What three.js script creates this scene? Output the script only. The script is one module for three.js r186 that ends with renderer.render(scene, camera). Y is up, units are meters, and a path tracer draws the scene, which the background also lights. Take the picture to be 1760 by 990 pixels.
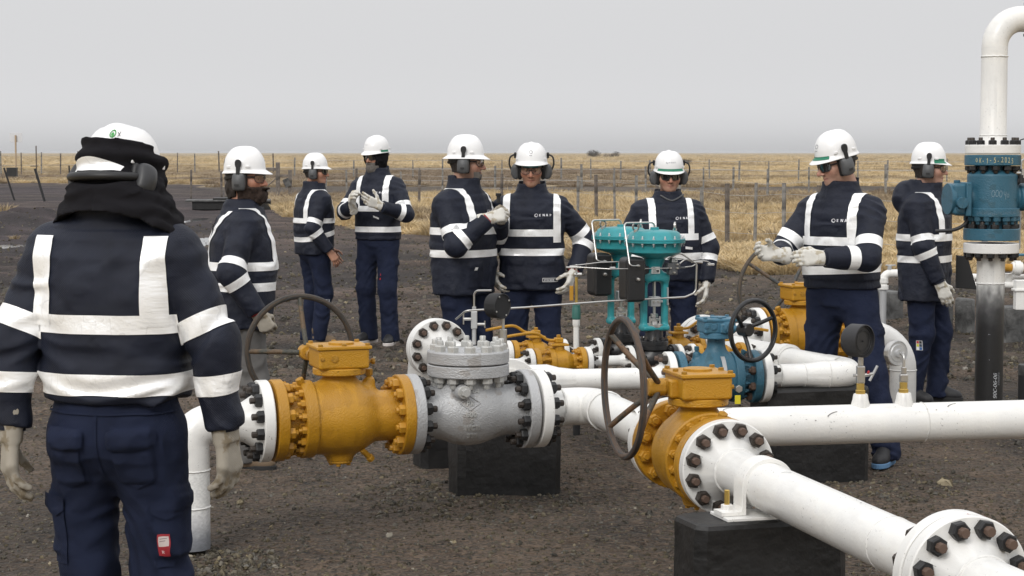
import * as THREE from 'three';
import { RoundedBoxGeometry } from 'three/addons/geometries/RoundedBoxGeometry.js';
import { mergeGeometries, mergeVertices, toCreasedNormals } from 'three/addons/utils/BufferGeometryUtils.js';
import { TextGeometry } from 'three/addons/geometries/TextGeometry.js';
import { FontLoader } from 'three/addons/loaders/FontLoader.js';

// ---------- camera, sky, light ----------
const scene = new THREE.Scene();
const EYE = 1.71, FOC = 3300, PITCH = Math.atan(233 / FOC);   // eye height, focal length in photo pixels
const camera = new THREE.PerspectiveCamera(2 * Math.atan(495 / FOC) * 180 / Math.PI, 16 / 9, 0.1, 20000);
camera.position.set(0, EYE, 0);
camera.rotation.x = -PITCH;
const renderer = new THREE.WebGLRenderer({ antialias: true });
renderer.toneMapping = THREE.LinearToneMapping;
renderer.toneMappingExposure = 1.04;
renderer.shadowMap.enabled = true;
{ // overcast sky: grey at the horizon, brighter towards the zenith
  const W = 256, H = 128, d = new Float32Array(W * H * 4);
  for (let j = 0; j < H; j++) for (let i = 0; i < W; i++) {
    const el = ((j + 0.5) / H - 0.5) * Math.PI, s = Math.sin(el), k = (j * W + i) * 4;
    let L = s > -0.06 ? 0.63 + 0.075 * Math.exp(-Math.max(0, s) * 34) + 0.80 * Math.pow(Math.max(0, s), 1.3) : 0.30;
    d[k] = L * 1.0; d[k + 1] = L * 1.003; d[k + 2] = L * 1.02; d[k + 3] = 1;
  }
  const t = new THREE.DataTexture(d, W, H, THREE.RGBAFormat, THREE.FloatType);
  t.mapping = THREE.EquirectangularReflectionMapping; t.magFilter = THREE.LinearFilter; t.needsUpdate = true;
  scene.background = t; scene.environment = t;
}
const sun = new THREE.DirectionalLight(new THREE.Color(1, 0.97, 0.93), 1.45);
sun.position.set(-12, 22, 20); sun.target.position.set(0, 0, -9);
sun.castShadow = true; sun.shadow.radius = 40; sun.shadow.mapSize.set(2048, 2048);
Object.assign(sun.shadow.camera, { left: -20, right: 20, top: 20, bottom: -20, near: 1, far: 90 });
scene.add(sun, sun.target);
scene.fog = new THREE.FogExp2(new THREE.Color(0.8, 0.81, 0.83), 0.00014);

// ---------- helpers ----------
const V = (x, y, z) => new THREE.Vector3(x, y, z);
function rng(seed) { let s = seed >>> 0; return () => { s = (s + 0x6d2b79f5) | 0; let t = Math.imul(s ^ (s >>> 15), 1 | s); t = (t + Math.imul(t ^ (t >>> 7), 61 | t)) ^ t; return ((t ^ (t >>> 14)) >>> 0) / 4294967296; }; }
const clamp = (x, a, b) => Math.min(b, Math.max(a, x)), lerp = (a, b, t) => a + (b - a) * t;
const sstep = (a, b, x) => { const t = clamp((x - a) / (b - a), 0, 1); return t * t * (3 - 2 * t); };
const HN = new Float32Array(65536); { const r = rng(77); for (let i = 0; i < 65536; i++) HN[i] = r() * 2 - 1; }
const hash3 = (x, y, z) => HN[(Math.imul(x, 374761393) + Math.imul(y, 668265263) + Math.imul(z, 1274126177) ^ (Math.imul(x ^ y, 40503) >>> 3)) & 65535];
function noise(x, y, z) {
  const i = Math.floor(x), j = Math.floor(y), k = Math.floor(z); let u = x - i, v = y - j, w = z - k;
  u = u * u * (3 - 2 * u); v = v * v * (3 - 2 * v); w = w * w * (3 - 2 * w);
  const a = lerp(hash3(i, j, k), hash3(i + 1, j, k), u), b = lerp(hash3(i, j + 1, k), hash3(i + 1, j + 1, k), u);
  const c = lerp(hash3(i, j, k + 1), hash3(i + 1, j, k + 1), u), d = lerp(hash3(i, j + 1, k + 1), hash3(i + 1, j + 1, k + 1), u);
  return lerp(lerp(a, b, v), lerp(c, d, v), w);
}
const fbm = (x, y, z, o = 4) => { let s = 0, a = 0.5; for (let i = 0; i < o; i++) { s += a * noise(x, y, z); x = x * 2.03 + 7.1; y = y * 2.03 + 3.7; z = z * 2.03 + 1.3; a *= 0.5; } return s; };
// world point from the camera geometry: photo pixel plus pixels-per-metre at that distance / plus height above ground
const CP = Math.cos(PITCH), SP = Math.sin(PITCH);
const ray = (px, py) => { const a = (px - 880) / FOC, b = (495 - py) / FOC; return V(a, -SP + b * CP, -CP - b * SP); };
const atS = (px, py, s) => ray(px, py).multiplyScalar(FOC / s).add(camera.position);
const atH = (px, py, h) => { const r = ray(px, py); return r.multiplyScalar((h - EYE) / r.y).add(camera.position); };
const G = (px, py) => atH(px, py, 0);
const atXS = (px, s, h) => { const d = FOC / s; return V((px - 880) / s, h, -(d - (EYE - h) * SP) / CP); };   // pixel column, scale, height

const taken = {};
const numbered = (n) => { const k = taken[n] = (taken[n] ?? -1) + 1; return k ? n + '_' + String(k).padStart(3, '0') : n; };
function tag(o, label, category, group, kind) { o.userData.label = label; if (category) o.userData.category = category; if (group) o.userData.group = group; if (kind) o.userData.kind = kind; return o; }
function thing(name, label, category, pos = [0, 0, 0], turn = 0, group) {
  const o = new THREE.Group(); o.name = numbered(name); scene.add(o);
  if (pos.isVector3) o.position.copy(pos); else o.position.set(...pos);
  o.rotation.y = turn; return tag(o, label, category, group);
}
function part(parent, name, geo, mat, label) {
  const m = new THREE.Mesh(geo, mat); m.name = parent === scene ? numbered(name) : name; m.castShadow = m.receiveShadow = true;
  if (label) m.userData.label = label;
  parent.add(m); return m;
}
const stuff = (m) => { m.userData.kind = 'stuff'; return m; };
const merge = (gs) => { const a = gs.map((g) => { const h = g.index ? g.toNonIndexed() : g.clone(); for (const k of Object.keys(h.attributes)) if (!['position', 'normal', 'uv'].includes(k)) h.deleteAttribute(k); return h; }); return mergeGeometries(a); };
const tf = (g, x = 0, y = 0, z = 0, rx = 0, ry = 0, rz = 0) => { const m = new THREE.Matrix4().makeRotationFromEuler(new THREE.Euler(rx, ry, rz)); m.setPosition(x, y, z); return g.applyMatrix4(m); };
const crease = (g, a = 0.6) => toCreasedNormals(g, a);
// turned shape about +Y from [radius, height] pairs; uv in metres
function lathe(prof, seg = 32, ang = 0.6) {
  const g = new THREE.LatheGeometry(prof.map((p) => new THREE.Vector2(Math.max(p[0], 1e-4), p[1])), seg), uv = g.attributes.uv, ps = g.attributes.position;
  for (let i = 0; i < uv.count; i++) { const r = Math.hypot(ps.getX(i), ps.getZ(i)); uv.setXY(i, uv.getX(i) * Math.PI * 2 * 0.1, ps.getY(i) + (r - 0.1)); }
  return crease(g, ang);
}
const latheX = (prof, seg, ang) => lathe(prof, seg, ang).rotateZ(-Math.PI / 2);   // +Y -> +X
const latheZ = (prof, seg, ang) => lathe(prof, seg, ang).rotateX(Math.PI / 2);
const box = (w, h, d, r = 0.006, s = 2) => { const g = new RoundedBoxGeometry(w, h, d, s, Math.min(r, w / 2.01, h / 2.01, d / 2.01)); boxUV(g); return g; };
const cyl = (r, h, seg = 20, r2 = r) => lathe([[0, -h / 2], [r - 0.002 > 0 ? r - 0.002 : r * 0.8, -h / 2], [r, -h / 2 + 0.002], [r2, h / 2 - 0.002], [r2 - 0.002 > 0 ? r2 - 0.002 : r2 * 0.8, h / 2], [0, h / 2]], seg);
// box-projected uv in metres; on indexed surfaces each triangle keeps one projection (vertices are split along the seams, normals kept)
function boxUV(g) {
  let p = g.attributes.position, n = g.attributes.normal; const pick = (x, y, z) => { x = Math.abs(x); y = Math.abs(y); z = Math.abs(z); return x > y && x > z ? 0 : y > z ? 1 : 2; }, U2 = [];
  const put = (x, y, z, a) => a === 0 ? U2.push(z, y) : a === 1 ? U2.push(x, z) : U2.push(x, y);
  if (g.index) {
    const ix = g.index.array, P = [], N = [], I = [], map = new Map();
    for (let t = 0; t < ix.length; t += 3) { let nx = 0, ny = 0, nz = 0; for (let q = 0; q < 3; q++) { nx += n.getX(ix[t + q]); ny += n.getY(ix[t + q]); nz += n.getZ(ix[t + q]); } const a = pick(nx, ny, nz); for (let q = 0; q < 3; q++) { const v = ix[t + q], key = v * 3 + a; let m = map.get(key); if (m === undefined) { m = P.length / 3; map.set(key, m); P.push(p.getX(v), p.getY(v), p.getZ(v)); N.push(n.getX(v), n.getY(v), n.getZ(v)); put(p.getX(v), p.getY(v), p.getZ(v), a); } I.push(m); } }
    g.setIndex(I); g.setAttribute('position', new THREE.Float32BufferAttribute(P, 3)); g.setAttribute('normal', new THREE.Float32BufferAttribute(N, 3));
  } else for (let i = 0; i < p.count; i += 3) { let nx = 0, ny = 0, nz = 0; for (let q = 0; q < 3; q++) { nx += n.getX(i + q); ny += n.getY(i + q); nz += n.getZ(i + q); } const a = pick(nx, ny, nz); for (let q = 0; q < 3; q++) put(p.getX(i + q), p.getY(i + q), p.getZ(i + q), a); }
  g.setAttribute('uv', new THREE.Float32BufferAttribute(U2, 2)); return g;
}
function tube(pts, r, seg = 10, n = pts.length * 6, closed = false, type = 'centripetal') {
  const c = new THREE.CatmullRomCurve3(pts.map((p) => p.isVector3 ? p : V(...p)), closed, type), g = new THREE.TubeGeometry(c, n, r, seg, closed), L = c.getLength(), uv = g.attributes.uv;
  for (let i = 0; i < uv.count; i++) uv.setXY(i, uv.getX(i) * L, uv.getY(i) * 2 * Math.PI * r);
  return g;
}
// straight runs joined by rounded corners of radius R
function bentTube(pts, r, R, seg = 12) {
  pts = pts.map((p) => p.isVector3 ? p : V(...p)); const path = new THREE.CurvePath();
  let at = pts[0];
  for (let i = 1; i < pts.length; i++) {
    if (i === pts.length - 1) { path.add(new THREE.LineCurve3(at, pts[i])); break; }
    const a = pts[i].clone().sub(at).normalize(), b = pts[i + 1].clone().sub(pts[i]).normalize(), th = Math.acos(clamp(a.dot(b), -1, 1)), k = Math.min(R * Math.tan(th / 2), pts[i].distanceTo(at) * 0.95, pts[i + 1].distanceTo(pts[i]) * 0.48);
    const p = pts[i].clone().addScaledVector(a, -k), q = pts[i].clone().addScaledVector(b, k);
    path.add(new THREE.LineCurve3(at, p)); const c = new THREE.CubicBezierCurve3(p, p.clone().addScaledVector(a, k * 0.5523), q.clone().addScaledVector(b, -k * 0.5523), q); path.add(c); at = q;
  }
  const gs = path.curves.filter((c) => c.getLength() > 1e-5).map((c) => { const g = new THREE.TubeGeometry(c, c.isLineCurve3 ? 1 : 10, r, seg, false), L = c.getLength(), uv = g.attributes.uv; for (let i = 0; i < uv.count; i++) uv.setXY(i, uv.getX(i) * L, uv.getY(i) * 2 * Math.PI * r); return g; });
  return merge(gs);
}
const rod = (a, b, r, r2 = r, seg = 10) => { const d = V(...b).sub(V(...a)), L = d.length(), g = new THREE.CylinderGeometry(r2, r, L, seg); g.translate(0, L / 2, 0); g.applyQuaternion(new THREE.Quaternion().setFromUnitVectors(V(0, 1, 0), d.normalize())); return g.translate(...a); };
// ---- fields and their surfaces (surface nets), negative inside ----
const smin = (a, b, k) => { const h = Math.max(k - Math.abs(a - b), 0) / k; return Math.min(a, b) - h * h * k * 0.25; };
const smax = (a, b, k) => -smin(-a, -b, k);
function cone(x, y, z, a, b, ra, rb) {
  const bx = b[0] - a[0], by = b[1] - a[1], bz = b[2] - a[2], px = x - a[0], py = y - a[1], pz = z - a[2];
  const t = clamp((px * bx + py * by + pz * bz) / (bx * bx + by * by + bz * bz), 0, 1), dx = px - bx * t, dy = py - by * t, dz = pz - bz * t;
  return Math.sqrt(dx * dx + dy * dy + dz * dz) - (ra + (rb - ra) * t);
}
const along = (x, y, z, a, b) => ((x - a[0]) * (b[0] - a[0]) + (y - a[1]) * (b[1] - a[1]) + (z - a[2]) * (b[2] - a[2])) / Math.hypot(b[0] - a[0], b[1] - a[1], b[2] - a[2]);
const ell = (x, y, z, c, r) => { const k = Math.hypot((x - c[0]) / r[0], (y - c[1]) / r[1], (z - c[2]) / r[2]); return (k - 1) * Math.min(r[0], r[1], r[2]); };
const rbox = (x, y, z, c, h, r) => { const a = Math.abs(x - c[0]) - h[0] + r, b = Math.abs(y - c[1]) - h[1] + r, d = Math.abs(z - c[2]) - h[2] + r; return Math.hypot(Math.max(a, 0), Math.max(b, 0), Math.max(d, 0)) + Math.min(Math.max(a, b, d), 0) - r; };
const cylX = (x, y, z, x0, x1, r, e = 0.006) => { const a = Math.hypot(y, z) - r + e, b = Math.abs(x - (x0 + x1) / 2) - (x1 - x0) / 2 + e; return Math.hypot(Math.max(a, 0), Math.max(b, 0)) + Math.min(Math.max(a, b), 0) - e; };
const cylY = (x, y, z, y0, y1, r, e) => cylX(y, x, z, y0, y1, r, e);
const cylZ = (x, y, z, z0, z1, r, e) => cylX(z, x, y, z0, z1, r, e);
function snet(f, lo, hi, c, skip = true) {
  const n = [0, 1, 2].map((i) => Math.ceil((hi[i] - lo[i]) / c) + 2), [nx, ny, nz] = n, val = new Float32Array(nx * ny * nz), B = 6;
  const at = (i, j, k) => (k * ny + j) * nx + i;
  for (let kb = 0; kb < nz; kb += B) for (let jb = 0; jb < ny; jb += B) for (let ib = 0; ib < nx; ib += B) {
    const ie = Math.min(ib + B, nx), je = Math.min(jb + B, ny), ke = Math.min(kb + B, nz);
    const d = skip ? f(lo[0] + (ib + ie - 1) / 2 * c, lo[1] + (jb + je - 1) / 2 * c, lo[2] + (kb + ke - 1) / 2 * c) : 0, far = skip && Math.abs(d) > B * c * 0.87 * 1.6 + 0.015;
    for (let k = kb; k < ke; k++) for (let j = jb; j < je; j++) for (let i = ib; i < ie; i++) val[at(i, j, k)] = far ? d : f(lo[0] + i * c, lo[1] + j * c, lo[2] + k * c);
  }
  const vid = new Int32Array(nx * ny * nz).fill(-1), P = [], I = [], cs = new Float64Array(8);
  const E = [[0, 1], [2, 3], [4, 5], [6, 7], [0, 2], [1, 3], [4, 6], [5, 7], [0, 4], [1, 5], [2, 6], [3, 7]];
  for (let k = 0; k < nz - 1; k++) for (let j = 0; j < ny - 1; j++) for (let i = 0; i < nx - 1; i++) {
    let m = 0; for (let q = 0; q < 8; q++) { const v = val[at(i + (q & 1), j + (q >> 1 & 1), k + (q >> 2))]; cs[q] = v; if (v < 0) m |= 1 << q; }
    if (m === 0 || m === 255) continue;
    let x = 0, y = 0, z = 0, w = 0;
    for (const [a, b] of E) if ((cs[a] < 0) !== (cs[b] < 0)) { const t = cs[a] / (cs[a] - cs[b]); x += lerp(a & 1, b & 1, t); y += lerp(a >> 1 & 1, b >> 1 & 1, t); z += lerp(a >> 2, b >> 2, t); w++; }
    vid[at(i, j, k)] = P.length / 3; P.push(lo[0] + (i + x / w) * c, lo[1] + (j + y / w) * c, lo[2] + (k + z / w) * c);
  }
  const quad = (a, b, d, e, flip) => { if (a < 0 || b < 0 || d < 0 || e < 0) return; flip ? I.push(a, d, b, a, e, d) : I.push(a, b, d, a, d, e); };
  for (let k = 1; k < nz - 1; k++) for (let j = 1; j < ny - 1; j++) for (let i = 1; i < nx - 1; i++) {
    const s = val[at(i, j, k)] < 0;
    if (s !== (val[at(i + 1, j, k)] < 0)) quad(vid[at(i, j - 1, k - 1)], vid[at(i, j, k - 1)], vid[at(i, j, k)], vid[at(i, j - 1, k)], !s);
    if (s !== (val[at(i, j + 1, k)] < 0)) quad(vid[at(i - 1, j, k - 1)], vid[at(i - 1, j, k)], vid[at(i, j, k)], vid[at(i, j, k - 1)], !s);
    if (s !== (val[at(i, j, k + 1)] < 0)) quad(vid[at(i - 1, j - 1, k)], vid[at(i, j - 1, k)], vid[at(i, j, k)], vid[at(i - 1, j, k)], !s);
  }
  const g = new THREE.BufferGeometry(); g.setAttribute('position', new THREE.Float32BufferAttribute(P, 3)); g.setIndex(I); g.computeVertexNormals(); boxUV(g); return g;
}
// the piece of a surface where every fn(x,y,z) > 0, lifted along its normals; uvFn gives uv
function cutPatch(geo, fns, lift = 0.003, uvFn) {
  const p = geo.attributes.position, nn = geo.attributes.normal, N = p.count, vals = fns.map((f) => { const a = new Float32Array(N); for (let i = 0; i < N; i++) a[i] = f(p.getX(i), p.getY(i), p.getZ(i)); return a; });
  const ix = geo.index.array, P = [], Nn = [], U = [];
  for (let t = 0; t < ix.length; t += 3) {
    let poly = null, out = false;
    for (const v of vals) if (v[ix[t]] <= 0 && v[ix[t + 1]] <= 0 && v[ix[t + 2]] <= 0) { out = true; break; }
    if (out) continue;
    poly = [0, 1, 2].map((q) => { const i = ix[t + q]; return [p.getX(i), p.getY(i), p.getZ(i), nn.getX(i), nn.getY(i), nn.getZ(i), ...vals.map((v) => v[i])]; });
    for (let c = 0; c < vals.length && poly.length; c++) {
      const o = [], q = 6 + c;
      for (let i = 0; i < poly.length; i++) { const a = poly[i], b = poly[(i + 1) % poly.length]; if (a[q] > 0) o.push(a); if ((a[q] > 0) !== (b[q] > 0)) { const s = a[q] / (a[q] - b[q]); o.push(a.map((x, m) => x + (b[m] - x) * s)); } }
      poly = o;
    }
    for (let i = 2; i < poly.length; i++) for (const v of [poly[0], poly[i - 1], poly[i]]) {
      const l = Math.hypot(v[3], v[4], v[5]) || 1; P.push(v[0] + v[3] / l * lift, v[1] + v[4] / l * lift, v[2] + v[5] / l * lift); Nn.push(v[3] / l, v[4] / l, v[5] / l); U.push(...(uvFn ? uvFn(v[0], v[1], v[2]) : [v[0] + v[2], v[1]]));
    }
  }
  if (!P.length) return null;
  const g = new THREE.BufferGeometry(); g.setAttribute('position', new THREE.Float32BufferAttribute(P, 3)); g.setAttribute('normal', new THREE.Float32BufferAttribute(Nn, 3)); g.setAttribute('uv', new THREE.Float32BufferAttribute(U, 2));
  return g;
}
// ---------- materials ----------
const lin = (r, g, b) => new THREE.Color().setRGB(r, g, b);
function dataTex(n, fn, srgb = false, rep = 1) {
  const d = new Uint8Array(n * n * 4);
  for (let j = 0; j < n; j++) for (let i = 0; i < n; i++) { const c = fn(i / n, j / n), k = (j * n + i) * 4; d[k] = clamp(c[0], 0, 1) * 255; d[k + 1] = clamp(c[1], 0, 1) * 255; d[k + 2] = clamp(c[2], 0, 1) * 255; d[k + 3] = 255; }
  const t = new THREE.DataTexture(d, n, n); t.wrapS = t.wrapT = THREE.RepeatWrapping; t.magFilter = THREE.LinearFilter; t.minFilter = THREE.LinearMipmapLinearFilter; if (srgb) t.colorSpace = THREE.SRGBColorSpace; t.repeat.set(rep, rep); t.needsUpdate = true; return t;
}
// tileable noise on a torus-like lattice
function tnoise(u, v, f, s = 0) { const x = u * f, y = v * f, i = Math.floor(x), j = Math.floor(y); let a = x - i, b = y - j; a = a * a * (3 - 2 * a); b = b * b * (3 - 2 * b); const h = (p, q) => hash3(((p % f) + f) % f + s * 57, ((q % f) + f) % f, s); return lerp(lerp(h(i, j), h(i + 1, j), a), lerp(h(i, j + 1), h(i + 1, j + 1), a), b); }
const tfbm = (u, v, f, o, s) => { let r = 0, a = 0.5; for (let k = 0; k < o; k++) { r += a * tnoise(u, v, f << k, s + k); a *= 0.5; } return r; };
const T = {
  // paint: faint dirt clouds, small chips
  paint: dataTex(512, (u, v) => { const c = tfbm(u, v, 4, 5, 1), chip = tnoise(u, v, 128, 9) > 0.86 && tnoise(u, v, 14, 11) > 0.2 ? 0.4 : 1, streak = tnoise(u, v * 0.25, 32, 4); const l = (0.965 + c * 0.11 + Math.min(0, streak * 0.05)) * chip; return [l, l * (1 - Math.max(0, c) * 0.02), l * (1 - Math.max(0, c) * 0.05)]; }, false, 2),
  paintBump: dataTex(512, (u, v) => { const c = 0.5 + tfbm(u, v, 24, 4, 21) * 0.6; return [c, c, c]; }, false, 4),
  cast: dataTex(512, (u, v) => { const c = 0.5 + tfbm(u, v, 48, 3, 31) * 0.8; return [c, c, c]; }, false, 5),
  wear: dataTex(512, (u, v) => { const c = tfbm(u, v, 6, 5, 41), r = sstep(0.30, 0.46, c) * 0.6; return [lerp(0.96 + c * 0.1, 0.52, r * 0.7), lerp(0.96 + c * 0.1, 0.42, r * 0.7), lerp(0.96 + c * 0.1, 0.33, r * 0.7)]; }, false, 3),
  grime: dataTex(512, (u, v) => { const c = tfbm(u, v, 5, 6, 141), st = tnoise(u, v * 0.2, 24, 147), chip = tnoise(u, v, 110, 149) > 0.87 && tnoise(u, v, 10, 143) > 0.1 ? 0.45 : 1, k = sstep(0.02, 0.35, c + st * 0.12) * 0.16; return [(0.98 - k) * chip, (0.98 - k * 1.1) * chip, (0.98 - k * 1.2) * Math.max(chip, 0.7)]; }, false, 2.2),
  rust: dataTex(512, (u, v) => { const c = tfbm(u, v, 5, 5, 51), d = tfbm(u, v, 40, 3, 57), k = sstep(-0.18, 0.22, c + d * 0.3); return [lerp(0.055, 0.10, k) + d * 0.04, lerp(0.053, 0.065, k) + d * 0.03, lerp(0.052, 0.044, k) + d * 0.02]; }, false, 3),
  conc: dataTex(512, (u, v) => { const c = tfbm(u, v, 5, 6, 61), sp = tnoise(u, v, 128, 67) > 0.9 ? 0.12 : 0, st = Math.max(0, tnoise(u, v * 0.15, 24, 69)) * 0.5; const l = 0.55 + c * 0.9 + sp + st * 0.4; return [l, l, l]; }, false, 1.5),
  concBump: dataTex(512, (u, v) => { const c = 0.5 + tfbm(u, v, 20, 5, 71) * 0.9; return [c, c, c]; }, false, 1.5),
  cloth: dataTex(512, (u, v) => { const c = 0.5 + tfbm(u, v, 6, 5, 81) * 0.7 + ((Math.sin(u * 512 * 0.7) * Math.sin(v * 512 * 0.7)) * 0.06); return [c, c, c]; }, false, 2.5),
  clothCol: dataTex(256, (u, v) => { const c = 0.93 + tfbm(u, v, 6, 4, 86) * 0.35; return [c, c, c * 1.0]; }, false, 2),
  glove: dataTex(512, (u, v) => { const c = tfbm(u, v, 5, 5, 91), k = sstep(0.02, 0.35, c); return [lerp(1, 0.66, k), lerp(1, 0.6, k), lerp(1, 0.5, k)]; }, false, 7),
  tape: dataTex(512, (u, v) => { const c = tfbm(u, v, 4, 4, 95), cr = Math.abs(tnoise(u, v * 0.3, 20, 99)) < 0.03 ? 0.88 : 1, l = (0.97 + c * 0.09) * cr; return [l, l * 0.995, l * 0.985]; }, false, 2.5),
};
const std = (c, rough = 0.5, o = {}) => new THREE.MeshStandardMaterial({ color: lin(...c), roughness: rough, side: THREE.DoubleSide, ...o });
const phys = (c, rough, o = {}) => new THREE.MeshPhysicalMaterial({ color: lin(...c), roughness: rough, side: THREE.DoubleSide, ...o });
const M = {
  white: new THREE.MeshPhysicalMaterial({ color: lin(0.80, 0.795, 0.77), roughness: 0.38, map: T.paint, bumpMap: T.paintBump, bumpScale: 0.0006, clearcoat: 0.25, clearcoatRoughness: 0.25 }),
  yellow: std([0.48, 0.238, 0.012], 0.42, { map: T.grime, bumpMap: T.cast, bumpScale: 0.0014 }),
  yellowNut: std([0.46, 0.225, 0.015], 0.5, { map: T.paint }),
  grey: std([0.44, 0.445, 0.45], 0.42, { map: T.wear, bumpMap: T.cast, bumpScale: 0.0016, metalness: 0.25 }),
  greyNut: std([0.5, 0.5, 0.48], 0.45, { map: T.wear, metalness: 0.3 }),
  blue: std([0.032, 0.120, 0.178], 0.42, { map: T.wear, bumpMap: T.cast, bumpScale: 0.0014 }),
  blueLight: std([0.055, 0.170, 0.255], 0.42, { map: T.wear, bumpMap: T.cast, bumpScale: 0.0014 }),
  teal: std([0.026, 0.275, 0.305], 0.36, { map: T.grime, bumpMap: T.paintBump, bumpScale: 0.0006 }),
  steel: std([0.55, 0.54, 0.52], 0.28, { metalness: 0.9 }),
  galv: std([0.5, 0.51, 0.52], 0.5, { metalness: 0.5, map: T.paint }),
  brass: std([0.6, 0.42, 0.12], 0.35, { metalness: 0.8 }),
  black: std([0.014, 0.014, 0.015], 0.38, { bumpMap: T.paintBump, bumpScale: 0.0004 }),
  blackMatte: std([0.016, 0.016, 0.017], 0.75),
  blackPlastic: std([0.02, 0.02, 0.022], 0.5),
  nut: std([0.045, 0.036, 0.03], 0.55, { map: T.wear, metalness: 0.35 }),
  nutBlack: std([0.02, 0.02, 0.021], 0.5, { metalness: 0.3 }),
  stud: std([0.10, 0.062, 0.044], 0.7, { map: T.wear }),
  rust: std([1, 1, 1], 0.62, { map: T.rust, bumpMap: T.cast, bumpScale: 0.001 }),
  concBlack: std([0.0115, 0.011, 0.011], 0.5, { map: T.conc, bumpMap: T.concBump, bumpScale: 0.0022 }),
  concGrey: std([0.135, 0.135, 0.132], 0.8, { map: T.conc, bumpMap: T.concBump, bumpScale: 0.006 }),
  wood: std([0.22, 0.19, 0.165], 0.9, { map: T.conc }),
  woodGrey: std([0.33, 0.32, 0.30], 0.9, { map: T.conc }),
  // clothes
  navy: phys([0.0105, 0.0138, 0.0275], 0.6, { specularIntensity: 0.6, bumpMap: T.cloth, bumpScale: 0.009, map: T.clothCol }),
  trouser: phys([0.0140, 0.0195, 0.044], 0.85, { specularIntensity: 0.35, bumpMap: T.cloth, bumpScale: 0.010, map: T.clothCol }),
  greyTrouser: std([0.13, 0.125, 0.12], 0.9, { bumpMap: T.cloth, bumpScale: 0.005, map: T.clothCol }),
  fleece: phys([0.0105, 0.0100, 0.0120], 0.95, { specularIntensity: 0.25, bumpMap: T.cloth, bumpScale: 0.005 }),
  tape: std([0.97, 0.98, 0.99], 0.34, { map: T.tape, metalness: 0.18, bumpMap: T.paintBump, bumpScale: 0.0012 }),
  glove: std([0.62, 0.605, 0.56], 0.85, { map: T.glove, bumpMap: T.cloth, bumpScale: 0.004 }),
  gloveDirty: std([0.33, 0.30, 0.25], 0.9, { map: T.glove, bumpMap: T.cloth, bumpScale: 0.004 }),
  helmet: new THREE.MeshPhysicalMaterial({ color: lin(0.83, 0.83, 0.83), roughness: 0.32, clearcoat: 0.3, clearcoatRoughness: 0.2, side: THREE.DoubleSide }),
  green: std([0.01, 0.18, 0.10], 0.5), red: std([0.4, 0.02, 0.025], 0.6), redDark: std([0.25, 0.02, 0.025], 0.8),
  muff: std([0.085, 0.088, 0.092], 0.5), muffDark: std([0.030, 0.031, 0.034], 0.45), muffBlack: std([0.010, 0.010, 0.011], 0.5),
  lens: new THREE.MeshPhysicalMaterial({ color: lin(0.012, 0.012, 0.014), roughness: 0.08, clearcoat: 1, side: THREE.DoubleSide }),
  clearLens: new THREE.MeshPhysicalMaterial({ color: lin(0.93, 0.94, 0.95), roughness: 0.04, transmission: 1, thickness: 0, side: THREE.DoubleSide }),
  hair: std([0.02, 0.014, 0.011], 0.8), beard: std([0.028, 0.016, 0.011], 0.95, { bumpMap: T.paintBump, bumpScale: 0.0025 }), greyBeard: std([0.12, 0.108, 0.098], 0.95, { bumpMap: T.paintBump, bumpScale: 0.0025 }),
  eye: std([0.7, 0.68, 0.64], 0.2), iris: std([0.03, 0.018, 0.01], 0.15),
  sole: std([0.02, 0.02, 0.02], 0.8), bootTan: std([0.17, 0.12, 0.075], 0.8, { map: T.clothCol }), bootBlack: std([0.016, 0.016, 0.018], 0.6), soleBlue: std([0.10, 0.21, 0.36], 0.7), soleWhite: std([0.6, 0.55, 0.52], 0.7),
  greenPlastic: std([0.03, 0.13, 0.11], 0.5), skin: new THREE.MeshPhysicalMaterial({ color: 0xffffff, vertexColors: true, roughness: 0.55 }),
};
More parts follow.
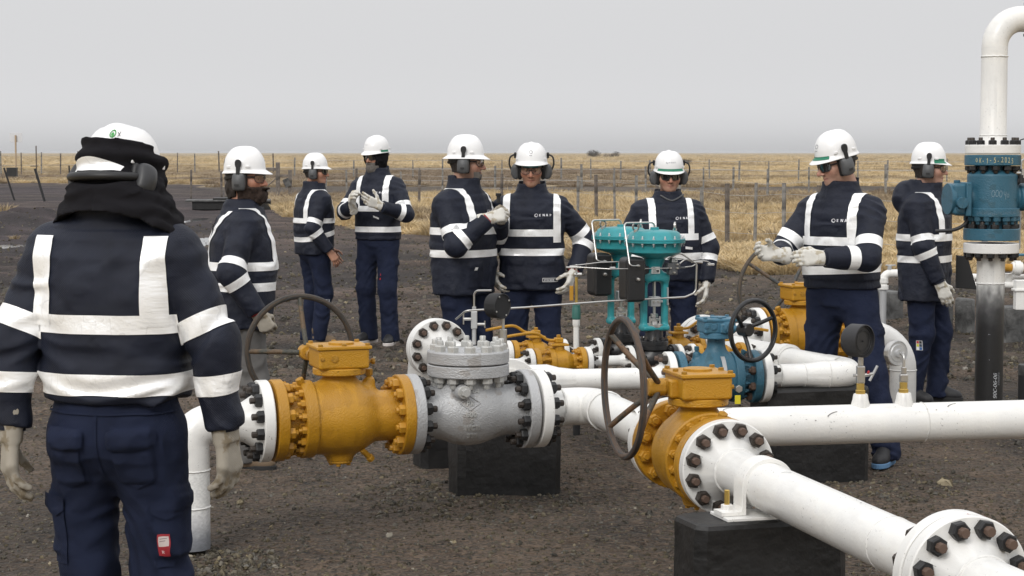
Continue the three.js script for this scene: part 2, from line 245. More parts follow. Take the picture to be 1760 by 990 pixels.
// printed decals
function canvasTex(w, h, draw) { const c = document.createElement('canvas'); c.width = w; c.height = h; const x = c.getContext('2d'); draw(x, w, h); const t = new THREE.CanvasTexture(c); t.colorSpace = THREE.SRGBColorSpace; t.anisotropy = 4; return t; }
const decal = (tex, rough = 0.6) => new THREE.MeshStandardMaterial({ map: tex, transparent: true, roughness: rough, side: THREE.DoubleSide });
const logoTex = (col, w = 256, h = 64) => canvasTex(w, h, (x) => {
  x.clearRect(0, 0, w, h); x.strokeStyle = col; x.fillStyle = col; x.lineWidth = 6; x.beginPath(); x.arc(34, 32, 19, 0, 7); x.stroke(); x.lineWidth = 5; x.beginPath(); x.arc(30, 36, 21, 0.9, 4.4); x.stroke();
  x.font = 'bold 46px sans-serif'; ['E', 'N', 'A', 'P'].forEach((s, i) => x.fillText(s, 70 + i * 47, 49));
});
const D = {
  logoWhite: decal(logoTex('#e8e8ee')), logoGrey: decal(logoTex('#8d9096')),
  ring: decal(canvasTex(64, 96, (x) => { x.clearRect(0, 0, 64, 96); x.strokeStyle = '#777b82'; x.lineWidth = 5; x.beginPath(); x.arc(32, 34, 20, 0, 7); x.stroke(); x.fillStyle = '#777b82'; x.font = 'bold 15px sans-serif'; x.fillText('ENAP', 10, 82); })),
  sticker: decal(canvasTex(128, 64, (x) => { x.clearRect(0, 0, 128, 64); x.strokeStyle = '#2f8a3c'; x.lineWidth = 7; x.beginPath(); x.arc(32, 32, 21, 0, 7); x.stroke(); x.fillStyle = '#3c9a48'; x.beginPath(); x.arc(32, 36, 11, 0, 7); x.fill(); x.strokeStyle = '#555'; x.lineWidth = 4; x.beginPath(); x.moveTo(68, 20); x.lineTo(92, 44); x.moveTo(92, 16); x.lineTo(74, 48); x.stroke(); })),
  patchLabel: decal(canvasTex(128, 32, (x) => { x.fillStyle = '#dcdcdc'; x.fillRect(0, 0, 128, 32); x.fillStyle = '#10131c'; x.fillRect(4, 4, 120, 24); x.fillStyle = '#e6e6e6'; x.font = 'bold 20px sans-serif'; x.fillText('STOCKER', 12, 24); })),
  redTag: decal(canvasTex(48, 96, (x) => { x.fillStyle = '#9a2a33'; x.fillRect(0, 0, 48, 96); x.fillStyle = '#c9bcb8'; x.fillRect(5, 10, 38, 44); x.fillStyle = '#8d8080'; x.fillRect(10, 18, 26, 4); x.fillRect(10, 28, 20, 4); x.fillStyle = '#e2d0ce'; x.font = 'bold 18px serif'; x.fillText('R', 16, 84); })),
  kneeTag: decal(canvasTex(48, 64, (x) => { x.fillStyle = '#c8c8cc'; x.fillRect(0, 0, 48, 64); const c = ['#b33', '#222', '#cc3', '#345', '#eee', '#36a']; for (let i = 0; i < 6; i++) { x.fillStyle = c[i]; x.fillRect(4 + (i % 2) * 21, 4 + Math.floor(i / 2) * 20, 18, 17); } })),
  chalkOk: decal(canvasTex(512, 64, (x) => { x.clearRect(0, 0, 512, 64); x.fillStyle = '#cfc596'; x.font = '48px sans-serif'; 'OK-1-5-2025'.split('').forEach((s, i) => { x.save(); x.translate(40 + i * 41, 49 + (i * 37 % 7) - 3); x.rotate(((i * 53) % 9 - 4) * 0.03); x.fillText(i === 0 ? 'o' : s, 0, 0); x.restore(); }); }), 0.9),
  chalk600: decal(canvasTex(256, 128, (x) => { x.clearRect(0, 0, 256, 128); x.strokeStyle = 'rgba(170,190,200,.6)'; x.lineWidth = 4; for (const [a, b] of [[30, 50], [75, 48], [118, 52]]) { x.beginPath(); x.ellipse(a, b, 17, 27, 0.1, 0, 7); x.stroke(); } x.beginPath(); x.moveTo(160, 30); x.bezierCurveTo(150, 70, 190, 70, 185, 40); x.lineTo(178, 100); x.stroke(); x.beginPath(); x.arc(212, 66, 14, 0, 7); x.stroke(); }), 0.9),
  chalkBand: decal(canvasTex(512, 48, (x) => { x.clearRect(0, 0, 512, 48); x.strokeStyle = 'rgba(140,165,180,.5)'; x.lineWidth = 3; let s = 5; for (let i = 0; i < 22; i++) { s = (s * 73 + 11) % 97; x.beginPath(); x.moveTo(20 + i * 22, 12 + s % 10); x.bezierCurveTo(30 + i * 22, 40 - s % 14, 10 + i * 22, 40, 34 + i * 22, 14 + s % 22); x.stroke(); } }), 0.9),
  chalkPost: decal(canvasTex(128, 768, (x) => { x.clearRect(0, 0, 128, 768); x.save(); x.translate(64, 740); x.rotate(-Math.PI / 2); x.fillStyle = 'rgba(205,208,212,.85)'; x.font = 'italic 62px serif'; x.fillText("16  90C-06-06", 0, 10); x.font = 'italic 34px serif'; x.fillStyle = 'rgba(190,194,200,.6)'; x.fillText('9 Pond G', 250, 48); x.restore(); }), 0.9),
  yellowTag: decal(canvasTex(64, 64, (x) => { x.fillStyle = '#d8c82a'; x.fillRect(0, 0, 64, 64); x.fillStyle = '#6a6420'; for (let i = 0; i < 4; i++) x.fillRect(12, 12 + i * 12, 40, 5); })),
  plate: decal(canvasTex(96, 128, (x) => { x.fillStyle = '#c9cbc8'; x.fillRect(0, 0, 96, 128); x.fillStyle = '#3a3c3c'; for (let i = 0; i < 7; i++) x.fillRect(10, 10 + i * 16, 30 + (i * 29) % 45, 8); x.fillRect(56, 60, 30, 40); }), 0.4),
  scuff: decal(canvasTex(256, 128, (x) => { x.clearRect(0, 0, 256, 128); let s = 3; for (let i = 0; i < 14; i++) { s = (s * 61 + 17) % 251; x.fillStyle = `rgba(50,46,42,${0.35 + (s % 5) * 0.1})`; x.fillRect(s, (s * 7) % 120, 2 + s % 6, 2 + s % 4); } x.strokeStyle = 'rgba(40,38,36,.8)'; x.lineWidth = 4; x.beginPath(); x.moveTo(150, 74); x.quadraticCurveTo(166, 52, 190, 46); x.stroke(); }), 0.9),
  redNums: decal(canvasTex(256, 32, (x) => { x.clearRect(0, 0, 256, 32); x.fillStyle = 'rgba(205,80,70,.6)'; x.font = 'bold 24px sans-serif'; '6 2 1 0 0 - 7'.split('').forEach((s, i) => x.fillText(s, 6 + i * 19, 24)); })),
  cloudScrape: decal(canvasTex(128, 512, (x) => { x.clearRect(0, 0, 128, 512); let s = 9; for (let i = 0; i < 2600; i++) { s = (s * 1103515245 + 12345) & 0x7fffffff; const a = s % 128; s = (s * 1103515245 + 12345) & 0x7fffffff; const b = s % 512, k = (Math.exp(-(((a - 80) / 40) ** 2 + ((b - 190) / 60) ** 2)) + 0.7 * Math.exp(-(((a - 66) / 34) ** 2 + ((b - 370) / 40) ** 2))) * 0.5; x.fillStyle = `rgba(175,175,182,${k})`; x.fillRect(a, b, 3, 5); } }), 0.9),
};
// ---------- terrain ----------
const edgeYard = [[-400, 312], [60, 314], [330, 318], [400, 330], [470, 356], [490, 372], [600, 392], [700, 402], [850, 414], [1000, 447], [1130, 458], [1250, 464], [1360, 470], [1500, 472], [1650, 466], [1800, 460], [2400, 450]];
const poly = (t, x) => { for (let i = 1; i < t.length; i++) if (x <= t[i][0]) return lerp(t[i - 1][1], t[i][1], clamp((x - t[i - 1][0]) / (t[i][0] - t[i - 1][0]), 0, 1)); return t[t.length - 1][1]; };
const pixOf = (x, z) => { const dx = x, dy = -EYE, d = -z * CP - dy * SP, up = dy * CP - z * SP * -1 * -1; return [880 + FOC * dx / d, 495 - FOC * (dy * CP + -z * SP) / d]; };
const mound = G(44, 388), puddleAt = [[G(8, 421), 0.42, 0.8], [G(347, 414), 0.34, 2.0], [G(333, 377), 0.16, 1.6]];
function zone(x, z) {
  const [px, py] = pixOf(x, z), w = noise(x * 0.35, 0, z * 0.16) * 0.5 + noise(x * 1.3, 4, z * 0.6) * 0.35;
  if (py > poly(edgeYard, px) + w * 7) return 0;                                   // gravel
  if (py > 321 + w * 3 && py < 336 + w * 3 + (px < 700 ? 6 : 0) && px > 300) return 1;   // bare track
  return 2;                                                                        // grass
}
const rutAt = (x, z) => { let r = 0; for (const [a, b, w] of [[17.2, 0.10, 0.14], [18.9, 0.12, 0.14], [22.6, -0.16, 0.16], [24.4, -0.14, 0.16], [29.5, 0.22, 0.2], [31.6, 0.24, 0.2], [37, -0.3, 0.22], [14.6, 0.03, 0.12]]) { const u = (-z - a - b * x - 0.35 * noise(x * 0.4, a, 1)) / w; if (Math.abs(u) < 3) r = Math.max(r, Math.exp(-u * u)); } return r; };
function heightAt(x, z) {
  const d = -z; let h = 0, pud = 0, wide = 0;
  for (const [p, rx, rz] of puddleAt) { const q = Math.hypot((x - p.x) / rx, (z - p.z) / rz) * (1 + 1.1 * fbm(x * 3.1, 3, z * 1.0, 4)); pud = Math.max(pud, sstep(1.35, 0.8, q)); wide = Math.max(wide, sstep(4.2, 1.6, Math.hypot((x - p.x) / rx, (z - p.z) / rz))); }
  if (d < 60) h += (fbm(x * 0.9, 1.5, z * 0.9, 4) * 0.05 + noise(x * 5, 2, z * 5) * 0.016 + noise(x * 11, 6, z * 9) * 0.009) * sstep(60, 20, d) * 0.6;
  if (d < 90) { const mid = sstep(7, 17, d) * sstep(90, 45, d); h += mid * (fbm(x * 0.5, 11, z * 1.5, 4) * 0.11 - 0.03 * rutAt(x, z)); }
  const q = Math.hypot((x - mound.x) / 1.1, (z - mound.z) / 3.2); h += 0.4 * Math.exp(-q * q) * (1 + noise(x * 3, 0, z * 3) * 0.25);
  return lerp(lerp(h, -0.02 + h * 0.1, wide), -0.05, pud);
}
{
  const R = 1050, C = 380, near = 2.2, far = 6000, P = [], UV = [], COL = [], zs = [];
  for (let j = 0; j <= R; j++) for (let i = 0; i <= C; i++) {
    const d = near * Math.pow(far / near, Math.pow(j / R, 1.45)), a = (i / C - 0.5) * 0.95, x = d * a, z = -d;
    P.push(x, heightAt(x, z), z); UV.push(x, z);
    const n1 = fbm(x * 0.11, 3, z * 0.11, 4), n2 = fbm(x * 0.02, 9, z * 0.012, 4), [px, py] = pixOf(x, z); let c;
    const g = zone(x, z);
    if (g === 0) { const wet = sstep(-0.1, 0.25, fbm(x * 0.22, 7, z * 0.13, 4)) * sstep(500, 440, py) * 0.45 + sstep(1000, 300, px) * sstep(640, 470, py) * 0.4, n3 = fbm(x * 1.3, 5, z * 1.0, 4), mid = sstep(6, 16, d), mud = fbm(x * 0.5, 11, z * 1.5, 5) + 0.5 * fbm(x * 2.2, 21, z * 4.5, 3), k = Math.max(0.32, (1 + n1 * 0.7 + n3 * 0.55 + mid * mud * 1.25) * (1 - wet * 0.55) * (1 - 0.35 * mid * rutAt(x, z))); c = [0.071 * k, 0.0505 * k, 0.035 * k * (1 + wet * 0.6)]; }
    else if (g === 1) { const k = 1 + n1 * 0.7; c = [0.105 * k, 0.083 * k, 0.062 * k]; }
    else { const br = sstep(0.0, 0.22, n2 + n1 * 0.4) * 0.6 * sstep(284, 302, py) * sstep(345, 318, py) + sstep(0.08, 0.3, n1) * 0.3, fadeB = clamp(br, 0, 1); c = [lerp(0.43, 0.14, fadeB), lerp(0.335, 0.105, fadeB), lerp(0.19, 0.07, fadeB)]; }
    COL.push(...c);
  }
  const idx = [[], [], []];
  for (let j = 0; j < R; j++) for (let i = 0; i < C; i++) { const a = j * (C + 1) + i, b = a + 1, e = a + C + 1, f = e + 1; idx[zone((P[a * 3] + P[f * 3]) / 2, (P[a * 3 + 2] + P[f * 3 + 2]) / 2)].push(a, b, f, a, f, e); }
  const pos = new THREE.Float32BufferAttribute(P, 3), uv = new THREE.Float32BufferAttribute(UV, 2), col = new THREE.Float32BufferAttribute(COL, 3);
  const all = new THREE.BufferGeometry(); all.setAttribute('position', pos); all.setIndex([].concat(...idx.map((a) => a)).length ? idx.flat() : []); all.computeVertexNormals();
  const gravelMap = dataTex(1024, (u, v) => { const s1 = tnoise(u, v, 256, 5), s2 = tnoise(u, v, 110, 6), s3 = tnoise(u, v, 40, 7), cl = tfbm(u, v, 5, 4, 12); const st = Math.max(0, s2 - 0.25) * 0.9 + Math.max(0, s1 - 0.3) * 0.6, dk = Math.min(0, s3 + 0.2) * 0.3 + Math.min(0, s1 + 0.25) * 0.6; let l = 0.62 + st + dk + cl * 0.45; if (s1 > 0.8 && s2 > 0) l += 0.35; const w = tnoise(u, v, 70, 8) * 0.05; return [l + w, l, l - w]; }, false, 0.4);
  const gravelBump = dataTex(1024, (u, v) => { const c = 0.45 + tnoise(u, v, 256, 5) * 0.16 + tnoise(u, v, 110, 6) * 0.22 + tnoise(u, v, 40, 7) * 0.15 + tfbm(u, v, 6, 3, 12) * 0.2; return [c, c, c]; }, false, 0.4);
  const grassMap = dataTex(512, (u, v) => { const c = tfbm(u, v, 12, 5, 14), l = 0.75 + c * 1.1; return [l, l * 0.98, l * 0.92]; }, false, 0.12);
  const mats = [std([1.45, 1.45, 1.45], 0.95, { vertexColors: true, map: gravelMap, bumpMap: gravelBump, bumpScale: 0.045 }), std([1.3, 1.3, 1.3], 0.95, { vertexColors: true, map: gravelMap, bumpMap: gravelBump, bumpScale: 0.045 }), std([1.05, 1.05, 1.05], 1, { vertexColors: true, map: grassMap, bumpMap: grassMap, bumpScale: 0.15 })];
  ['gravel_yard', 'dirt_track', 'grass_field'].forEach((name, k) => { const g = new THREE.BufferGeometry(); g.setAttribute('position', pos); g.setAttribute('normal', all.attributes.normal); g.setAttribute('uv', uv); g.setAttribute('color', col); g.setIndex(idx[k]); const m = part(scene, name, mergeVertices(g), mats[k]); tag(m, ['dark brown gravel yard under the pipework', 'bare dirt track crossing the dry grass', 'dry yellow grassland reaching the horizon'][k], ['gravel yard', 'dirt track', 'grassland'][k], null, 'structure'); });
  const base = new THREE.PlaneGeometry(12000, 12000).rotateX(-Math.PI / 2); base.translate(0, -0.35, 0);
  tag(part(scene, 'ground', base, std([0.3, 0.23, 0.12], 1)), 'flat open ground around the yard', 'ground', null, 'structure');
  // puddles
  const water = std([0.025, 0.025, 0.026], 0.06);
  puddleAt.forEach(([p, rx, rz], q) => { const s = new THREE.Shape(), n = 40; for (let i = 0; i < n; i++) { const a = i / n * 6.2832, r = 1.3, x = Math.cos(a) * rx * r, y = Math.sin(a) * rz * r; i ? s.lineTo(x, y) : s.moveTo(x, y); } const g = new THREE.ShapeGeometry(s).rotateX(-Math.PI / 2), m = part(scene, 'puddle', g, water); m.position.set(p.x, -0.03, p.z); tag(m, ['flat rain puddle at the left edge of the yard', 'large rain puddle behind the bearded man', 'small far puddle left of the bearded man helmet'][q], 'puddle', null, 'structure'); });
  // loose stones
  const r = rng(5), N = 66000, stone = mergeVertices(new THREE.IcosahedronGeometry(1, 0)); { const p = stone.attributes.position; for (let i = 0; i < p.count; i++) { const k = 0.75 + r() * 0.5; p.setXYZ(i, p.getX(i) * k, p.getY(i) * k * 0.62, p.getZ(i) * k); } stone.computeVertexNormals(); }
  const st = new THREE.InstancedMesh(stone, std([1, 1, 1], 0.9), N), m4 = new THREE.Matrix4(), qq = new THREE.Quaternion(), e = new THREE.Euler(), c = new THREE.Color();
  for (let i = 0; i < N; i++) {
    const farS = i > 50000 && i < 64000, clus = i >= 64000, foot = clus ? [[-1.27, -7.95, 0.3], [-0.2, -9.4, 0.6], [0.85, -6.9, 0.7], [1.6, -9.9, 0.8], [-1.9, -6.4, 0.8]][i % 5] : null; let d = farS ? 14 * Math.pow(3.4, r()) : 4.2 * Math.pow(5.2, Math.pow(r(), 0.85)), x = d * (r() - 0.5) * 0.64, z = -d - 0.3; if (clus) { const a = r() * 6.283, q = foot[2] * Math.sqrt(r()); x = foot[0] + Math.cos(a) * q; z = foot[1] + Math.sin(a) * q; } const big = r(), s = (clus ? 0.007 + 0.012 * r() * r() : farS ? 0.012 + 0.02 * Math.pow(r(), 2) : 0.0035 + 0.0075 * Math.pow(r(), 3)) + (big > 0.985 ? 0.012 * r() : 0) + (big > 0.9987 ? 0.02 * r() : 0);
    e.set(r() * 6, r() * 6, r() * 6); m4.compose(V(x, heightAt(x, z) + s * 0.2, z), qq.setFromEuler(e), V(s * (0.8 + r() * 0.6), s, s * (0.8 + r() * 0.6))); st.setMatrixAt(i, m4);
    const k = 0.055 + 0.075 * Math.pow(r(), 1.6) + (r() > 0.978 ? 0.13 : 0), w = 0.12 + r() * 0.3; st.setColorAt(i, c.setRGB(k * (1 + w * 0.55), k, k * (1 - w)));
  }
  st.name = 'gravel_stones'; st.castShadow = st.receiveShadow = true; tag(st, 'loose stones scattered over the gravel yard', 'gravel', null, 'stuff'); scene.add(st);
  // dry grass tufts
  const tuft = (seed, n, R0, H, spread) => { const q = rng(seed), p = []; for (let i = 0; i < n; i++) { const a = q() * 6.28, b = R0 * Math.sqrt(q()) * 0.55, x = Math.cos(a) * b, z = Math.sin(a) * b, l = H * (0.55 + q() * 0.6), o = spread * (0.3 + q()), tx = x + Math.cos(a + q() - 0.5) * o, tz = z + Math.sin(a + q() - 0.5) * o, w = 0.004 + q() * 0.005, ca = Math.cos(q() * 6.28), sa = Math.sin(q() * 6.28), mx = lerp(x, tx, 0.35), mz = lerp(z, tz, 0.35); p.push(x - w * ca, -0.03, z - w * sa, x + w * ca, -0.03, z + w * sa, mx + w * ca, l * 0.62, mz + w * sa, x - w * ca, -0.03, z - w * sa, mx + w * ca, l * 0.62, mz + w * sa, mx - w * ca, l * 0.62, mz - w * sa, mx - w * ca, l * 0.62, mz - w * sa, mx + w * ca, l * 0.62, mz + w * sa, tx, l * 0.95, tz); } const g = new THREE.BufferGeometry(); g.setAttribute('position', new THREE.Float32BufferAttribute(p, 3)); g.computeVertexNormals(); return g; };
  const straw = new THREE.MeshPhysicalMaterial({ color: 0xffffff, roughness: 0.9, transmission: 0.3, side: THREE.DoubleSide });
  const fields = [[tuft(1, 84, 0.22, 0.15, 0.2), 26, 95, 26000, 1], [tuft(2, 60, 0.3, 0.17, 0.28), 60, 320, 40000, 1.4], [tuft(3, 30, 0.5, 0.24, 0.4), 240, 1500, 24000, 2.8], [tuft(4, 80, 0.2, 0.27, 0.2), 26, 90, 3000, 1.0]];
  fields.forEach(([g, d0, d1, n, sc], f) => {
    const list = []; let tries = 0;
    while (list.length < n && tries++ < n * 9) { const d = d0 * Math.pow(d1 / d0, r()), x = d * (r() - 0.5) * 0.68, z = -d; if (zone(x, z) !== 2) { if (!(zone(x, z) === 0 && r() > 0.9998)) continue; } const cl = noise(x * 0.55, f, z * 0.4) + noise(x * 0.12, f, z * 0.08) * 0.6; if (cl < -0.3 + r() * 0.45 && d < 250) continue; list.push([x, z, cl]); }
    const im = new THREE.InstancedMesh(g, straw, list.length);
    list.forEach(([x, z, cl], i) => { const s = sc * (0.55 + r() * 0.75), d = -z; e.set((r() - 0.5) * 0.3, r() * 6.28, (r() - 0.5) * 0.3); m4.compose(V(x, heightAt(x, z), z), qq.setFromEuler(e), V(s, s * (0.75 + r() * 0.5) * (f === 2 ? 0.45 : f === 1 ? 0.75 : 1), s)); im.setMatrixAt(i, m4);
      const [, py] = pixOf(x, z), dead = sstep(0.0, 0.22, fbm(x * 0.02, 9, z * 0.012, 4) + fbm(x * 0.11, 3, z * 0.11, 4) * 0.4) * 0.8 * sstep(284, 302, py) * sstep(350, 318, py), k = 0.8 + r() * 0.45, patch = sstep(0.08, 0.34, noise(x * 0.13, 31, z * 0.06) + 0.5 * noise(x * 0.5, 33, z * 0.2)), b = clamp(dead * 0.9 + patch * 0.5 + (r() > 0.88 ? 0.6 : 0) * r() + (f === 3 ? 0.25 : 0), 0, 0.92); im.setColorAt(i, c.setRGB(lerp(0.585, 0.20, b) * k, lerp(0.455, 0.145, b) * k, lerp(0.252, 0.095, b) * k)); });
    im.name = numbered('dry_grass'); im.castShadow = im.receiveShadow = true; tag(im, ['short dry grass beside the yard fence', 'dry grass beyond the dirt track', 'far dry grass near the horizon', 'taller dry grass clumps along the yard edge'][f], 'grass', null, 'stuff'); scene.add(im);
  });
}
// ---------- pipework ----------
const font = await new FontLoader().loadAsync('fonts/droid/droid_sans_bold.typeface.json');
const AL = 16.5 * Math.PI / 180, HP = 0.55;               // direction of the runs, height of their centre lines
const U = V(Math.cos(AL), 0, -Math.sin(AL)), NN = V(-Math.sin(AL), 0, -Math.cos(AL));   // along the runs; away from the camera
const A1 = 19.5 * Math.PI / 180, U1 = V(Math.cos(A1), 0, -Math.sin(A1)), N1 = V(-Math.sin(A1), 0, -Math.cos(A1));   // the front run stands a little more oblique
const off1 = (p, u = 0, n = 0, h = 0) => p.clone().addScaledVector(U1, u).addScaledVector(N1, n).add(V(0, h, 0));
const off = (p, u = 0, n = 0, h = 0) => p.clone().addScaledVector(U, u).addScaledVector(NN, n).add(V(0, h, 0));
const nutCache = {};
function nutGeo(af, len) {           // hexagon nut with chamfer (group 0) and stud end (group 1), axis +X from 0
  const k = af + '_' + len; if (nutCache[k]) return nutCache[k];
  const r = af / 2 / Math.cos(Math.PI / 6), h = af * 0.62;
  const hex = new THREE.LatheGeometry([[0.0001, 0], [r, 0], [r, h * 0.82], [r * 0.84, h], [0.0001, h]].map((p) => new THREE.Vector2(...p)), 6), st = new THREE.LatheGeometry([[0.0001, len], [af * 0.26, len], [af * 0.3, len - af * 0.06], [af * 0.3, h * 0.9]].reverse().map((p) => new THREE.Vector2(...p)), 8);
  const g = mergeGeometries([crease(hex, 0.3), crease(st, 0.7)], true); g.rotateZ(-Math.PI / 2); return nutCache[k] = g;
}
const nutShapes = (n, r, x, dir, af, len, ph = 0) => { const out = []; for (let i = 0; i < n; i++) { const a = (i + 0.5) / n * Math.PI * 2 + ph; out.push([x, Math.cos(a) * r, Math.sin(a) * r, dir, i]); } return out; };
// nuts round a flange; own meshes when they can be told apart, else one part
function nuts(parent, n, r, x, dir, af, len, mat, single = true, ph = 0) {
  const g = nutGeo(af, len), list = nutShapes(n, r, x, dir, af, len, ph);
  if (!single) { const gs = list.map(([X, y, z, d, i]) => { const q = g.clone(); q.clearGroups(); q.rotateX(i * 1.3); if (d < 0) q.rotateY(Math.PI); return q.translate(X, y, z); }); return stuff(part(parent, 'nuts', merge(gs), mat[0])); }
  for (const [X, y, z, d, i] of list) { const m = part(parent, 'hex_nut', g, mat); m.position.set(X, y, z); m.rotation.set(0, d < 0 ? Math.PI : 0, 0); m.rotateX(i * 1.3 + 0.2); }
}
const NB = [M.nutBlack, M.nut], NR = [M.nut, M.stud], NY = [M.yellowNut, M.yellowNut], NG = [M.greyNut, M.greyNut], NBLUE = [M.blue, M.blue];
// welding-neck flange, mating face at x = 0, hub and pipe end going to +X. returns the profile
const flangeProfile = (R, t, hub, pr, L, rf) => [[pr * 0.8, -0.006], [rf, -0.006], [rf, 0], [R - 0.004, 0], [R, 0.004], [R, t - 0.004], [R - 0.004, t], [hub + 0.012, t], [hub, t + 0.012], [pr + 0.002, t + L * 0.75], [pr, t + L]];
const S6 = { R: 0.178, t: 0.048, hub: 0.118, pr: 0.084, L: 0.085, rf: 0.108, bc: 0.146, n: 12, af: 0.048, len: 0.052 };
const S4 = { R: 0.137, t: 0.040, hub: 0.08, pr: 0.057, L: 0.07, rf: 0.08, bc: 0.108, n: 8, af: 0.040, len: 0.044 };
const S2 = { R: 0.083, t: 0.03, hub: 0.045, pr: 0.03, L: 0.05, rf: 0.046, bc: 0.063, n: 8, af: 0.026, len: 0.03 };
function weldNeck(parent, S, mat, nutMat, single = true, ph = 0, seg = 56) {      // a flange part in the parent's axes
  const f = part(parent, 'flange', latheX(flangeProfile(S.R, S.t, S.hub, S.pr, S.L, S.rf), seg, 0.5), mat);
  if (nutMat) nuts(f, S.n, S.bc, S.t, 1, S.af, S.len, nutMat, single, ph);
  return f;
}
// a weld bead: slightly lumpy ring about +X
const bead = (r, x, t = 0.006) => { const g = new THREE.TorusGeometry(r, t, 6, 48); const p = g.attributes.position; for (let i = 0; i < p.count; i++) { const a = Math.atan2(p.getY(i), p.getX(i)), k = 1 + 0.012 * noise(a * 9, x * 40, 1); p.setXYZ(i, p.getX(i) * k, p.getY(i) * k, p.getZ(i) + 0.002 * noise(a * 14, 2, x * 30)); } g.computeVertexNormals(); g.rotateY(Math.PI / 2); return g.translate(x, 0, 0); };
const pipeX = (r, x0, x1, seg = 48) => { const g = new THREE.CylinderGeometry(r, r, x1 - x0, seg, 1, true); const uv = g.attributes.uv; for (let i = 0; i < uv.count; i++) uv.setXY(i, uv.getX(i) * 2 * Math.PI * r, uv.getY(i) * (x1 - x0)); g.rotateZ(-Math.PI / 2); return g.translate((x0 + x1) / 2, 0, 0); };
// patch of print on a cylinder (axis +X): centred at angle a (0 = +Y, towards +Z), length along x, width as an arc
function barrelDecal(parent, name, r, x, a, len, wid, mat, along = true) {
  const n = 12, th = wid / r, g = new THREE.PlaneGeometry(len, 1, 1, n), p = g.attributes.position;
  for (let i = 0; i < p.count; i++) { const t = a + p.getY(i) * -th; p.setXYZ(i, x + p.getX(i), Math.cos(t) * (r + 0.0025), Math.sin(t) * (r + 0.0025)); }
  g.computeVertexNormals(); return part(parent, name, g, mat);
}
// hand wheel in the plane across its shaft +Z (rim centre at z = 0, hub at z = hubZ)
function handWheel(parent, R, r, n, hubZ, ph, mat, spokeMat = mat, hubMat = mat, label) {
  const w = part(parent, 'hand_wheel', crease(new THREE.TorusGeometry(R, r, 14, 72), 3), mat, label);
  for (let i = 0; i < n; i++) { const a = ph + i / n * Math.PI * 2, c = Math.cos(a), s = Math.sin(a); part(w, 'spoke', tube([[c * R * 0.985, s * R * 0.985, 0], [c * R * 0.55, s * R * 0.55, hubZ * 0.45], [c * 0.03, s * 0.03, hubZ]], r * 0.85, 10, 10), spokeMat); }
  part(w, 'hub', latheZ([[0, hubZ - 0.035], [0.03, hubZ - 0.035], [0.034, hubZ - 0.03], [0.034, hubZ + 0.03], [0.03, hubZ + 0.035], [0, hubZ + 0.035]], 24), hubMat);
  return w;
}

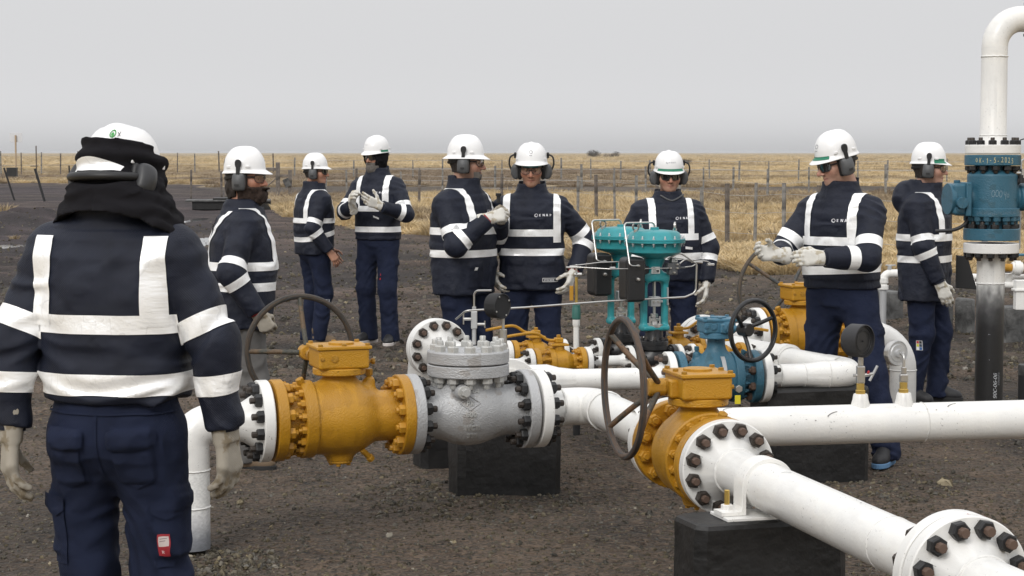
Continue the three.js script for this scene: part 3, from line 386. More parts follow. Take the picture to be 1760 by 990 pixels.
// --- trunnion ball valve, pipe axis +X, centred; stem up; gear shaft to local side
function ballValve(o) {
  const t = thing('ball_valve', o.label, 'valve', o.pos, o.turn, o.group), S = o.S, L = o.L, h = L / 2, k = S.R / 0.178, col = o.mat, single = o.single !== false;
  const bodyR = (o.bodyR ?? 0.158) * k, x0 = -h + S.t + (o.ringAt ?? 0.075) * k, sg = o.flip ? -1 : 1;       // bolted body joint nearer the sg*-X end
  const f = (x, y, z) => { x *= sg;
    const neck = cylX(x, y, z, -h + S.t * 0.5, x0 + 0.02, 0.118 * k, 0.01), main = (() => { const r = lerp(bodyR, 0.112 * k, sstep(0.06 * k, 0.17 * k, x)); return Math.max(Math.hypot(y, z) - r, x0 - x, x - h + S.t * 0.5); })();
    const ball = Math.hypot((x - 0.0 * k) / 1.0, y, z) - 0.161 * k, stem = cylY(x - 0.0 * k, y, z, 0, 0.215 * k + o.rise, 0.060 * k, 0.01), foot = cylY(x, y, z, -0.19 * k, 0, 0.058 * k, 0.006);
    const boss = cone(x, y, z, [0.135 * k, 0.06, 0], [0.135 * k, 0.155 * k, 0], 0.03 * k, 0.026 * k);
    return smin(smin(smin(smin(neck, smin(main, ball, 0.03 * k), 0.008), stem, 0.07 * k), foot, 0.03 * k), boss, 0.03 * k) + noise(x * 28, y * 28, z * 28) * 0.0008; };
  part(t, 'valve_body', snet(f, [-h, -0.21 * k, -0.19 * k], [h, 0.24 * k + o.rise, 0.19 * k], 0.0075 * k), col);
  part(t, 'body_ring', latheX([[bodyR * 0.7, 0], [bodyR + 0.006, 0], [bodyR + 0.012 * k, 0.006], [bodyR + 0.012 * k, 0.05 * k], [bodyR + 0.008, 0.056 * k], [bodyR * 0.7, 0.056 * k]], 56, 0.5).translate(x0, 0, 0).rotateY(sg < 0 ? Math.PI : 0), col);
  const ring = new THREE.Group(); nuts(t, 16, bodyR * 0.93, sg * x0, -sg, 0.03 * k, 0.034 * k, o.bodyNut, single);
  for (const s of [-1, 1]) {
    const fl = part(t, 'flange', latheX([[S.pr, -0.006], [S.rf, -0.006], [S.rf, 0], [S.R - 0.004, 0], [S.R, 0.004], [S.R, S.t - 0.004], [S.R - 0.004, S.t], [0.115 * k, S.t], [0.11 * k, S.t + 0.01]], 56, 0.5), s < 0 ? (o.leftFlange ?? col) : (o.rightFlange ?? col));
    fl.position.x = s * h; if (s > 0) fl.rotation.y = Math.PI;
    nuts(fl, S.n, S.bc, S.t, 1, S.af * 0.92, S.len * 0.75, o.flangeNut, single);
  }
  // drain plate under the body and fittings
  const dr = part(t, 'drain_plate', lathe([[0, -0.2 * k], [0.05 * k, -0.2 * k], [0.055 * k, -0.195 * k], [0.055 * k, -0.18 * k], [0, -0.178 * k]], 24), col);
  for (let i = 0; i < 4; i++) { const m = part(dr, 'bolt_head', nutGeo(0.018 * k, 0.012 * k), o.bodyNut); m.position.set(Math.cos(i * 1.57 + 0.4) * 0.038 * k, -0.2 * k, Math.sin(i * 1.57 + 0.4) * 0.038 * k); m.rotation.z = -Math.PI / 2; }
  part(t, 'vent_plug', merge([tf(cyl(0.017 * k, 0.03 * k, 6), 0.135 * k * sg, 0.195 * k, 0), tf(cyl(0.011 * k, 0.03 * k, 10), 0.135 * k * sg, 0.18 * k, 0)]), col);
  part(t, 'drain_plug', tf(merge([cyl(0.013 * k, 0.06 * k, 10), tf(cyl(0.018 * k, 0.022 * k, 6), 0, 0.035 * k, 0)]), 0.1 * k * sg, -0.155 * k, 0.07 * k, 0.5, 0, Math.PI + 0.75 * sg), col);
  part(t, 'grease_fitting', tf(merge([cyl(0.013 * k, 0.05 * k, 10), tf(cyl(0.019 * k, 0.024 * k, 6), 0, 0.03 * k, 0)]), -0.17 * k * sg, 0.145 * k, 0.03 * k, 0.15, 0, 0.45 * sg), col);
  // gear operator
  if (o.gear) {
    const gy = 0.215 * k + o.rise, g = o.gear, m = o.gearMat ?? col, s = g.s ?? 1;
    part(t, 'mounting_plate', lathe([[0, gy - 0.022], [0.112 * s, gy - 0.022], [0.116 * s, gy - 0.018], [0.116 * s, gy + 0.004], [0.112 * s, gy + 0.008], [0, gy + 0.008]], 40), m);
    const gb = part(t, 'gearbox', merge([tf(box(0.225 * s, 0.09 * s, 0.2 * s, 0.012, 3), 0, gy + 0.052 * s, 0), tf(box(0.245 * s, 0.016, 0.215 * s, 0.005), 0, gy + 0.1 * s, 0), tf(cyl(0.056 * s, 0.012, 32), 0.01, gy + 0.112 * s, 0), tf(box(0.1 * s, 0.07 * s, 0.06, 0.01), g.ax[0] * 0.1 * s, gy + 0.045 * s, g.ax[1] * 0.1 * s)]), m);
    for (const [a, b] of [[-1, -1], [-1, 1], [1, 1], [1, -1], [0, 1], [0, -1]]) { const q = part(gb, 'bolt_head', nutGeo(0.02, 0.012), [m, m]); q.position.set(a * 0.105 * s, gy + 0.106 * s, b * 0.092 * s); q.rotation.z = Math.PI / 2; }
    part(gb, 'plug', tf(cyl(0.017, 0.008, 20), -0.045 * s, gy + 0.055 * s, 0.101 * s, Math.PI / 2), m); part(gb, 'bolt_head', tf(cyl(0.009, 0.012, 8), -0.1 * s, gy + 0.055 * s, 0.102 * s, Math.PI / 2), m);
    part(gb, 'stop_bolt', merge([tf(cyl(0.008, 0.05, 8), 0.13 * s, gy + 0.03 * s, 0.02, 0, 0, Math.PI / 2), tf(cyl(0.015, 0.014, 6), 0.148 * s, gy + 0.03 * s, 0.02, 0, 0, Math.PI / 2)]), m);
    const ay = gy + 0.05 * s, ox = (g.off ?? 0) * g.ax[1] * -1, oz = (g.off ?? 0) * g.ax[0], dist = g.dist, ax = V(g.ax[0], 0, g.ax[1]);
    part(t, 'shaft', merge([rod([ox, ay, oz], [ox + ax.x * (dist - Math.abs(g.hubZ)), ay, oz + ax.z * (dist - Math.abs(g.hubZ))], 0.016, 0.016, 14), rod([ox + ax.x * 0.1 * s, ay, oz + ax.z * 0.1 * s], [ox + ax.x * (0.1 * s + 0.04), ay, oz + ax.z * (0.1 * s + 0.04)], 0.034, 0.03, 18)]), m);
    const hw = handWheel(t, g.R, g.r ?? 0.0135, g.n, g.hubZ, g.ph, g.rim, g.spoke, g.hub, g.label);
    hw.position.set(ox + ax.x * dist, ay, oz + ax.z * dist); hw.rotation.y = Math.atan2(ax.x, ax.z);
  }
  return t;
}

// ===== front run: left riser, yellow valve, check valve, elbow towards the camera, second yellow valve =====
const R0 = atH(909, 702, HP), LB = 0.58, LA = 0.61, PB = off1(R0, -LB), PA = off1(PB, -LA);
const RE = 0.195, WN = S6.t + S6.L + 0.012;      // elbow radius, flange length, joint gap
const gap = 0.014;
const gradMap = (stops) => { const n = 256, d = new Uint8Array(n * 64 * 4); for (let j = 0; j < n; j++) for (let i = 0; i < 64; i++) { const h = j / n; let k = 0; const w = tnoise(i / 64, h, 16, 3) * 0.035 + tnoise(i / 64, h, 32, 5) * 0.02; for (const s of stops) if (h + w < s[0]) { k = s; break; } const c = stops.at ? null : null; let a = stops[0], b = stops[stops.length - 1]; for (let q = 1; q < stops.length; q++) if (h + w <= stops[q][0]) { a = stops[q - 1]; b = stops[q]; break; } const t = clamp((h + w - a[0]) / Math.max(1e-3, b[0] - a[0]), 0, 1), sp = 1 + tnoise(i / 64, h, 64, 7) * 0.06; for (let m = 0; m < 3; m++) d[(j * 64 + i) * 4 + m] = clamp(Math.sqrt(lerp(a[1][m], b[1][m], t)) * sp, 0, 1) * 255; d[(j * 64 + i) * 4 + 3] = 255; } const t = new THREE.DataTexture(d, 64, n); t.magFilter = THREE.LinearFilter; t.wrapS = THREE.RepeatWrapping; t.colorSpace = THREE.SRGBColorSpace; t.needsUpdate = true; return t; };
{
  const t = thing('pipe_riser', 'white pipe elbow rising from the gravel beside the foreground man', 'pipe', off1(PA, -gap), A1 + Math.PI);
  weldNeck(t, S6, M.white, NB);
  const L1 = WN, p = [];
  part(t, 'elbow', bentTube([[S6.t + S6.L, 0, 0], [L1 + RE, 0, 0], [L1 + RE, -RE - 0.002, 0]], S6.pr, RE, 48), M.white);
  const sprayed = new THREE.MeshStandardMaterial({ roughness: 0.5, side: THREE.DoubleSide, map: gradMap([[0, [0.2, 0.21, 0.23]], [0.16, [0.3, 0.31, 0.33]], [0.4, [0.7, 0.7, 0.7]], [0.55, [0.8, 0.8, 0.78]], [1, [0.8, 0.8, 0.78]]]) });
  const g = new THREE.CylinderGeometry(S6.pr, S6.pr, 0.34, 48, 1, true); part(t, 'pipe', g.translate(L1 + RE, -RE - 0.17, 0), sprayed);
  for (const y of [-RE, -RE - 0.16]) part(t, 'weld_bead', tf(bead(S6.pr, 0, 0.004), L1 + RE, y, 0, 0, 0, Math.PI / 2), M.white);
}
const yellowEdge = dataTex(64, (u, v) => [0.5, 0.5, 0.5]);
ballValve({ label: 'yellow ball valve with large grey hand wheel between the white riser and grey check valve', pos: off1(PA, LA / 2), turn: A1, S: S6, L: LA, mat: M.yellow, bodyNut: NY, flangeNut: NY, rise: 0, rightFlange: M.yellow,
  gear: { ax: [0, -1], off: -0.085, dist: 0.38, hubZ: -0.12, R: 0.243, n: 4, ph: Math.PI / 2, rim: (() => { const m = M.rust.clone(); m.color = lin(0.62, 0.68, 0.68); return m; })(), spoke: (() => { const m = M.rust.clone(); m.color = lin(0.95, 0.95, 0.75); return m; })(), hub: M.yellow } });

{ // raised marks cast into the neck of the first yellow valve
  const t = scene.children[scene.children.length - 1], g = new TextGeometry('600 M', { font, size: 0.034, depth: 0.006, curveSegments: 2, bevelEnabled: false }); g.computeBoundingBox(); g.translate(-g.boundingBox.max.x / 2, -0.017, 0); g.rotateZ(Math.PI / 2); const p = g.attributes.position; for (let i = 0; i < p.count; i++) { const a = p.getY(i) / 0.118 - 0.1, r = 0.119 + p.getZ(i); p.setXYZ(i, -0.19 + p.getX(i), Math.sin(a) * r, Math.cos(a) * r); } g.computeVertexNormals(); part(t, 'raised_letters', g, M.yellowNut);
}
// check valve
{
  const h = LB / 2, t = thing('check_valve', 'silver grey swing check valve with bolted round cover', 'valve', off1(PB, h), A1);
  const f = (x, y, z) => { const g = Math.hypot(x / 1.22, y * 1.0, z / 1.0) - 0.152, n = cylX(x, y, z, -h + 0.02, h - 0.02, lerp(0.105, 0.118, sstep(0.1, 0.25, Math.abs(x))), 0.01), top = cylY(x + 0.0, y, z, 0, 0.19, 0.118, 0.008), plug = (() => { const c = [-0.07, 0.105, 0.13]; return cone(x, y, z, [-0.07, 0.085, 0.06], c, 0.036, 0.034); })(); return smin(smin(smin(g, n, 0.05), top, 0.05), plug, 0.012) + noise(x * 26, y * 26, z * 26) * 0.0011; };
  part(t, 'valve_body', snet(f, [-h, -0.17, -0.18], [h, 0.2, 0.18], 0.0065), M.grey);
  for (const s of [-1, 1]) { const fl = part(t, 'flange', latheX([[S6.pr, -0.006], [S6.rf, -0.006], [S6.rf, 0], [S6.R - 0.004, 0], [S6.R, 0.004], [S6.R, S6.t - 0.004], [S6.R - 0.004, S6.t], [0.118, S6.t], [0.11, S6.t + 0.012]], 64, 0.5), M.grey); fl.position.x = s * h; if (s > 0) fl.rotation.y = Math.PI; nuts(fl, 12, S6.bc, S6.t, 1, S6.af, S6.len, NB); }
  const disc = (y0) => lathe([[0.05, y0], [0.18, y0], [0.184, y0 + 0.004], [0.184, y0 + 0.048], [0.18, y0 + 0.052], [0.05, y0 + 0.052]], 64, 0.5);
  const fl = part(t, 'cover_flange', disc(0.165), M.grey), cv = part(t, 'cover', lathe([[0, 0.222], [0.18, 0.222], [0.184, 0.226], [0.184, 0.272], [0.18, 0.278], [0.06, 0.278], [0.055, 0.284], [0, 0.284]], 64, 0.5), M.grey);
  part(t, 'gasket', cyl(0.165, 0.012, 40).translate(0, 0.2195, 0), M.blackMatte);
  for (const [y, d] of [[0.278, 1], [0.165, -1]]) for (let i = 0; i < 12; i++) { const a = i / 12 * 6.2832 + 0.26, m = part(d > 0 ? cv : fl, 'hex_nut', nutGeo(0.046, 0.05), NG); m.position.set(Math.cos(a) * 0.148, y, Math.sin(a) * 0.148); m.rotation.set(0, 0, d * Math.PI / 2); m.rotateX(i); }
  part(t, 'plug', tf(merge([cyl(0.02, 0.03, 6), tf(cyl(0.03, 0.008, 24), 0, -0.016, 0)]), -0.07, 0.107, 0.178, Math.PI / 2), M.greyNut);
  // raised casting letters laid onto the round body
  const cA = Math.cos(A1), sA = Math.sin(A1), onBody = (X, Y, lift = 0.001) => { let z = 0.26; for (let q = 0; q < 60; q++) { const d = f(X * cA - z * sA, Y, X * sA + z * cA); if (d < 0.0003) break; z -= Math.max(d * 0.8, 0.0002); } z += lift; return V(X * cA - z * sA, Y, X * sA + z * cA); };
  const cast = (txt, x, y, size, mat = M.greyNut) => { const g = new TextGeometry(txt, { font, size, depth: 0.0065, curveSegments: 3, bevelEnabled: false }); g.computeBoundingBox(); const w = g.boundingBox.max.x, p = g.attributes.position; for (let i = 0; i < p.count; i++) { const X = x - w / 2 + p.getX(i), Y = y + p.getY(i), q = onBody(X, Y, p.getZ(i) - 0.001); p.setXYZ(i, q.x, q.y, q.z); } g.computeVertexNormals(); part(t, 'raised_letters', g, mat); };
  cast('85064', 0.015, 0.098, 0.02); cast('PK', 0.013, 0.045, 0.021); cast('600', 0.018, -0.005, 0.021); cast('6', 0.02, -0.035, 0.019); cast('WCB', 0.02, -0.068, 0.023); cast('339', 0.02, -0.104, 0.02);
  const dia = [[-0.032, 0.055], [0.013, 0.085], [0.058, 0.055], [0.013, 0.025], [-0.032, 0.055]];
  part(t, 'raised_diamond', merge(dia.slice(1).map((b, i) => tube([0, 0.33, 0.66, 1].map((q) => onBody(lerp(dia[i][0], b[0], q), lerp(dia[i][1], b[1], q))), 0.0028, 5, 8))), M.grey);
}
// right flange, elbow towards the camera and spool to the second yellow valve
const RS = 0.165, XC = S6.t + S6.L + 0.006 + RS;                 // corner of the elbow along the run
const CORNER = off1(R0, XC + gap), F1 = atXS(1245, 464, HP), V2L = 0.575;
const N2 = CORNER.clone().sub(F1).normalize(), A2 = Math.atan2(-N2.x, -N2.z), U2 = V(Math.cos(A2), 0, -Math.sin(A2));
const off2 = (p, u = 0, n = 0, h = 0) => p.clone().addScaledVector(U2, u).addScaledVector(N2, n).add(V(0, h, 0));
const V2far = off2(F1, 0, V2L + gap), SPL = CORNER.distanceTo(V2far) - gap;
{
  const t = thing('pipe_spool', 'white pipe bend joining the check valve to the near yellow valve', 'pipe', off1(R0, gap), A1);
  weldNeck(t, S6, M.white, NB);
  const dx = -N2.dot(U1), dz = N2.dot(N1), at = (k) => [XC + dx * k, 0, dz * k], turn = Math.atan2(dz, dx);
  part(t, 'elbow', bentTube([[S6.t + S6.L, 0, 0], at(0), at(RS + 0.05)], S6.pr + 0.002, RS, 48), M.white);
  const zL = SPL - S6.t - S6.L, pipe = rod(at(RS + 0.03), at(zL), S6.pr, S6.pr, 48); part(t, 'pipe', boxUV(pipe), M.white);
  part(t, 'weld_bead', bead(S6.pr + 0.003, S6.t + S6.L + 0.004, 0.005), M.white);
  const wb = part(t, 'weld_bead', bead(S6.pr + 0.003, 0, 0.005), M.white); wb.position.set(...at(RS + 0.04)); wb.rotation.y = -turn;
  const f = weldNeck(t, S6, M.white, NR); f.position.set(...at(SPL)); f.rotation.y = Math.PI - turn;
}
ballValve({ label: 'yellow ball valve with tall rusty hand wheel on the nearest white pipe', pos: off2(V2far, 0, -V2L / 2), turn: A2 + Math.PI / 2, S: S6, L: V2L, mat: M.yellow, bodyNut: NY, flangeNut: NY, rise: 0, bodyR: 0.166, ringAt: 0.09,
  gear: { ax: [0, -1], dist: 0.3, hubZ: -0.13, R: 0.262, n: 4, r: 0.0135, ph: 0.75, rim: M.rust, spoke: (() => { const m = M.rust.clone(); m.color = lin(1.25, 1.1, 0.85); return m; })(), hub: M.yellow } });
const SP2 = 1.9;                                              // spool length to the next flange pair
{
  const t = thing('pipe_spool', 'long white pipe running towards the camera from the near yellow valve', 'pipe', F1, A2 - Math.PI / 2);
  const a = weldNeck(t, S6, M.white, NR, true, 0, 72), x1 = SP2 - S6.t - S6.L;
  const pp = part(t, 'pipe', pipeX(S6.pr, S6.t + S6.L, x1, 56), M.white);
  part(t, 'weld_bead', bead(S6.pr + 0.001, S6.t + S6.L + 0.004, 0.0045), M.white); part(t, 'weld_bead', bead(S6.pr, x1 - 0.3, 0.002), M.white);
  const b = weldNeck(t, S6, M.white, NR, true, 0, 72); b.position.x = SP2; b.rotation.y = Math.PI;
  barrelDecal(t, 'paint_scuffs', S6.pr, 1.28, -0.35, 0.36, 0.13, D.scuff); barrelDecal(t, 'paint_scuffs', S6.pr, 0.62, 0.2, 0.22, 0.09, D.scuff);
  const t2 = thing('pipe_spool', 'white flanged pipe end leaving the picture at the lower right corner', 'pipe', off2(F1, 0, -SP2 - 0.011), A2 - Math.PI / 2);
  const c = weldNeck(t2, S6, M.white, [M.nutBlack, M.stud], true, 0, 72); part(t2, 'pipe', pipeX(S6.pr, S6.t + S6.L, 1.6, 56), M.white);
  part(t2, 'gasket', latheX([[0.09, -0.011], [0.15, -0.011], [0.15, -0.001], [0.09, -0.001]], 48), M.blackMatte); part(t2, 'weld_bead', bead(S6.pr + 0.001, S6.t + S6.L + 0.004, 0.0045), M.white);
  const rim = new THREE.PlaneGeometry(0.17, 0.026, 10, 1), p = rim.attributes.position; for (let i = 0; i < p.count; i++) { const th = -0.45 + p.getX(i) / S6.R; p.setXYZ(i, 0.024 + p.getY(i), Math.cos(th) * (S6.R + 0.0015), Math.sin(th) * (S6.R + 0.0015)); } rim.computeVertexNormals(); part(t2, 'painted_numbers', rim, D.redNums);
}
// block: concrete pier with bevelled edges, its corner at p, along U and NN
function pier(label, p, w, d, hgt, mat = M.concBlack, group, turn = AL) {
  const t = new THREE.Shape(), b = 0.02, c = 0.035; const pts = [[c, 0], [w - c, 0], [w, c], [w, d - c], [w - c, d], [c, d], [0, d - c], [0, c]];
  pts.forEach(([x, y], i) => i ? t.lineTo(x, y) : t.moveTo(x, y));
  const g = new THREE.ExtrudeGeometry(t, { depth: hgt + 0.1 - b, bevelEnabled: true, bevelThickness: b, bevelSize: b, bevelOffset: -b, bevelSegments: 2, steps: 10, curveSegments: 2 }); g.rotateX(-Math.PI / 2); g.translate(0, -0.1, 0);
  const ps = g.attributes.position; for (let i = 0; i < ps.count; i++) { const x = ps.getX(i), y = ps.getY(i), z = ps.getZ(i), k = 0.004; ps.setXYZ(i, x + k * noise(x * 9, y * 9, z * 9), y + k * noise(x * 7, 5, z * 7), z + k * noise(x * 9 + 9, y * 9, z * 9)); }
  g.deleteAttribute('uv'); g.computeVertexNormals(); boxUV(g);
  const m = part(scene, 'concrete_pier', g, mat); m.position.set(p.x, 0, p.z); m.rotation.y = turn; return tag(m, label, 'concrete block', group);
}
{ // saddle strap on the near pier
  const c = off2(F1, 0, -0.41), front = atXS(1201, 505, 0.44);
  pier('near black concrete pier under the strapped white pipe', front, 0.565, 0.26, 0.44);
  const ow = part(scene, 'base_plate', box(0.34, 0.012, 0.16, 0.003).translate(0, 0, 0), M.white); ow.position.copy(off(c, -0.0, 0, 0.447 - HP)); ow.rotation.y = AL; tag(ow, 'flat white steel plate on the near black pier', 'plate');
  const t = thing('pipe_strap', 'white steel strap clamping the nearest pipe to its pier', 'pipe clamp', c, AL);
  const r = S6.pr + 0.001, o = r + 0.013, s = new THREE.Shape(), foot = 0.075, yb = 0.453 - HP + 0.002;
  s.moveTo(-o - foot, yb + 0.012); s.lineTo(-o - 0.004, yb + 0.012); s.lineTo(-o, yb + 0.03); s.lineTo(-o, 0); s.absarc(0, 0, o, Math.PI, 0, true); s.lineTo(o, yb + 0.03); s.lineTo(o + 0.004, yb + 0.012); s.lineTo(o + foot, yb + 0.012); s.lineTo(o + foot, yb); s.lineTo(r, yb); s.lineTo(r, 0); s.absarc(0, 0, r, 0, Math.PI, false); s.lineTo(-r, yb); s.lineTo(-o - foot, yb); s.closePath();
  part(t, 'strap', new THREE.ExtrudeGeometry(s, { depth: 0.075, bevelEnabled: true, bevelThickness: 0.002, bevelSize: 0.0015, bevelSegments: 1, curveSegments: 24 }).translate(0, 0, -0.037), M.white);
  for (const q of [-1, 1]) { part(t, 'anchor_bolt', cyl(0.0095, 0.07, 12).translate(q * (o + 0.042), yb + 0.05, 0), M.brass); part(t, 'anchor_nut', merge([tf(cyl(0.021, 0.02, 6), q * (o + 0.042), yb + 0.024, 0), tf(cyl(0.026, 0.005, 18), q * (o + 0.042), yb + 0.0135, 0)]), M.white); }
}
// long white pipe to the right edge, teed off the near run, with two gauges
const TA = atH(1090, 739.5, HP), TB = atH(1900, 716.5, HP), TD = TB.clone().sub(TA).setY(0).normalize(), TU = Math.atan2(-TD.z, TD.x);
{
  const t = thing('long_pipe', 'long white pipe crossing to the right edge below the bearings of both gauges', 'pipe', TA, TU);
  t.userData.label = 'long level white pipe crossing to the right edge with two gauge bosses';
  part(t, 'pipe', pipeX(S6.pr, 0, TB.distanceTo(TA) * 2.2, 56), M.white);
  for (const [q, a] of [[0.35, 0.3], [0.8, 0.9], [1.35, 0.5]]) barrelDecal(t, 'paint_scuffs', S6.pr, q, a, 0.3, 0.1, D.scuff); part(t, 'weld_bead', bead(S6.pr, 1.28, 0.003), M.white);
  for (const [px, s] of [[1478, 401], [1552, 399]]) { const q = atXS(px, s, HP), x = q.clone().sub(TA).dot(TD); part(t, 'boss', lathe([[0.042, 0.07], [0.04, 0.085], [0.034, 0.105], [0.031, 0.125], [0.028, 0.13], [0, 0.13]], 24).translate(x, 0, 0), M.white); }
}
function gaugePost(label, px, s, o) {
  const q = atXS(px, s, HP), t = thing('pressure_gauge', label, 'gauge', [q.x, HP + (o.base ?? 0.13), q.z], 0);
  part(t, 'bushing', merge([cyl(0.022, 0.02, 6).translate(0, 0.006, 0), cyl(0.017, 0.035, 14).translate(0, 0.028, 0)]), M.brass);
  part(t, 'block_valve', merge([box(0.034, o.vh, 0.034, 0.005).translate(0, 0.045 + o.vh / 2, 0), cyl(0.012, 0.03, 12).translate(0, 0.06 + o.vh, 0)]), o.valveMat ?? M.steel);
  if (o.tap) { part(t, 'tap_stem', merge([rod([0.012, 0.045 + o.vh * 0.45, 0.005], [0.05, 0.05 + o.vh * 0.5, 0.02], 0.008), rod([-0.012, 0.045 + o.vh * 0.45, 0.0], [-0.03, 0.045 + o.vh * 0.45, 0.0], 0.006)]), M.steel); part(t, 'tap_handle', merge([rod([0.035, 0.02 + o.vh * 0.5, 0.02], [0.068, 0.085 + o.vh * 0.5, 0.02], 0.006)]), M.galv); part(t, 'red_cap', tf(cyl(0.008, 0.008, 10), 0.03, 0.06 + o.vh * 0.45, 0.016, 0, 0, 1.2), M.red); }
  const hd = new THREE.Group(), y = o.y, R = o.R, dep = o.dep;
  const c = part(t, 'case', latheZ([[0, -dep], [R * 0.9, -dep], [R * 0.97, -dep * 0.9], [R, -dep * 0.75], [R, -0.004], [R * 0.985, 0.0], [R * 0.9, 0.001], [R * 0.88, -0.004], [0, -0.004]], 48, 0.5), o.mat); c.position.set(o.dx ?? 0, y, o.dz ?? 0); c.rotation.set(o.rx ?? 0, o.ry, 0);
  return [t, c];
}
{
  const [t, c] = gaugePost('black covered pressure gauge above the long white pipe in front of the walking man', 1478, 401, { vh: 0.075, tap: true, y: 0.228, R: 0.066, dep: 0.075, mat: M.blackPlastic, ry: 0.75, dx: 0.006, dz: 0.02 });
  part(c, 'cover_hood', latheZ([[0.067, -0.06], [0.071, -0.058], [0.071, 0.008], [0.067, 0.01], [0.066, 0.0], [0.066, -0.058]], 40, 0.5), M.blackPlastic); part(c, 'cover_screw', latheZ([[0, 0.0], [0.006, 0], [0.005, 0.004], [0, 0.004]], 10), M.blackPlastic); part(c, 'cover_ring', crease(new THREE.TorusGeometry(0.045, 0.0015, 6, 40), 3), M.blackPlastic);
  part(t, 'stem', cyl(0.011, 0.06, 12).translate(0, 0.155, 0), M.steel);
  const [t2, c2] = gaugePost('silver pressure gauge seen from its back above the long white pipe', 1552, 399, { vh: 0.035, y: 0.165, R: 0.056, dep: 0.03, mat: M.steel, ry: 0.5, dx: -0.018, dz: -0.045 });
  part(c2, 'back_disc', latheZ([[0, 0.004], [0.036, 0.004], [0.04, 0.0], [0.05, 0.0], [0.052, 0.004], [0.054, 0.0]], 40, 0.5), M.galv); part(c2, 'back_boss', merge([latheZ([[0, 0.016], [0.017, 0.016], [0.02, 0.004], [0, 0.0]], 20), tf(box(0.026, 0.012, 0.012, 0.003), 0.012, 0, 0.012)]), M.galv);
  part(t2, 'syphon', tube([[0, 0.07, 0], [0, 0.12, 0], [0, 0.155, -0.005], [-0.006, 0.166, -0.03]], 0.006, 10, 20), M.steel);
}
// ===== header behind with the blue valve, between two lines that come forward =====
const HL = atXS(1022, 336, HP), HR = atXS(1380, 329, HP), HU = HR.clone().sub(HL).setY(0).normalize(), HA = Math.atan2(-HU.z, HU.x);
const hAt = (px) => { const a = HL, r = ray(px, 600); const k = (px - 880) / FOC; /* x = k*d along line */ let lo = -1.5, hi = 3; for (let i = 0; i < 40; i++) { const m = (lo + hi) / 2, p = a.clone().addScaledVector(HU, m), d = -p.z * CP + (EYE - HP) * SP; (p.x / d < k) ? lo = m : hi = m; } return lo; };
const BVl = hAt(1160), BVr = hAt(1300), EL = hAt(912), ER = hAt(1470);
const hp = (u, n = 0, h = 0) => HL.clone().addScaledVector(HU, u).addScaledVector(NN, n).add(V(0, h, 0));
const s4 = S4, bvL = BVr - BVl, RC = atXS(1212, 284, HP), RD = RC.clone().sub(hp(ER)).setY(0).normalize(), RL = RC.distanceTo(hp(ER));   // right line: from its flange to the bend
{
  const R4 = 0.152;
  const t = thing('header_pipe', 'white pipe running left of the blue valve behind the near run', 'pipe', hp(BVl - gap), HA + Math.PI);
  weldNeck(t, S4, M.white, NR); const L = BVl - EL;
  part(t, 'pipe', pipeX(S4.pr, S4.t + S4.L, L - 0.23, 48), M.white);
  part(t, 'reducer', latheX([[S4.pr, L - 0.24], [0.068, L - 0.16], [S6.pr, L - 0.1], [S6.pr, L - 0.05]], 48), M.white);
  part(t, 'elbow', bentTube([[L - 0.051, 0, 0], [L + 0.15, 0, 0], [L + 0.15, 0, -0.26]], S6.pr, 0.2, 40), M.white);
  part(t, 'end_flange', latheZ(flangeProfile(0.15, 0.04, 0.1, S6.pr, 0.03, 0.1), 48, 0.5).translate(L + 0.15, 0, -0.3), M.white);
  part(t, 'stub', cyl(0.02, 0.1, 12).translate(L + 0.12, 0.1, 0.0), M.white);
  const r = thing('header_pipe', 'white pipe bend right of the blue valve resting on the black pier', 'pipe', hp(BVr + gap), HA), L2 = ER - BVr;
  weldNeck(r, S4, M.white, NB);
  part(r, 'pipe', pipeX(S4.pr + 0.003, S4.t + S4.L, L2 - 0.3, 48), M.white); part(r, 'reducer', latheX([[S4.pr + 0.003, L2 - 0.301], [0.064, L2 - 0.26], [0.074, L2 - 0.2], [0.074, L2 - 0.17]], 48), M.white);
  part(r, 'weld_bead', bead(S4.pr + 0.003, S4.t + S4.L, 0.0035), M.white); part(r, 'weld_bead', bead(S4.pr + 0.003, L2 - 0.3, 0.003), M.white); part(r, 'weld_bead', bead(0.074, L2 - 0.17, 0.003), M.white);
  part(r, 'elbow', bentTube([[L2 - 0.171, 0, 0], [L2, 0, 0], [L2 + RD.dot(HU) * 0.3, 0, -RD.dot(V(-HU.z, 0, HU.x)) * -0.3]], 0.074, 0.16, 40), M.white);
  barrelDecal(r, 'pen_marks', 0.077, L2 - 0.1, 1.25, 0.07, 0.06, D.scuff);
}
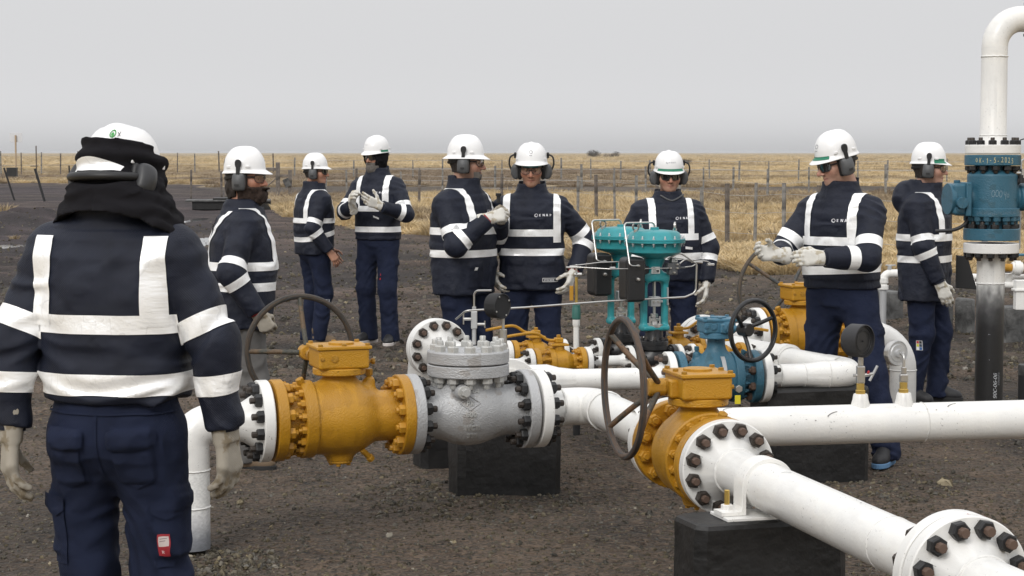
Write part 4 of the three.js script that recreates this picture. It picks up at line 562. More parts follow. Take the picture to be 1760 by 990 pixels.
// blue gear-operated valve
ballValve({ label: 'blue ball valve with black three spoke hand wheel', pos: hp((BVl + BVr) / 2), turn: HA, S: S4, L: bvL, mat: M.blue, bodyNut: NBLUE, flangeNut: [M.stud, M.stud], rise: 0.06, flip: true, gearMat: M.blueLight,
  gear: { ax: [0.42, 0.907], dist: 0.28, hubZ: -0.06, R: 0.152, r: 0.0125, n: 3, ph: 0.42, s: 0.75, rim: M.black, spoke: M.black, hub: M.black } });
{ const t = scene.children[scene.children.length - 1]; part(t, 'yellow_tag', box(0.03, 0.045, 0.003, 0.001).translate(0.07, -0.1, 0.155), D.yellowTag); part(t, 'drain_cock', merge([tf(cyl(0.016, 0.03, 12), 0.075, -0.045, 0.14, Math.PI / 2), tf(cyl(0.02, 0.012, 6), 0.075, -0.045, 0.158, Math.PI / 2)]), M.steel); part(t, 'name_plate', (() => { const g = new THREE.PlaneGeometry(0.022, 0.13, 1, 8), p = g.attributes.position; for (let i = 0; i < p.count; i++) { const a = 1.05 - p.getY(i) / 0.135; p.setXYZ(i, 0.012 + p.getX(i), Math.cos(a) * 0.1355, Math.sin(a) * 0.1355); } g.computeVertexNormals(); return g; })(), M.galv); }
pier('black concrete pier under the pipe bend right of the blue valve', (() => { const c = G(1497, 822); return off(c, -0.575, 0.0); })(), 0.575, 0.3, 0.488);
pier('black concrete pier in front view under the grey check valve', G(790, 857), 0.535, 0.25, 0.487).userData.label = 'tall black concrete pier below the grey check valve';
pier('short black concrete pier half hidden behind the pier of the check valve', G(726, 808), 0.5, 0.25, 0.44);
// the lines that come forward: left and right of the header
function faceFlange(label, px, py, s, len, turn = AL - Math.PI / 2) {
  const c = atXS(px, s, HP), t = thing('pipe_spool', label, 'pipe', c, turn);
  weldNeck(t, S6, M.white, NR); part(t, 'pipe', pipeX(S6.pr, S6.t + S6.L, len, 40), M.white); return [t, c];
}
const [lt, lc] = faceFlange('white flanged pipe half hidden behind the grey check valve', 752, 595, 290, 0.55);
const [rt, rc] = faceFlange('white flanged pipe coming forward behind the blue valve', 1212, 583, 284, RL * 0.56, Math.atan2(RD.z, -RD.x));
part(rt, 'pipe_end', latheX([[S6.pr, RL * 0.56], [S6.pr + 0.009, RL * 0.56 + 0.002], [S6.pr + 0.009, RL * 0.56 + 0.06], [0.077, RL * 0.56 + 0.062], [0.076, RL * 0.56 + 0.066]], 40), M.white); part(rt, 'pipe', pipeX(0.0735, RL * 0.56, RL - 0.14, 40), M.white);
{ const x = 1.03, a = part(lt, 'small_flange', latheX([[0.05, x], [0.1, x + 0.002], [0.103, x + 0.006], [0.103, x + 0.034], [0.1, x + 0.038], [0.05, x + 0.038]], 48, 0.5), M.yellow); nuts(a, 8, 0.085, x, -1, 0.03, 0.034, NY, false); }
part(lt, 'reducer', latheX([[S6.pr, 0.549], [0.075, 0.6], [0.058, 0.68], [0.057, 0.7]], 40), M.white); part(lt, 'pipe', pipeX(0.057, 0.7, 1.03, 32), M.white); part(lt, 'gasket', latheX([[0.05, 1.069], [0.088, 1.069], [0.088, 1.082], [0.05, 1.082]], 40), M.blackMatte);
for (const [c, lab, up] of [[lc, 'rear white flange behind the left flanged pipe', 0], [rc, 'rear white flanged elbow leading to the far yellow valve', 1]]) {
  const t = thing('pipe_spool', lab, 'pipe', off(c, 0, 0.012), AL + Math.PI / 2); weldNeck(t, S6, M.white, NB, false);
  if (up) part(t, 'elbow', bentTube([[0.13, 0, 0], [0.42, 0, 0], [0.42, 0, 0.42]], S6.pr, 0.229, 36), M.white); else part(t, 'elbow', bentTube([[0.13, 0, 0], [0.4, 0, 0], [0.4, -0.6, 0]], S6.pr, 0.229, 36), M.white);
}
// far yellow valve behind the walking man, its pipe and the elbow going down on the right
const V3 = off(rc, 0.84, 0.43), V3L = 0.56;
{ const t = thing('pipe_spool', 'short white flanged pipe left of the far yellow valve', 'pipe', off(V3, -V3L / 2 - gap), AL + Math.PI); weldNeck(t, S6, M.white, NB); part(t, 'pipe', pipeX(S6.pr, 0.13, 0.23, 36), M.white); }
ballValve({ label: 'yellow ball valve with large grey hand wheel behind the walking man', pos: V3, turn: AL, S: S6, L: V3L, mat: M.yellow, bodyNut: NY, flangeNut: NY, rise: 0,
  gear: { ax: [0, -1], dist: 0.28, hubZ: -0.08, R: 0.315, n: 4, ph: 0.62, rim: (() => { const m = M.rust.clone(); m.color = lin(1.0, 1.15, 1.2); return m; })(), spoke: (() => { const m = M.rust.clone(); m.color = lin(1.1, 1.2, 1.2); return m; })(), hub: M.yellow } });
{
  const e = atXS(1553, 268, HP), a = off(V3, V3L / 2 + gap), d = e.clone().sub(a).setY(0), L = d.length(), t = thing('pipe_riser', 'white pipe elbow turning down beside the far right man', 'pipe', a, Math.atan2(-d.z, d.x));
  weldNeck(t, S6, M.white, NB, false); part(t, 'elbow', bentTube([[0.13, 0, 0], [L, 0, 0], [L, -0.7, 0]], S6.pr, 0.229, 40), M.white);
  part(t, 'weld_bead', tf(bead(S6.pr, 0, 0.004), L, -0.232, 0, 0, 0, Math.PI / 2), M.white); part(t, 'weld_bead', bead(S6.pr, L - 0.232, 0.004), M.white);
}
// ---------- control valves and the two small cross runs ----------
const runY = (u, n, h = 0) => off(lc, u, n, h);                    // measured from the left line's flange
const fr = atXS(1124, 306, HP), rr = atXS(1067, 294, HP);           // stems of the front and rear control valves
const S2n = { ...S2 };
function controlValve(label, p) {
  const t = thing('control_valve', label, 'control valve', p, AL, 'control valves'), seat = -0.0;
  // black globe body between two white flanges
  const f = (x, y, z) => smin(smin(Math.hypot(x / 1.25, y, z) - 0.072, cylX(x, y, z, -0.11, 0.11, 0.042), 0.03), cylY(x, y, z, 0, 0.12, 0.056), 0.03);
  part(t, 'valve_body', snet(f, [-0.13, -0.09, -0.09], [0.13, 0.14, 0.09], 0.006), M.black);
  for (const s of [-1, 1]) { const fl = part(t, 'body_flange', latheX([[0.02, 0], [0.08, 0], [0.083, 0.003], [0.083, 0.025], [0.08, 0.028], [0.05, 0.028]], 36, 0.5), M.black); fl.position.x = s * 0.125; if (s > 0) fl.rotation.y = Math.PI; nuts(fl, 8, S2.bc, 0.028, 1, 0.026, 0.03, NB, false); }
  const bn = part(t, 'bonnet', lathe([[0.05, 0.1], [0.078, 0.1], [0.08, 0.102], [0.08, 0.124], [0.078, 0.126], [0.08, 0.128], [0.08, 0.148], [0.078, 0.15], [0.054, 0.152], [0.05, 0.16], [0.05, 0.215], [0.046, 0.222], [0, 0.222]], 36, 0.5), M.black);
  for (let i = 0; i < 8; i++) { const m = part(bn, 'bolt_head', nutGeo(0.022, 0.026), NB); m.position.set(Math.cos(i * 0.785 + 0.3) * 0.067, 0.148, Math.sin(i * 0.785 + 0.3) * 0.067); m.rotation.z = Math.PI / 2; }
  // teal yoke: two legs joined above and below
  const y0 = 0.215, y1 = 0.49; const yoke = (x, y, z) => { const leg = Math.min(rbox(x, y, z, [-0.062, 0.36, 0], [0.016, 0.15, 0.024], 0.01), rbox(x, y, z, [0.062, 0.36, 0], [0.016, 0.15, 0.024], 0.01)); let d = smin(leg, rbox(x, y, z, [0, 0.222, 0], [0.078, 0.014, 0.05], 0.01), 0.02); d = smin(d, rbox(x, y, z, [0, 0.512, 0], [0.078, 0.022, 0.035], 0.012), 0.03); d = smin(d, Math.max(Math.hypot(x, z) - lerp(0.04, 0.062, sstep(0.56, 0.68, y)), 0.5 - y, y - 0.7), 0.05); return d; };
  part(t, 'yoke', snet(yoke, [-0.1, 0.19, -0.075], [0.1, 0.72, 0.075], 0.006), M.teal);
  // stem, packing, indicator
  part(t, 'packing_flange', lathe([[0, 0.225], [0.05, 0.225], [0.052, 0.228], [0.052, 0.242], [0.05, 0.244], [0.022, 0.244], [0.02, 0.262], [0, 0.262]], 28, 0.5), M.steel);
  part(t, 'packing_nut', merge([cyl(0.03, 0.012, 6).translate(0, 0.268, 0), cyl(0.022, 0.02, 6).translate(0, 0.29, 0), tf(cyl(0.006, 0.05, 8), -0.03, 0.262, 0.01), tf(cyl(0.006, 0.05, 8), 0.03, 0.262, 0.01)]), M.steel);
  part(t, 'stem', cyl(0.0085, 0.26, 14).translate(0, 0.38, 0), M.steel); part(t, 'stem_clamp', merge([box(0.058, 0.055, 0.045, 0.004).translate(0, 0.37, 0.004), box(0.075, 0.014, 0.03, 0.003).translate(0.01, 0.37, 0.0)]), M.galv);
  for (const q of [-0.014, 0.014]) part(t, 'bolt_head', tf(cyl(0.007, 0.012, 6), q, 0.37, 0.03, Math.PI / 2), M.steel);
  part(t, 'scale_plate', box(0.006, 0.1, 0.02, 0.001).translate(0.068, 0.4, 0.028), M.galv);
  part(t, 'name_plate', (() => { const g = new THREE.PlaneGeometry(0.05, 0.062, 4, 1); return g.translate(-0.012, 0.565, 0.053); })(), D.plate);
  // diaphragm actuator: bowl, bolted rim, domed lid
  part(t, 'actuator_bowl', lathe([[0, 0.66], [0.06, 0.66], [0.075, 0.672], [0.135, 0.69], [0.146, 0.7], [0.148, 0.745], [0.155, 0.755]], 56, 0.7), M.teal);
  part(t, 'actuator_rim', lathe([[0.12, 0.752], [0.17, 0.752], [0.172, 0.754], [0.172, 0.761], [0.17, 0.763], [0.172, 0.765], [0.172, 0.772], [0.17, 0.775], [0.12, 0.775]], 64, 0.4), M.teal);
  const lid = part(t, 'actuator_lid', lathe([[0.158, 0.774], [0.15, 0.785], [0.138, 0.808], [0.122, 0.818], [0.06, 0.824], [0.025, 0.826], [0.024, 0.838], [0, 0.838]], 56, 0.7), M.teal);
  for (let i = 0; i < 16; i++) { const a = i / 16 * 6.2832, m = part(lid, 'bolt_head', nutGeo(0.013, 0.02), [M.galv, M.galv]); m.position.set(Math.cos(a) * 0.1625, 0.773, Math.sin(a) * 0.1625); m.rotation.z = Math.PI / 2; const q = part(lid, 'hex_nut', nutGeo(0.013, 0.02), [M.galv, M.galv]); q.position.set(Math.cos(a) * 0.1625, 0.753, Math.sin(a) * 0.1625); q.rotation.z = -Math.PI / 2; }
  for (const [a, b, c] of [[-0.12, 0.02, 0.3], [0.125, -0.01, 1.1]]) part(lid, 'lifting_eye', merge([tf(crease(new THREE.TorusGeometry(0.02, 0.0055, 10, 28), 3), a, 0.842, b, 0, c), tf(cyl(0.012, 0.02, 12), a, 0.818, b)]), M.steel);
  // positioner box on the left, tubing
  const px = -0.145, bx = part(t, 'positioner', box(0.115, 0.30, 0.15, 0.03, 4).translate(px, 0.525, 0.03), M.black);
  part(bx, 'positioner_cover', box(0.1, 0.282, 0.02, 0.009, 3).translate(px - 0.004, 0.525, 0.111), M.black); part(bx, 'mount_bracket', box(0.06, 0.12, 0.03, 0.004).translate(-0.075, 0.54, 0.02), M.blackPlastic);
  for (let i = 0; i < 12; i++) part(bx, 'screw', tf(cyl(0.0035, 0.004, 8), px + 0.012 + (i % 3) * 0.015, 0.58 + Math.floor(i / 3) * 0.022, 0.1175, Math.PI / 2), M.steel);
  for (const [a, b] of [[0, 0.618], [0, 0.505]]) part(bx, 'fitting', merge([tf(cyl(0.011, 0.022, 6), px + a, b, 0.127, Math.PI / 2), tf(cyl(0.008, 0.03, 10), px + a, b, 0.132, Math.PI / 2)]), M.steel);
  part(t, 'air_tube', bentTube([[0.0, 0.835, 0], [0.0, 0.865, 0.0], [px - 0.055, 0.865, 0.05], [px - 0.055, 0.62, 0.15], [px + 0.0, 0.618, 0.15], [px, 0.618, 0.12]], 0.0052, 0.025, 10), M.steel);
  return t;
}
const cvF = controlValve('front teal control valve with domed actuator and black positioner', fr), cvR = controlValve('rear teal control valve with domed actuator half hidden behind the front one', rr);
// regulator and tubing on the front valve
{
  const b = part(cvF, 'air_regulator', merge([box(0.075, 0.06, 0.05, 0.006).translate(0.085, 0.6, 0.06), box(0.05, 0.05, 0.05, 0.006).translate(0.082, 0.55, 0.06), box(0.042, 0.04, 0.04, 0.01).translate(0.09, 0.648, 0.06), tf(cyl(0.01, 0.05, 10), 0.135, 0.585, 0.06, 0, 0, Math.PI / 2)]), M.muff);
  part(b, 'label_plate', new THREE.PlaneGeometry(0.03, 0.026).translate(0.09, 0.652, 0.0815), D.plate);
  for (const [x, y, z] of [[0.06, 0.585, 0.09], [0.1, 0.585, 0.09], [0.082, 0.545, 0.09], [0.1, 0.62, 0.09]]) part(b, 'fitting', tf(cyl(0.008, 0.018, 6), x, y, z, Math.PI / 2), M.steel);
  part(cvF, 'air_tube', bentTube([[0.12, 0.615, 0.06], [0.16, 0.66, 0.06], [0.1, 0.73, 0.06]].slice(0, 2).concat([[0.235, 0.62, 0.05], [0.205, 0.595, 0.05], [0.145, 0.588, 0.06]]), 0.0052, 0.02), M.steel);
  part(cvF, 'air_tube', bentTube([[0.06, 0.66, 0.05], [0.13, 0.7, 0.06], [0.23, 0.62, 0.06], [0.225, 0.42, 0.06], [0.16, 0.395, 0.06], [-0.3, 0.385, 0.09], [-0.8, 0.366, 0.15], [-1.12, 0.352, 0.1], [-1.155, 0.3, 0.02]], 0.0055, 0.035), M.steel);
  part(cvF, 'air_tube', bentTube([[0.05, 0.585, 0.09], [-0.3, 0.59, 0.12], [-0.5, 0.607, 0.0]], 0.005, 0.03), M.steel); part(cvF, 'air_tube', bentTube([[0.0, 0.64, -0.06], [-0.3, 0.635, -0.05], [-0.5, 0.612, 0.0]], 0.005, 0.03), M.steel);
  part(cvF, 'tubing_union', merge([rod([-0.52, 0.6, 0.0], [-0.44, 0.6, 0.02], 0.009), rod([-0.3, 0.6, 0.1], [-0.27, 0.6, 0.1], 0.009)]), M.steel);
  part(cvF, 'air_tube', bentTube([[0.14, 0.66, -0.04], [0.33, 0.63, -0.03], [0.36, 0.6, -0.03]], 0.005, 0.02), M.steel); part(cvF, 'tubing_union', merge([rod([0.24, 0.63, -0.04], [0.3, 0.62, -0.03], 0.011), rod([0.33, 0.6, -0.03], [0.37, 0.6, -0.03], 0.012)]), M.steel);
}
for (const t of [cvF, cvR]) t.traverse((m) => { if (!m.isMesh) return; const mp = (y) => y < 0.1 ? y * 0.6 : y - 0.043 - 0.052 * sstep(0.5, 0.68, y); if (Object.values(nutCache).includes(m.geometry)) { if (m.parent.name !== 'body_flange') m.position.y = mp(m.position.y); return; } if (['valve_body', 'body_flange', 'nuts'].includes(m.name)) { if (m.name !== 'valve_body') return; } const p = m.geometry.attributes.position; for (let i = 0; i < p.count; i++) { const y = p.getY(i); p.setY(i, m.name === 'valve_body' ? (y > 0.07 ? Math.min(y, 0.085) : y) : mp(y)); } p.needsUpdate = true; });
// small yellow lever valves, 2 inch
function leverValve(label, p, leverDir, leverLen = 0.3) {
  const L = 0.292, t = ballValveSmall(label, p, L);
  part(t, 'lever', tube([[0, 0.125, 0], [leverDir * 0.06, 0.127, 0], [leverDir * 0.13, 0.165, 0.0], [leverDir * leverLen * 0.7, 0.16, 0.0], [leverDir * leverLen, 0.145, 0.0]], 0.0085, 8, 30), M.yellow);
  part(t, 'lever_hub', merge([box(0.045, 0.028, 0.045, 0.006).translate(0, 0.125, 0), cyl(0.012, 0.03, 12).translate(0, 0.14, 0)]), M.yellow); return t;
}
function ballValveSmall(label, p, L) {
  const t = thing('lever_valve', label, 'valve', p, AL), h = L / 2;
  part(t, 'valve_body', merge([latheX([[0.045, -h + 0.02], [0.045, -0.055]], 32), latheX([[0.05, -0.035], [0.074, -0.03], [0.074, 0.035], [0.06, 0.06], [0.045, 0.075], [0.045, h - 0.02]], 36, 0.5), cyl(0.032, 0.1, 20).translate(0, 0.06, 0), box(0.1, 0.012, 0.075, 0.003).translate(0.0, 0.1, 0)]), M.yellow);
  part(t, 'body_ring', latheX([[0.05, -0.062], [0.079, -0.062], [0.082, -0.059], [0.082, -0.034], [0.079, -0.03], [0.05, -0.03]], 36, 0.5), M.yellow);
  nuts(t, 8, 0.066, -0.062, -1, 0.02, 0.026, NY, false);
  for (const s of [-1, 1]) { const f = part(t, 'flange', latheX([[0.03, 0], [0.08, 0], [0.083, 0.003], [0.083, 0.027], [0.08, 0.03], [0.045, 0.03]], 36, 0.5), M.yellow); f.position.x = s * h; if (s > 0) f.rotation.y = Math.PI; nuts(f, 8, S2.bc, 0.03, 1, 0.026, 0.03, NY, false); }
  return t;
}
const uOf = (p, px) => { let lo = -2, hi = 3; for (let i = 0; i < 40; i++) { const m = (lo + hi) / 2, q = off(p, m), d = -q.z * CP + (EYE - HP) * SP; (880 + FOC * q.x / d < px) ? lo = m : hi = m; } return lo; };
for (const [p, a, b, who] of [[fr, 960, 1236, 'front'], [rr, 921, 1166, 'rear']]) {
  const ua = uOf(p, a), ub = uOf(p, b), w = who === 'front';
  leverValve(w ? 'small yellow lever valve on the front cross run left of the control valves' : 'small yellow lever valve on the rear cross run nearest the men talking', off(p, ua), -1, w ? 0.34 : 0.3);
  leverValve(w ? 'small yellow lever valve hidden behind the blue gearbox' : 'small yellow lever valve right of the front teal control valve', off(p, ub), w ? 1 : 1, w ? 0.3 : 0.2);
  const spool = (lab, u0, u1, f0, f1) => { const t = thing('pipe_spool', lab, 'pipe', off(p, u0), AL), L = u1 - u0; if (f0) { const f = weldNeck(t, S2, M.white, NR, false, 0, 36); } if (f1) { const f = weldNeck(t, S2, M.white, NR, false, 0, 36); f.position.x = L; f.rotation.y = Math.PI; } part(t, 'pipe', pipeX(S2.pr, f0 ? 0.07 : 0, L - (f1 ? 0.07 : 0), 28), M.white); return t; };
  const g = 0.152;
  spool(w ? 'white flanged pipe left of the front small yellow valve' : 'white flanged pipe left of the rear small yellow valve', ua - g - 0.32, ua - g, 0, 1);
  spool(w ? 'thin white flanged pipe between the yellow valve and front control valve' : 'thin white flanged pipe between the yellow valve and rear control valve', ua + g, -0.131, 1, 1);
  spool(w ? 'thin white flanged pipe right of the front control valve' : 'thin white flanged pipe right of the rear control valve', 0.131, ub - g, 1, 1);
  spool(w ? 'thin white flanged pipe behind the blue valve' : 'thin white flanged pipe near the right flanged line', ub + g, ub + g + 0.28, 1, 0);
}
// air supply riser: white tube with green coupling, yellow handle, tee
{
  const p = atXS(990, 300, 0), t = thing('supply_riser', 'thin white riser with green coupling and yellow handle left of control valves', 'pipe', p, 0), y = (py) => EYE - (py - 262) / 300;
  part(t, 'riser_tube', cyl(0.017, y(556) - 0.52, 18).translate(0, (y(556) + 0.52) / 2, 0), M.white); part(t, 'reducer', lathe([[0.017, y(560)], [0.022, y(556)], [0.022, y(547)], [0, y(547)]], 18), M.white);
  part(t, 'green_coupling', lathe([[0.02, y(547)], [0.025, y(545)], [0.025, y(528)], [0.022, y(526)], [0.022, y(522)], [0, y(521)]], 20), M.greenPlastic);
  part(t, 'needle_stem', cyl(0.008, 0.18, 10).translate(0, y(500), 0), M.brass); part(t, 'steel_stem', merge([cyl(0.006, 0.17, 10).translate(0, y(478), 0), rod([-0.012, y(470), 0], [0.03, y(470), 0], 0.011), cyl(0.011, 0.03, 6).translate(0, y(470), 0)]), M.steel);
  part(t, 'yellow_handle', box(0.022, 0.085, 0.012, 0.003).translate(-0.028, y(502), 0), M.yellow);
}
// gauge and needle valve on the left line
{
  const [t, c] = (() => { const q = atXS(865, 327, HP), t = thing('pressure_gauge', 'black pressure gauge over the pipe behind the grey check valve', 'gauge', [q.x, HP + 0.07, q.z], 0); part(t, 'bushing', merge([cyl(0.02, 0.03, 6).translate(0, 0.02, 0), cyl(0.014, 0.03, 12).translate(0, 0.045, 0)]), M.brass); part(t, 'block_valve', merge([cyl(0.02, 0.11, 8).translate(0, 0.11, 0), cyl(0.008, 0.09, 10).translate(0, 0.2, 0)]), M.steel); const c = part(t, 'case', latheZ([[0, -0.07], [0.058, -0.07], [0.064, -0.066], [0.066, -0.05], [0.067, 0.008], [0.063, 0.012], [0.06, 0.004], [0, 0.004]], 48, 0.5), M.blackMatte); c.position.set(-0.01, 0.288, 0.02); c.rotation.y = 0.85; return [t, c]; })();
  for (let i = 0; i < 4; i++) part(c, 'cover_screw', tf(cyl(0.005, 0.008, 8), Math.cos(i * 1.57 + 0.5) * 0.056, Math.sin(i * 1.57 + 0.5) * 0.056, 0.01, Math.PI / 2), M.steel);
  const q = atXS(815, 305, HP), n = thing('needle_valve', 'small steel needle valve with two taps behind the check valve cover', 'valve', [q.x, HP + 0.08, q.z], 0);
  part(n, 'valve_block', merge([box(0.035, 0.1, 0.035, 0.006).translate(0, 0.14, 0), cyl(0.012, 0.1, 12).translate(0, 0.05, 0), cyl(0.013, 0.03, 6).translate(0, 0.2, 0)]), M.galv);
  for (const s of [-1, 1]) part(n, 'tap', merge([rod([0, 0.13 + s * -0.015, 0], [s * 0.06, 0.13 + s * -0.015, 0], 0.008), rod([s * 0.06, 0.105 + s * -0.01, 0], [s * 0.06, 0.155 + s * -0.02, 0], 0.004)]), M.steel);
  part(n, 'tube_bend', bentTube([[0, 0.2, 0], [0, 0.305, 0], [0.1, 0.31, 0.05]], 0.0055, 0.03), M.steel);
  const b = thing('short_post', 'short black steel stub post on the gravel below the header', 'post', G(991, 752)); part(b, 'post', cyl(0.022, 0.14, 14).translate(0, 0.07, 0), M.blackMatte); part(b, 'rod', cyl(0.005, 0.2, 8).translate(0, 0.24, 0), M.galv);
}
// ---------- upright pipe with blue valve on the right ----------
{
  const s = 280, p = atXS(1698, s, 0), y = (py) => EYE - (py - 262) / s, t = thing('upright_pipe', 'tall white pipe with black sprayed foot and swan neck on the right', 'pipe', p, 0), r = 0.084;
  const spray = new THREE.MeshStandardMaterial({ roughness: 0.45, side: THREE.DoubleSide, map: gradMap([[0, [0.012, 0.012, 0.012]], [0.68, [0.014, 0.014, 0.015]], [0.8, [0.05, 0.05, 0.052]], [0.9, [0.17, 0.17, 0.17]], [0.97, [0.45, 0.45, 0.44]], [1, [0.6, 0.6, 0.59]]]) });
  part(t, 'pipe_foot', new THREE.CylinderGeometry(r, r, y(484), 48, 1, true).translate(0, y(484) / 2, 0), spray);
  part(t, 'pipe', lathe([[r, y(485)], [r, y(446)], [r + 0.004, y(444)], [0.11, y(434)]], 48), M.white); part(t, 'weld_bead', tf(bead(r, 0, 0.004), 0, y(485), 0, 0, 0, Math.PI / 2), M.white);
  part(t, 'spray_marks', (() => { const g = new THREE.CylinderGeometry(r + 0.002, r + 0.002, 0.62, 24, 8, true, -0.95, 1.4); return g.translate(0, y(570), 0); })(), D.cloudScrape);
  part(t, 'chalk_writing', (() => { const g = new THREE.CylinderGeometry(r + 0.003, r + 0.003, 0.42, 16, 8, true, -0.1, 0.75); return g.translate(0, y(642), 0); })(), D.chalkPost);
  const lowF = part(t, 'lower_flange', lathe([[0.08, y(433)], [0.162, y(433)], [0.166, y(432)], [0.166, y(417)], [0.162, y(416)], [0.08, y(416)]], 56, 0.5), M.white);
  const topF = part(t, 'upper_flange', lathe([[0.08, y(264)], [0.162, y(264)], [0.166, y(263)], [0.166, y(250)], [0.162, y(249)], [0.11, y(249)], [0.1, y(246)], [r - 0.004, y(234)], [r - 0.006, y(100)]], 56, 0.5), M.white);
  const ring = (par, py, d, rr = 0.14, n = 12, mat = NB) => { for (let i = 0; i < n; i++) { const a = (i + 0.5) / n * 6.2832, m = part(par, 'hex_nut', nutGeo(0.044, 0.044), mat); m.position.set(Math.cos(a) * rr, y(py), Math.sin(a) * rr); m.rotation.set(0, 0, d * Math.PI / 2); } };
  ring(lowF, 433, -1); ring(topF, 249, 1);
  const ry = y(100), neck = r - 0.006;
  part(t, 'swan_neck', bentTube([[0, ry - 0.002, 0], [0, ry + 0.229, 0], [0.35, ry + 0.229, -0.08], [0.9, ry + 0.229, -0.2]], neck, 0.22, 44), M.white); for (const q of [ry, y(233)]) part(t, 'weld_bead', tf(bead(neck, 0, 0.005), 0, q, 0, 0, 0, Math.PI / 2), M.white);
  const nf = part(t, 'neck_flange', latheX([[0.06, 0.26], [0.12, 0.262], [0.122, 0.266], [0.122, 0.3], [0.06, 0.302]], 40, 0.5), M.white); nf.position.set(0, ry + 0.229, 0); nf.rotation.y = 0.22; nuts(nf, 8, 0.102, 0.262, -1, 0.04, 0.05, NB);
  // blue valve between the flanges
  const b = thing('ball_valve', 'dark blue upright ball valve with chalk date on its top flange', 'valve', p, 0.15), yc = y(338), h0 = y(411), h1 = y(266);
  const f = (x, Y, z) => { let d = cylY(x, Y, z, h0, h1, 0.108, 0.01); d = smin(d, Math.max(Math.hypot(x, z) - 0.15, y(366) - Y, Y - y(292) + 0.6 * Math.max(0, Math.hypot(x, z) - 0.108)), 0.02); d = smin(d, cylX(x, Y - yc, z, -0.185, 0.2, 0.058, 0.01), 0.03); d = smin(d, cylX(x, Y - yc, z, 0.16, 0.215, 0.085, 0.012), 0.015); return d + noise(x * 26, Y * 26, z * 26) * 0.0009; };
  part(b, 'valve_body', snet(f, [-0.24, h0 - 0.01, -0.18], [0.24, h1 + 0.01, 0.18], 0.0075), M.blue);
  for (const [a, c, n] of [[411, 391, 1], [284, 266, 2], [371, 356, 3]]) { const rr = n === 3 ? 0.166 : 0.168, fl = part(b, n === 3 ? 'body_ring' : 'flange', lathe([[0.09, y(a)], [rr - 0.004, y(a)], [rr, y(a) + 0.004], [rr, y(c) - 0.004], [rr - 0.004, y(c)], [0.09, y(c)]], 56, 0.5), M.blue); if (n === 1) ring(fl, 391, 1); if (n === 2) ring(fl, 285, -1); if (n === 3) ring(fl, 371, -1, 0.145, 16, NBLUE); }
  part(b, 'chalk_date', new THREE.CylinderGeometry(0.1695, 0.1695, y(267) - y(283), 32, 1, true, -1.15, 1.65), D.chalkOk).position.y = (y(267) + y(283)) / 2;
  part(b, 'chalk_numbers', new THREE.CylinderGeometry(0.1535, 0.1535, 0.09, 16, 1, true, -0.45, 0.85), D.chalk600).position.y = y(334);
  part(b, 'chalk_scribble', new THREE.CylinderGeometry(0.1675, 0.1675, 0.045, 24, 1, true, -1.0, 1.6), D.chalkBand).position.y = y(363);
  // gear operator on its left
  const gy = y(341), g = part(b, 'gearbox', merge([box(0.085, 0.19, 0.17, 0.02, 3).translate(-0.232, gy, 0), tf(cyl(0.095, 0.03, 36), -0.272, gy, 0, 0, 0, Math.PI / 2), box(0.035, 0.205, 0.2, 0.008).translate(-0.185, gy, 0), tf(cyl(0.035, 0.09, 20), -0.235, gy - 0.02, 0.08, Math.PI / 2), cyl(0.02, 0.03, 12).translate(-0.225, gy + 0.1, 0)]), M.blue);
  for (const [a, c] of [[-1, -1], [1, -1], [-1, 1], [1, 1]]) { const m = part(g, 'bolt_head', nutGeo(0.02, 0.014), NBLUE); m.position.set(-0.185, gy + a * 0.085, c * 0.085); m.rotation.y = Math.PI; }
  part(b, 'plug', tf(cyl(0.02, 0.014, 20), -0.24, gy - 0.055, 0.092, Math.PI / 2), M.blue);
  part(b, 'right_fittings', merge([rod([0.1, y(297), 0.08], [0.24, y(297), 0.08], 0.012), rod([0.16, y(305), 0.08], [0.16, y(290), 0.08], 0.02), rod([0.19, y(300), 0.08], [0.19, y(294), 0.08], 0.022)]), M.steel); part(b, 'black_valve_cap', merge([rod([0.15, y(314), 0.08], [0.15, y(300), 0.08], 0.02), rod([0.12, y(316), 0.06], [0.15, y(306), 0.08], 0.018)]), M.blackPlastic); part(b, 'yellow_cap', tf(cyl(0.045, 0.04, 24), 0.235, y(273), 0.06, 0, 0, Math.PI / 2), M.yellow);
  const c = thing('black_cable', 'black hose hanging below the gearbox of the upright blue valve', 'cable', p); part(c, 'hose', tube([[-0.16, y(352), 0.02], [-0.155, y(372), 0.04], [-0.18, y(384), 0.06], [-0.24, y(393), 0.05], [-0.34, y(396), 0.0]], 0.011, 10, 30), M.blackPlastic);
  const v = thing('vent_line', 'thin steel tube rising beside the upright blue valve', 'tube', p); part(v, 'tube', bentTube([[0.24, y(430), -0.25], [0.24, y(275), -0.25], [0.3, y(272), -0.25]], 0.006, 0.02), M.galv); part(v, 'black_line', tube([[0.16, y(241), 0.02], [0.2, y(238), 0.02], [0.26, y(240), 0.02], [0.5, y(241), 0]], 0.004, 6, 20), M.blackPlastic);
}
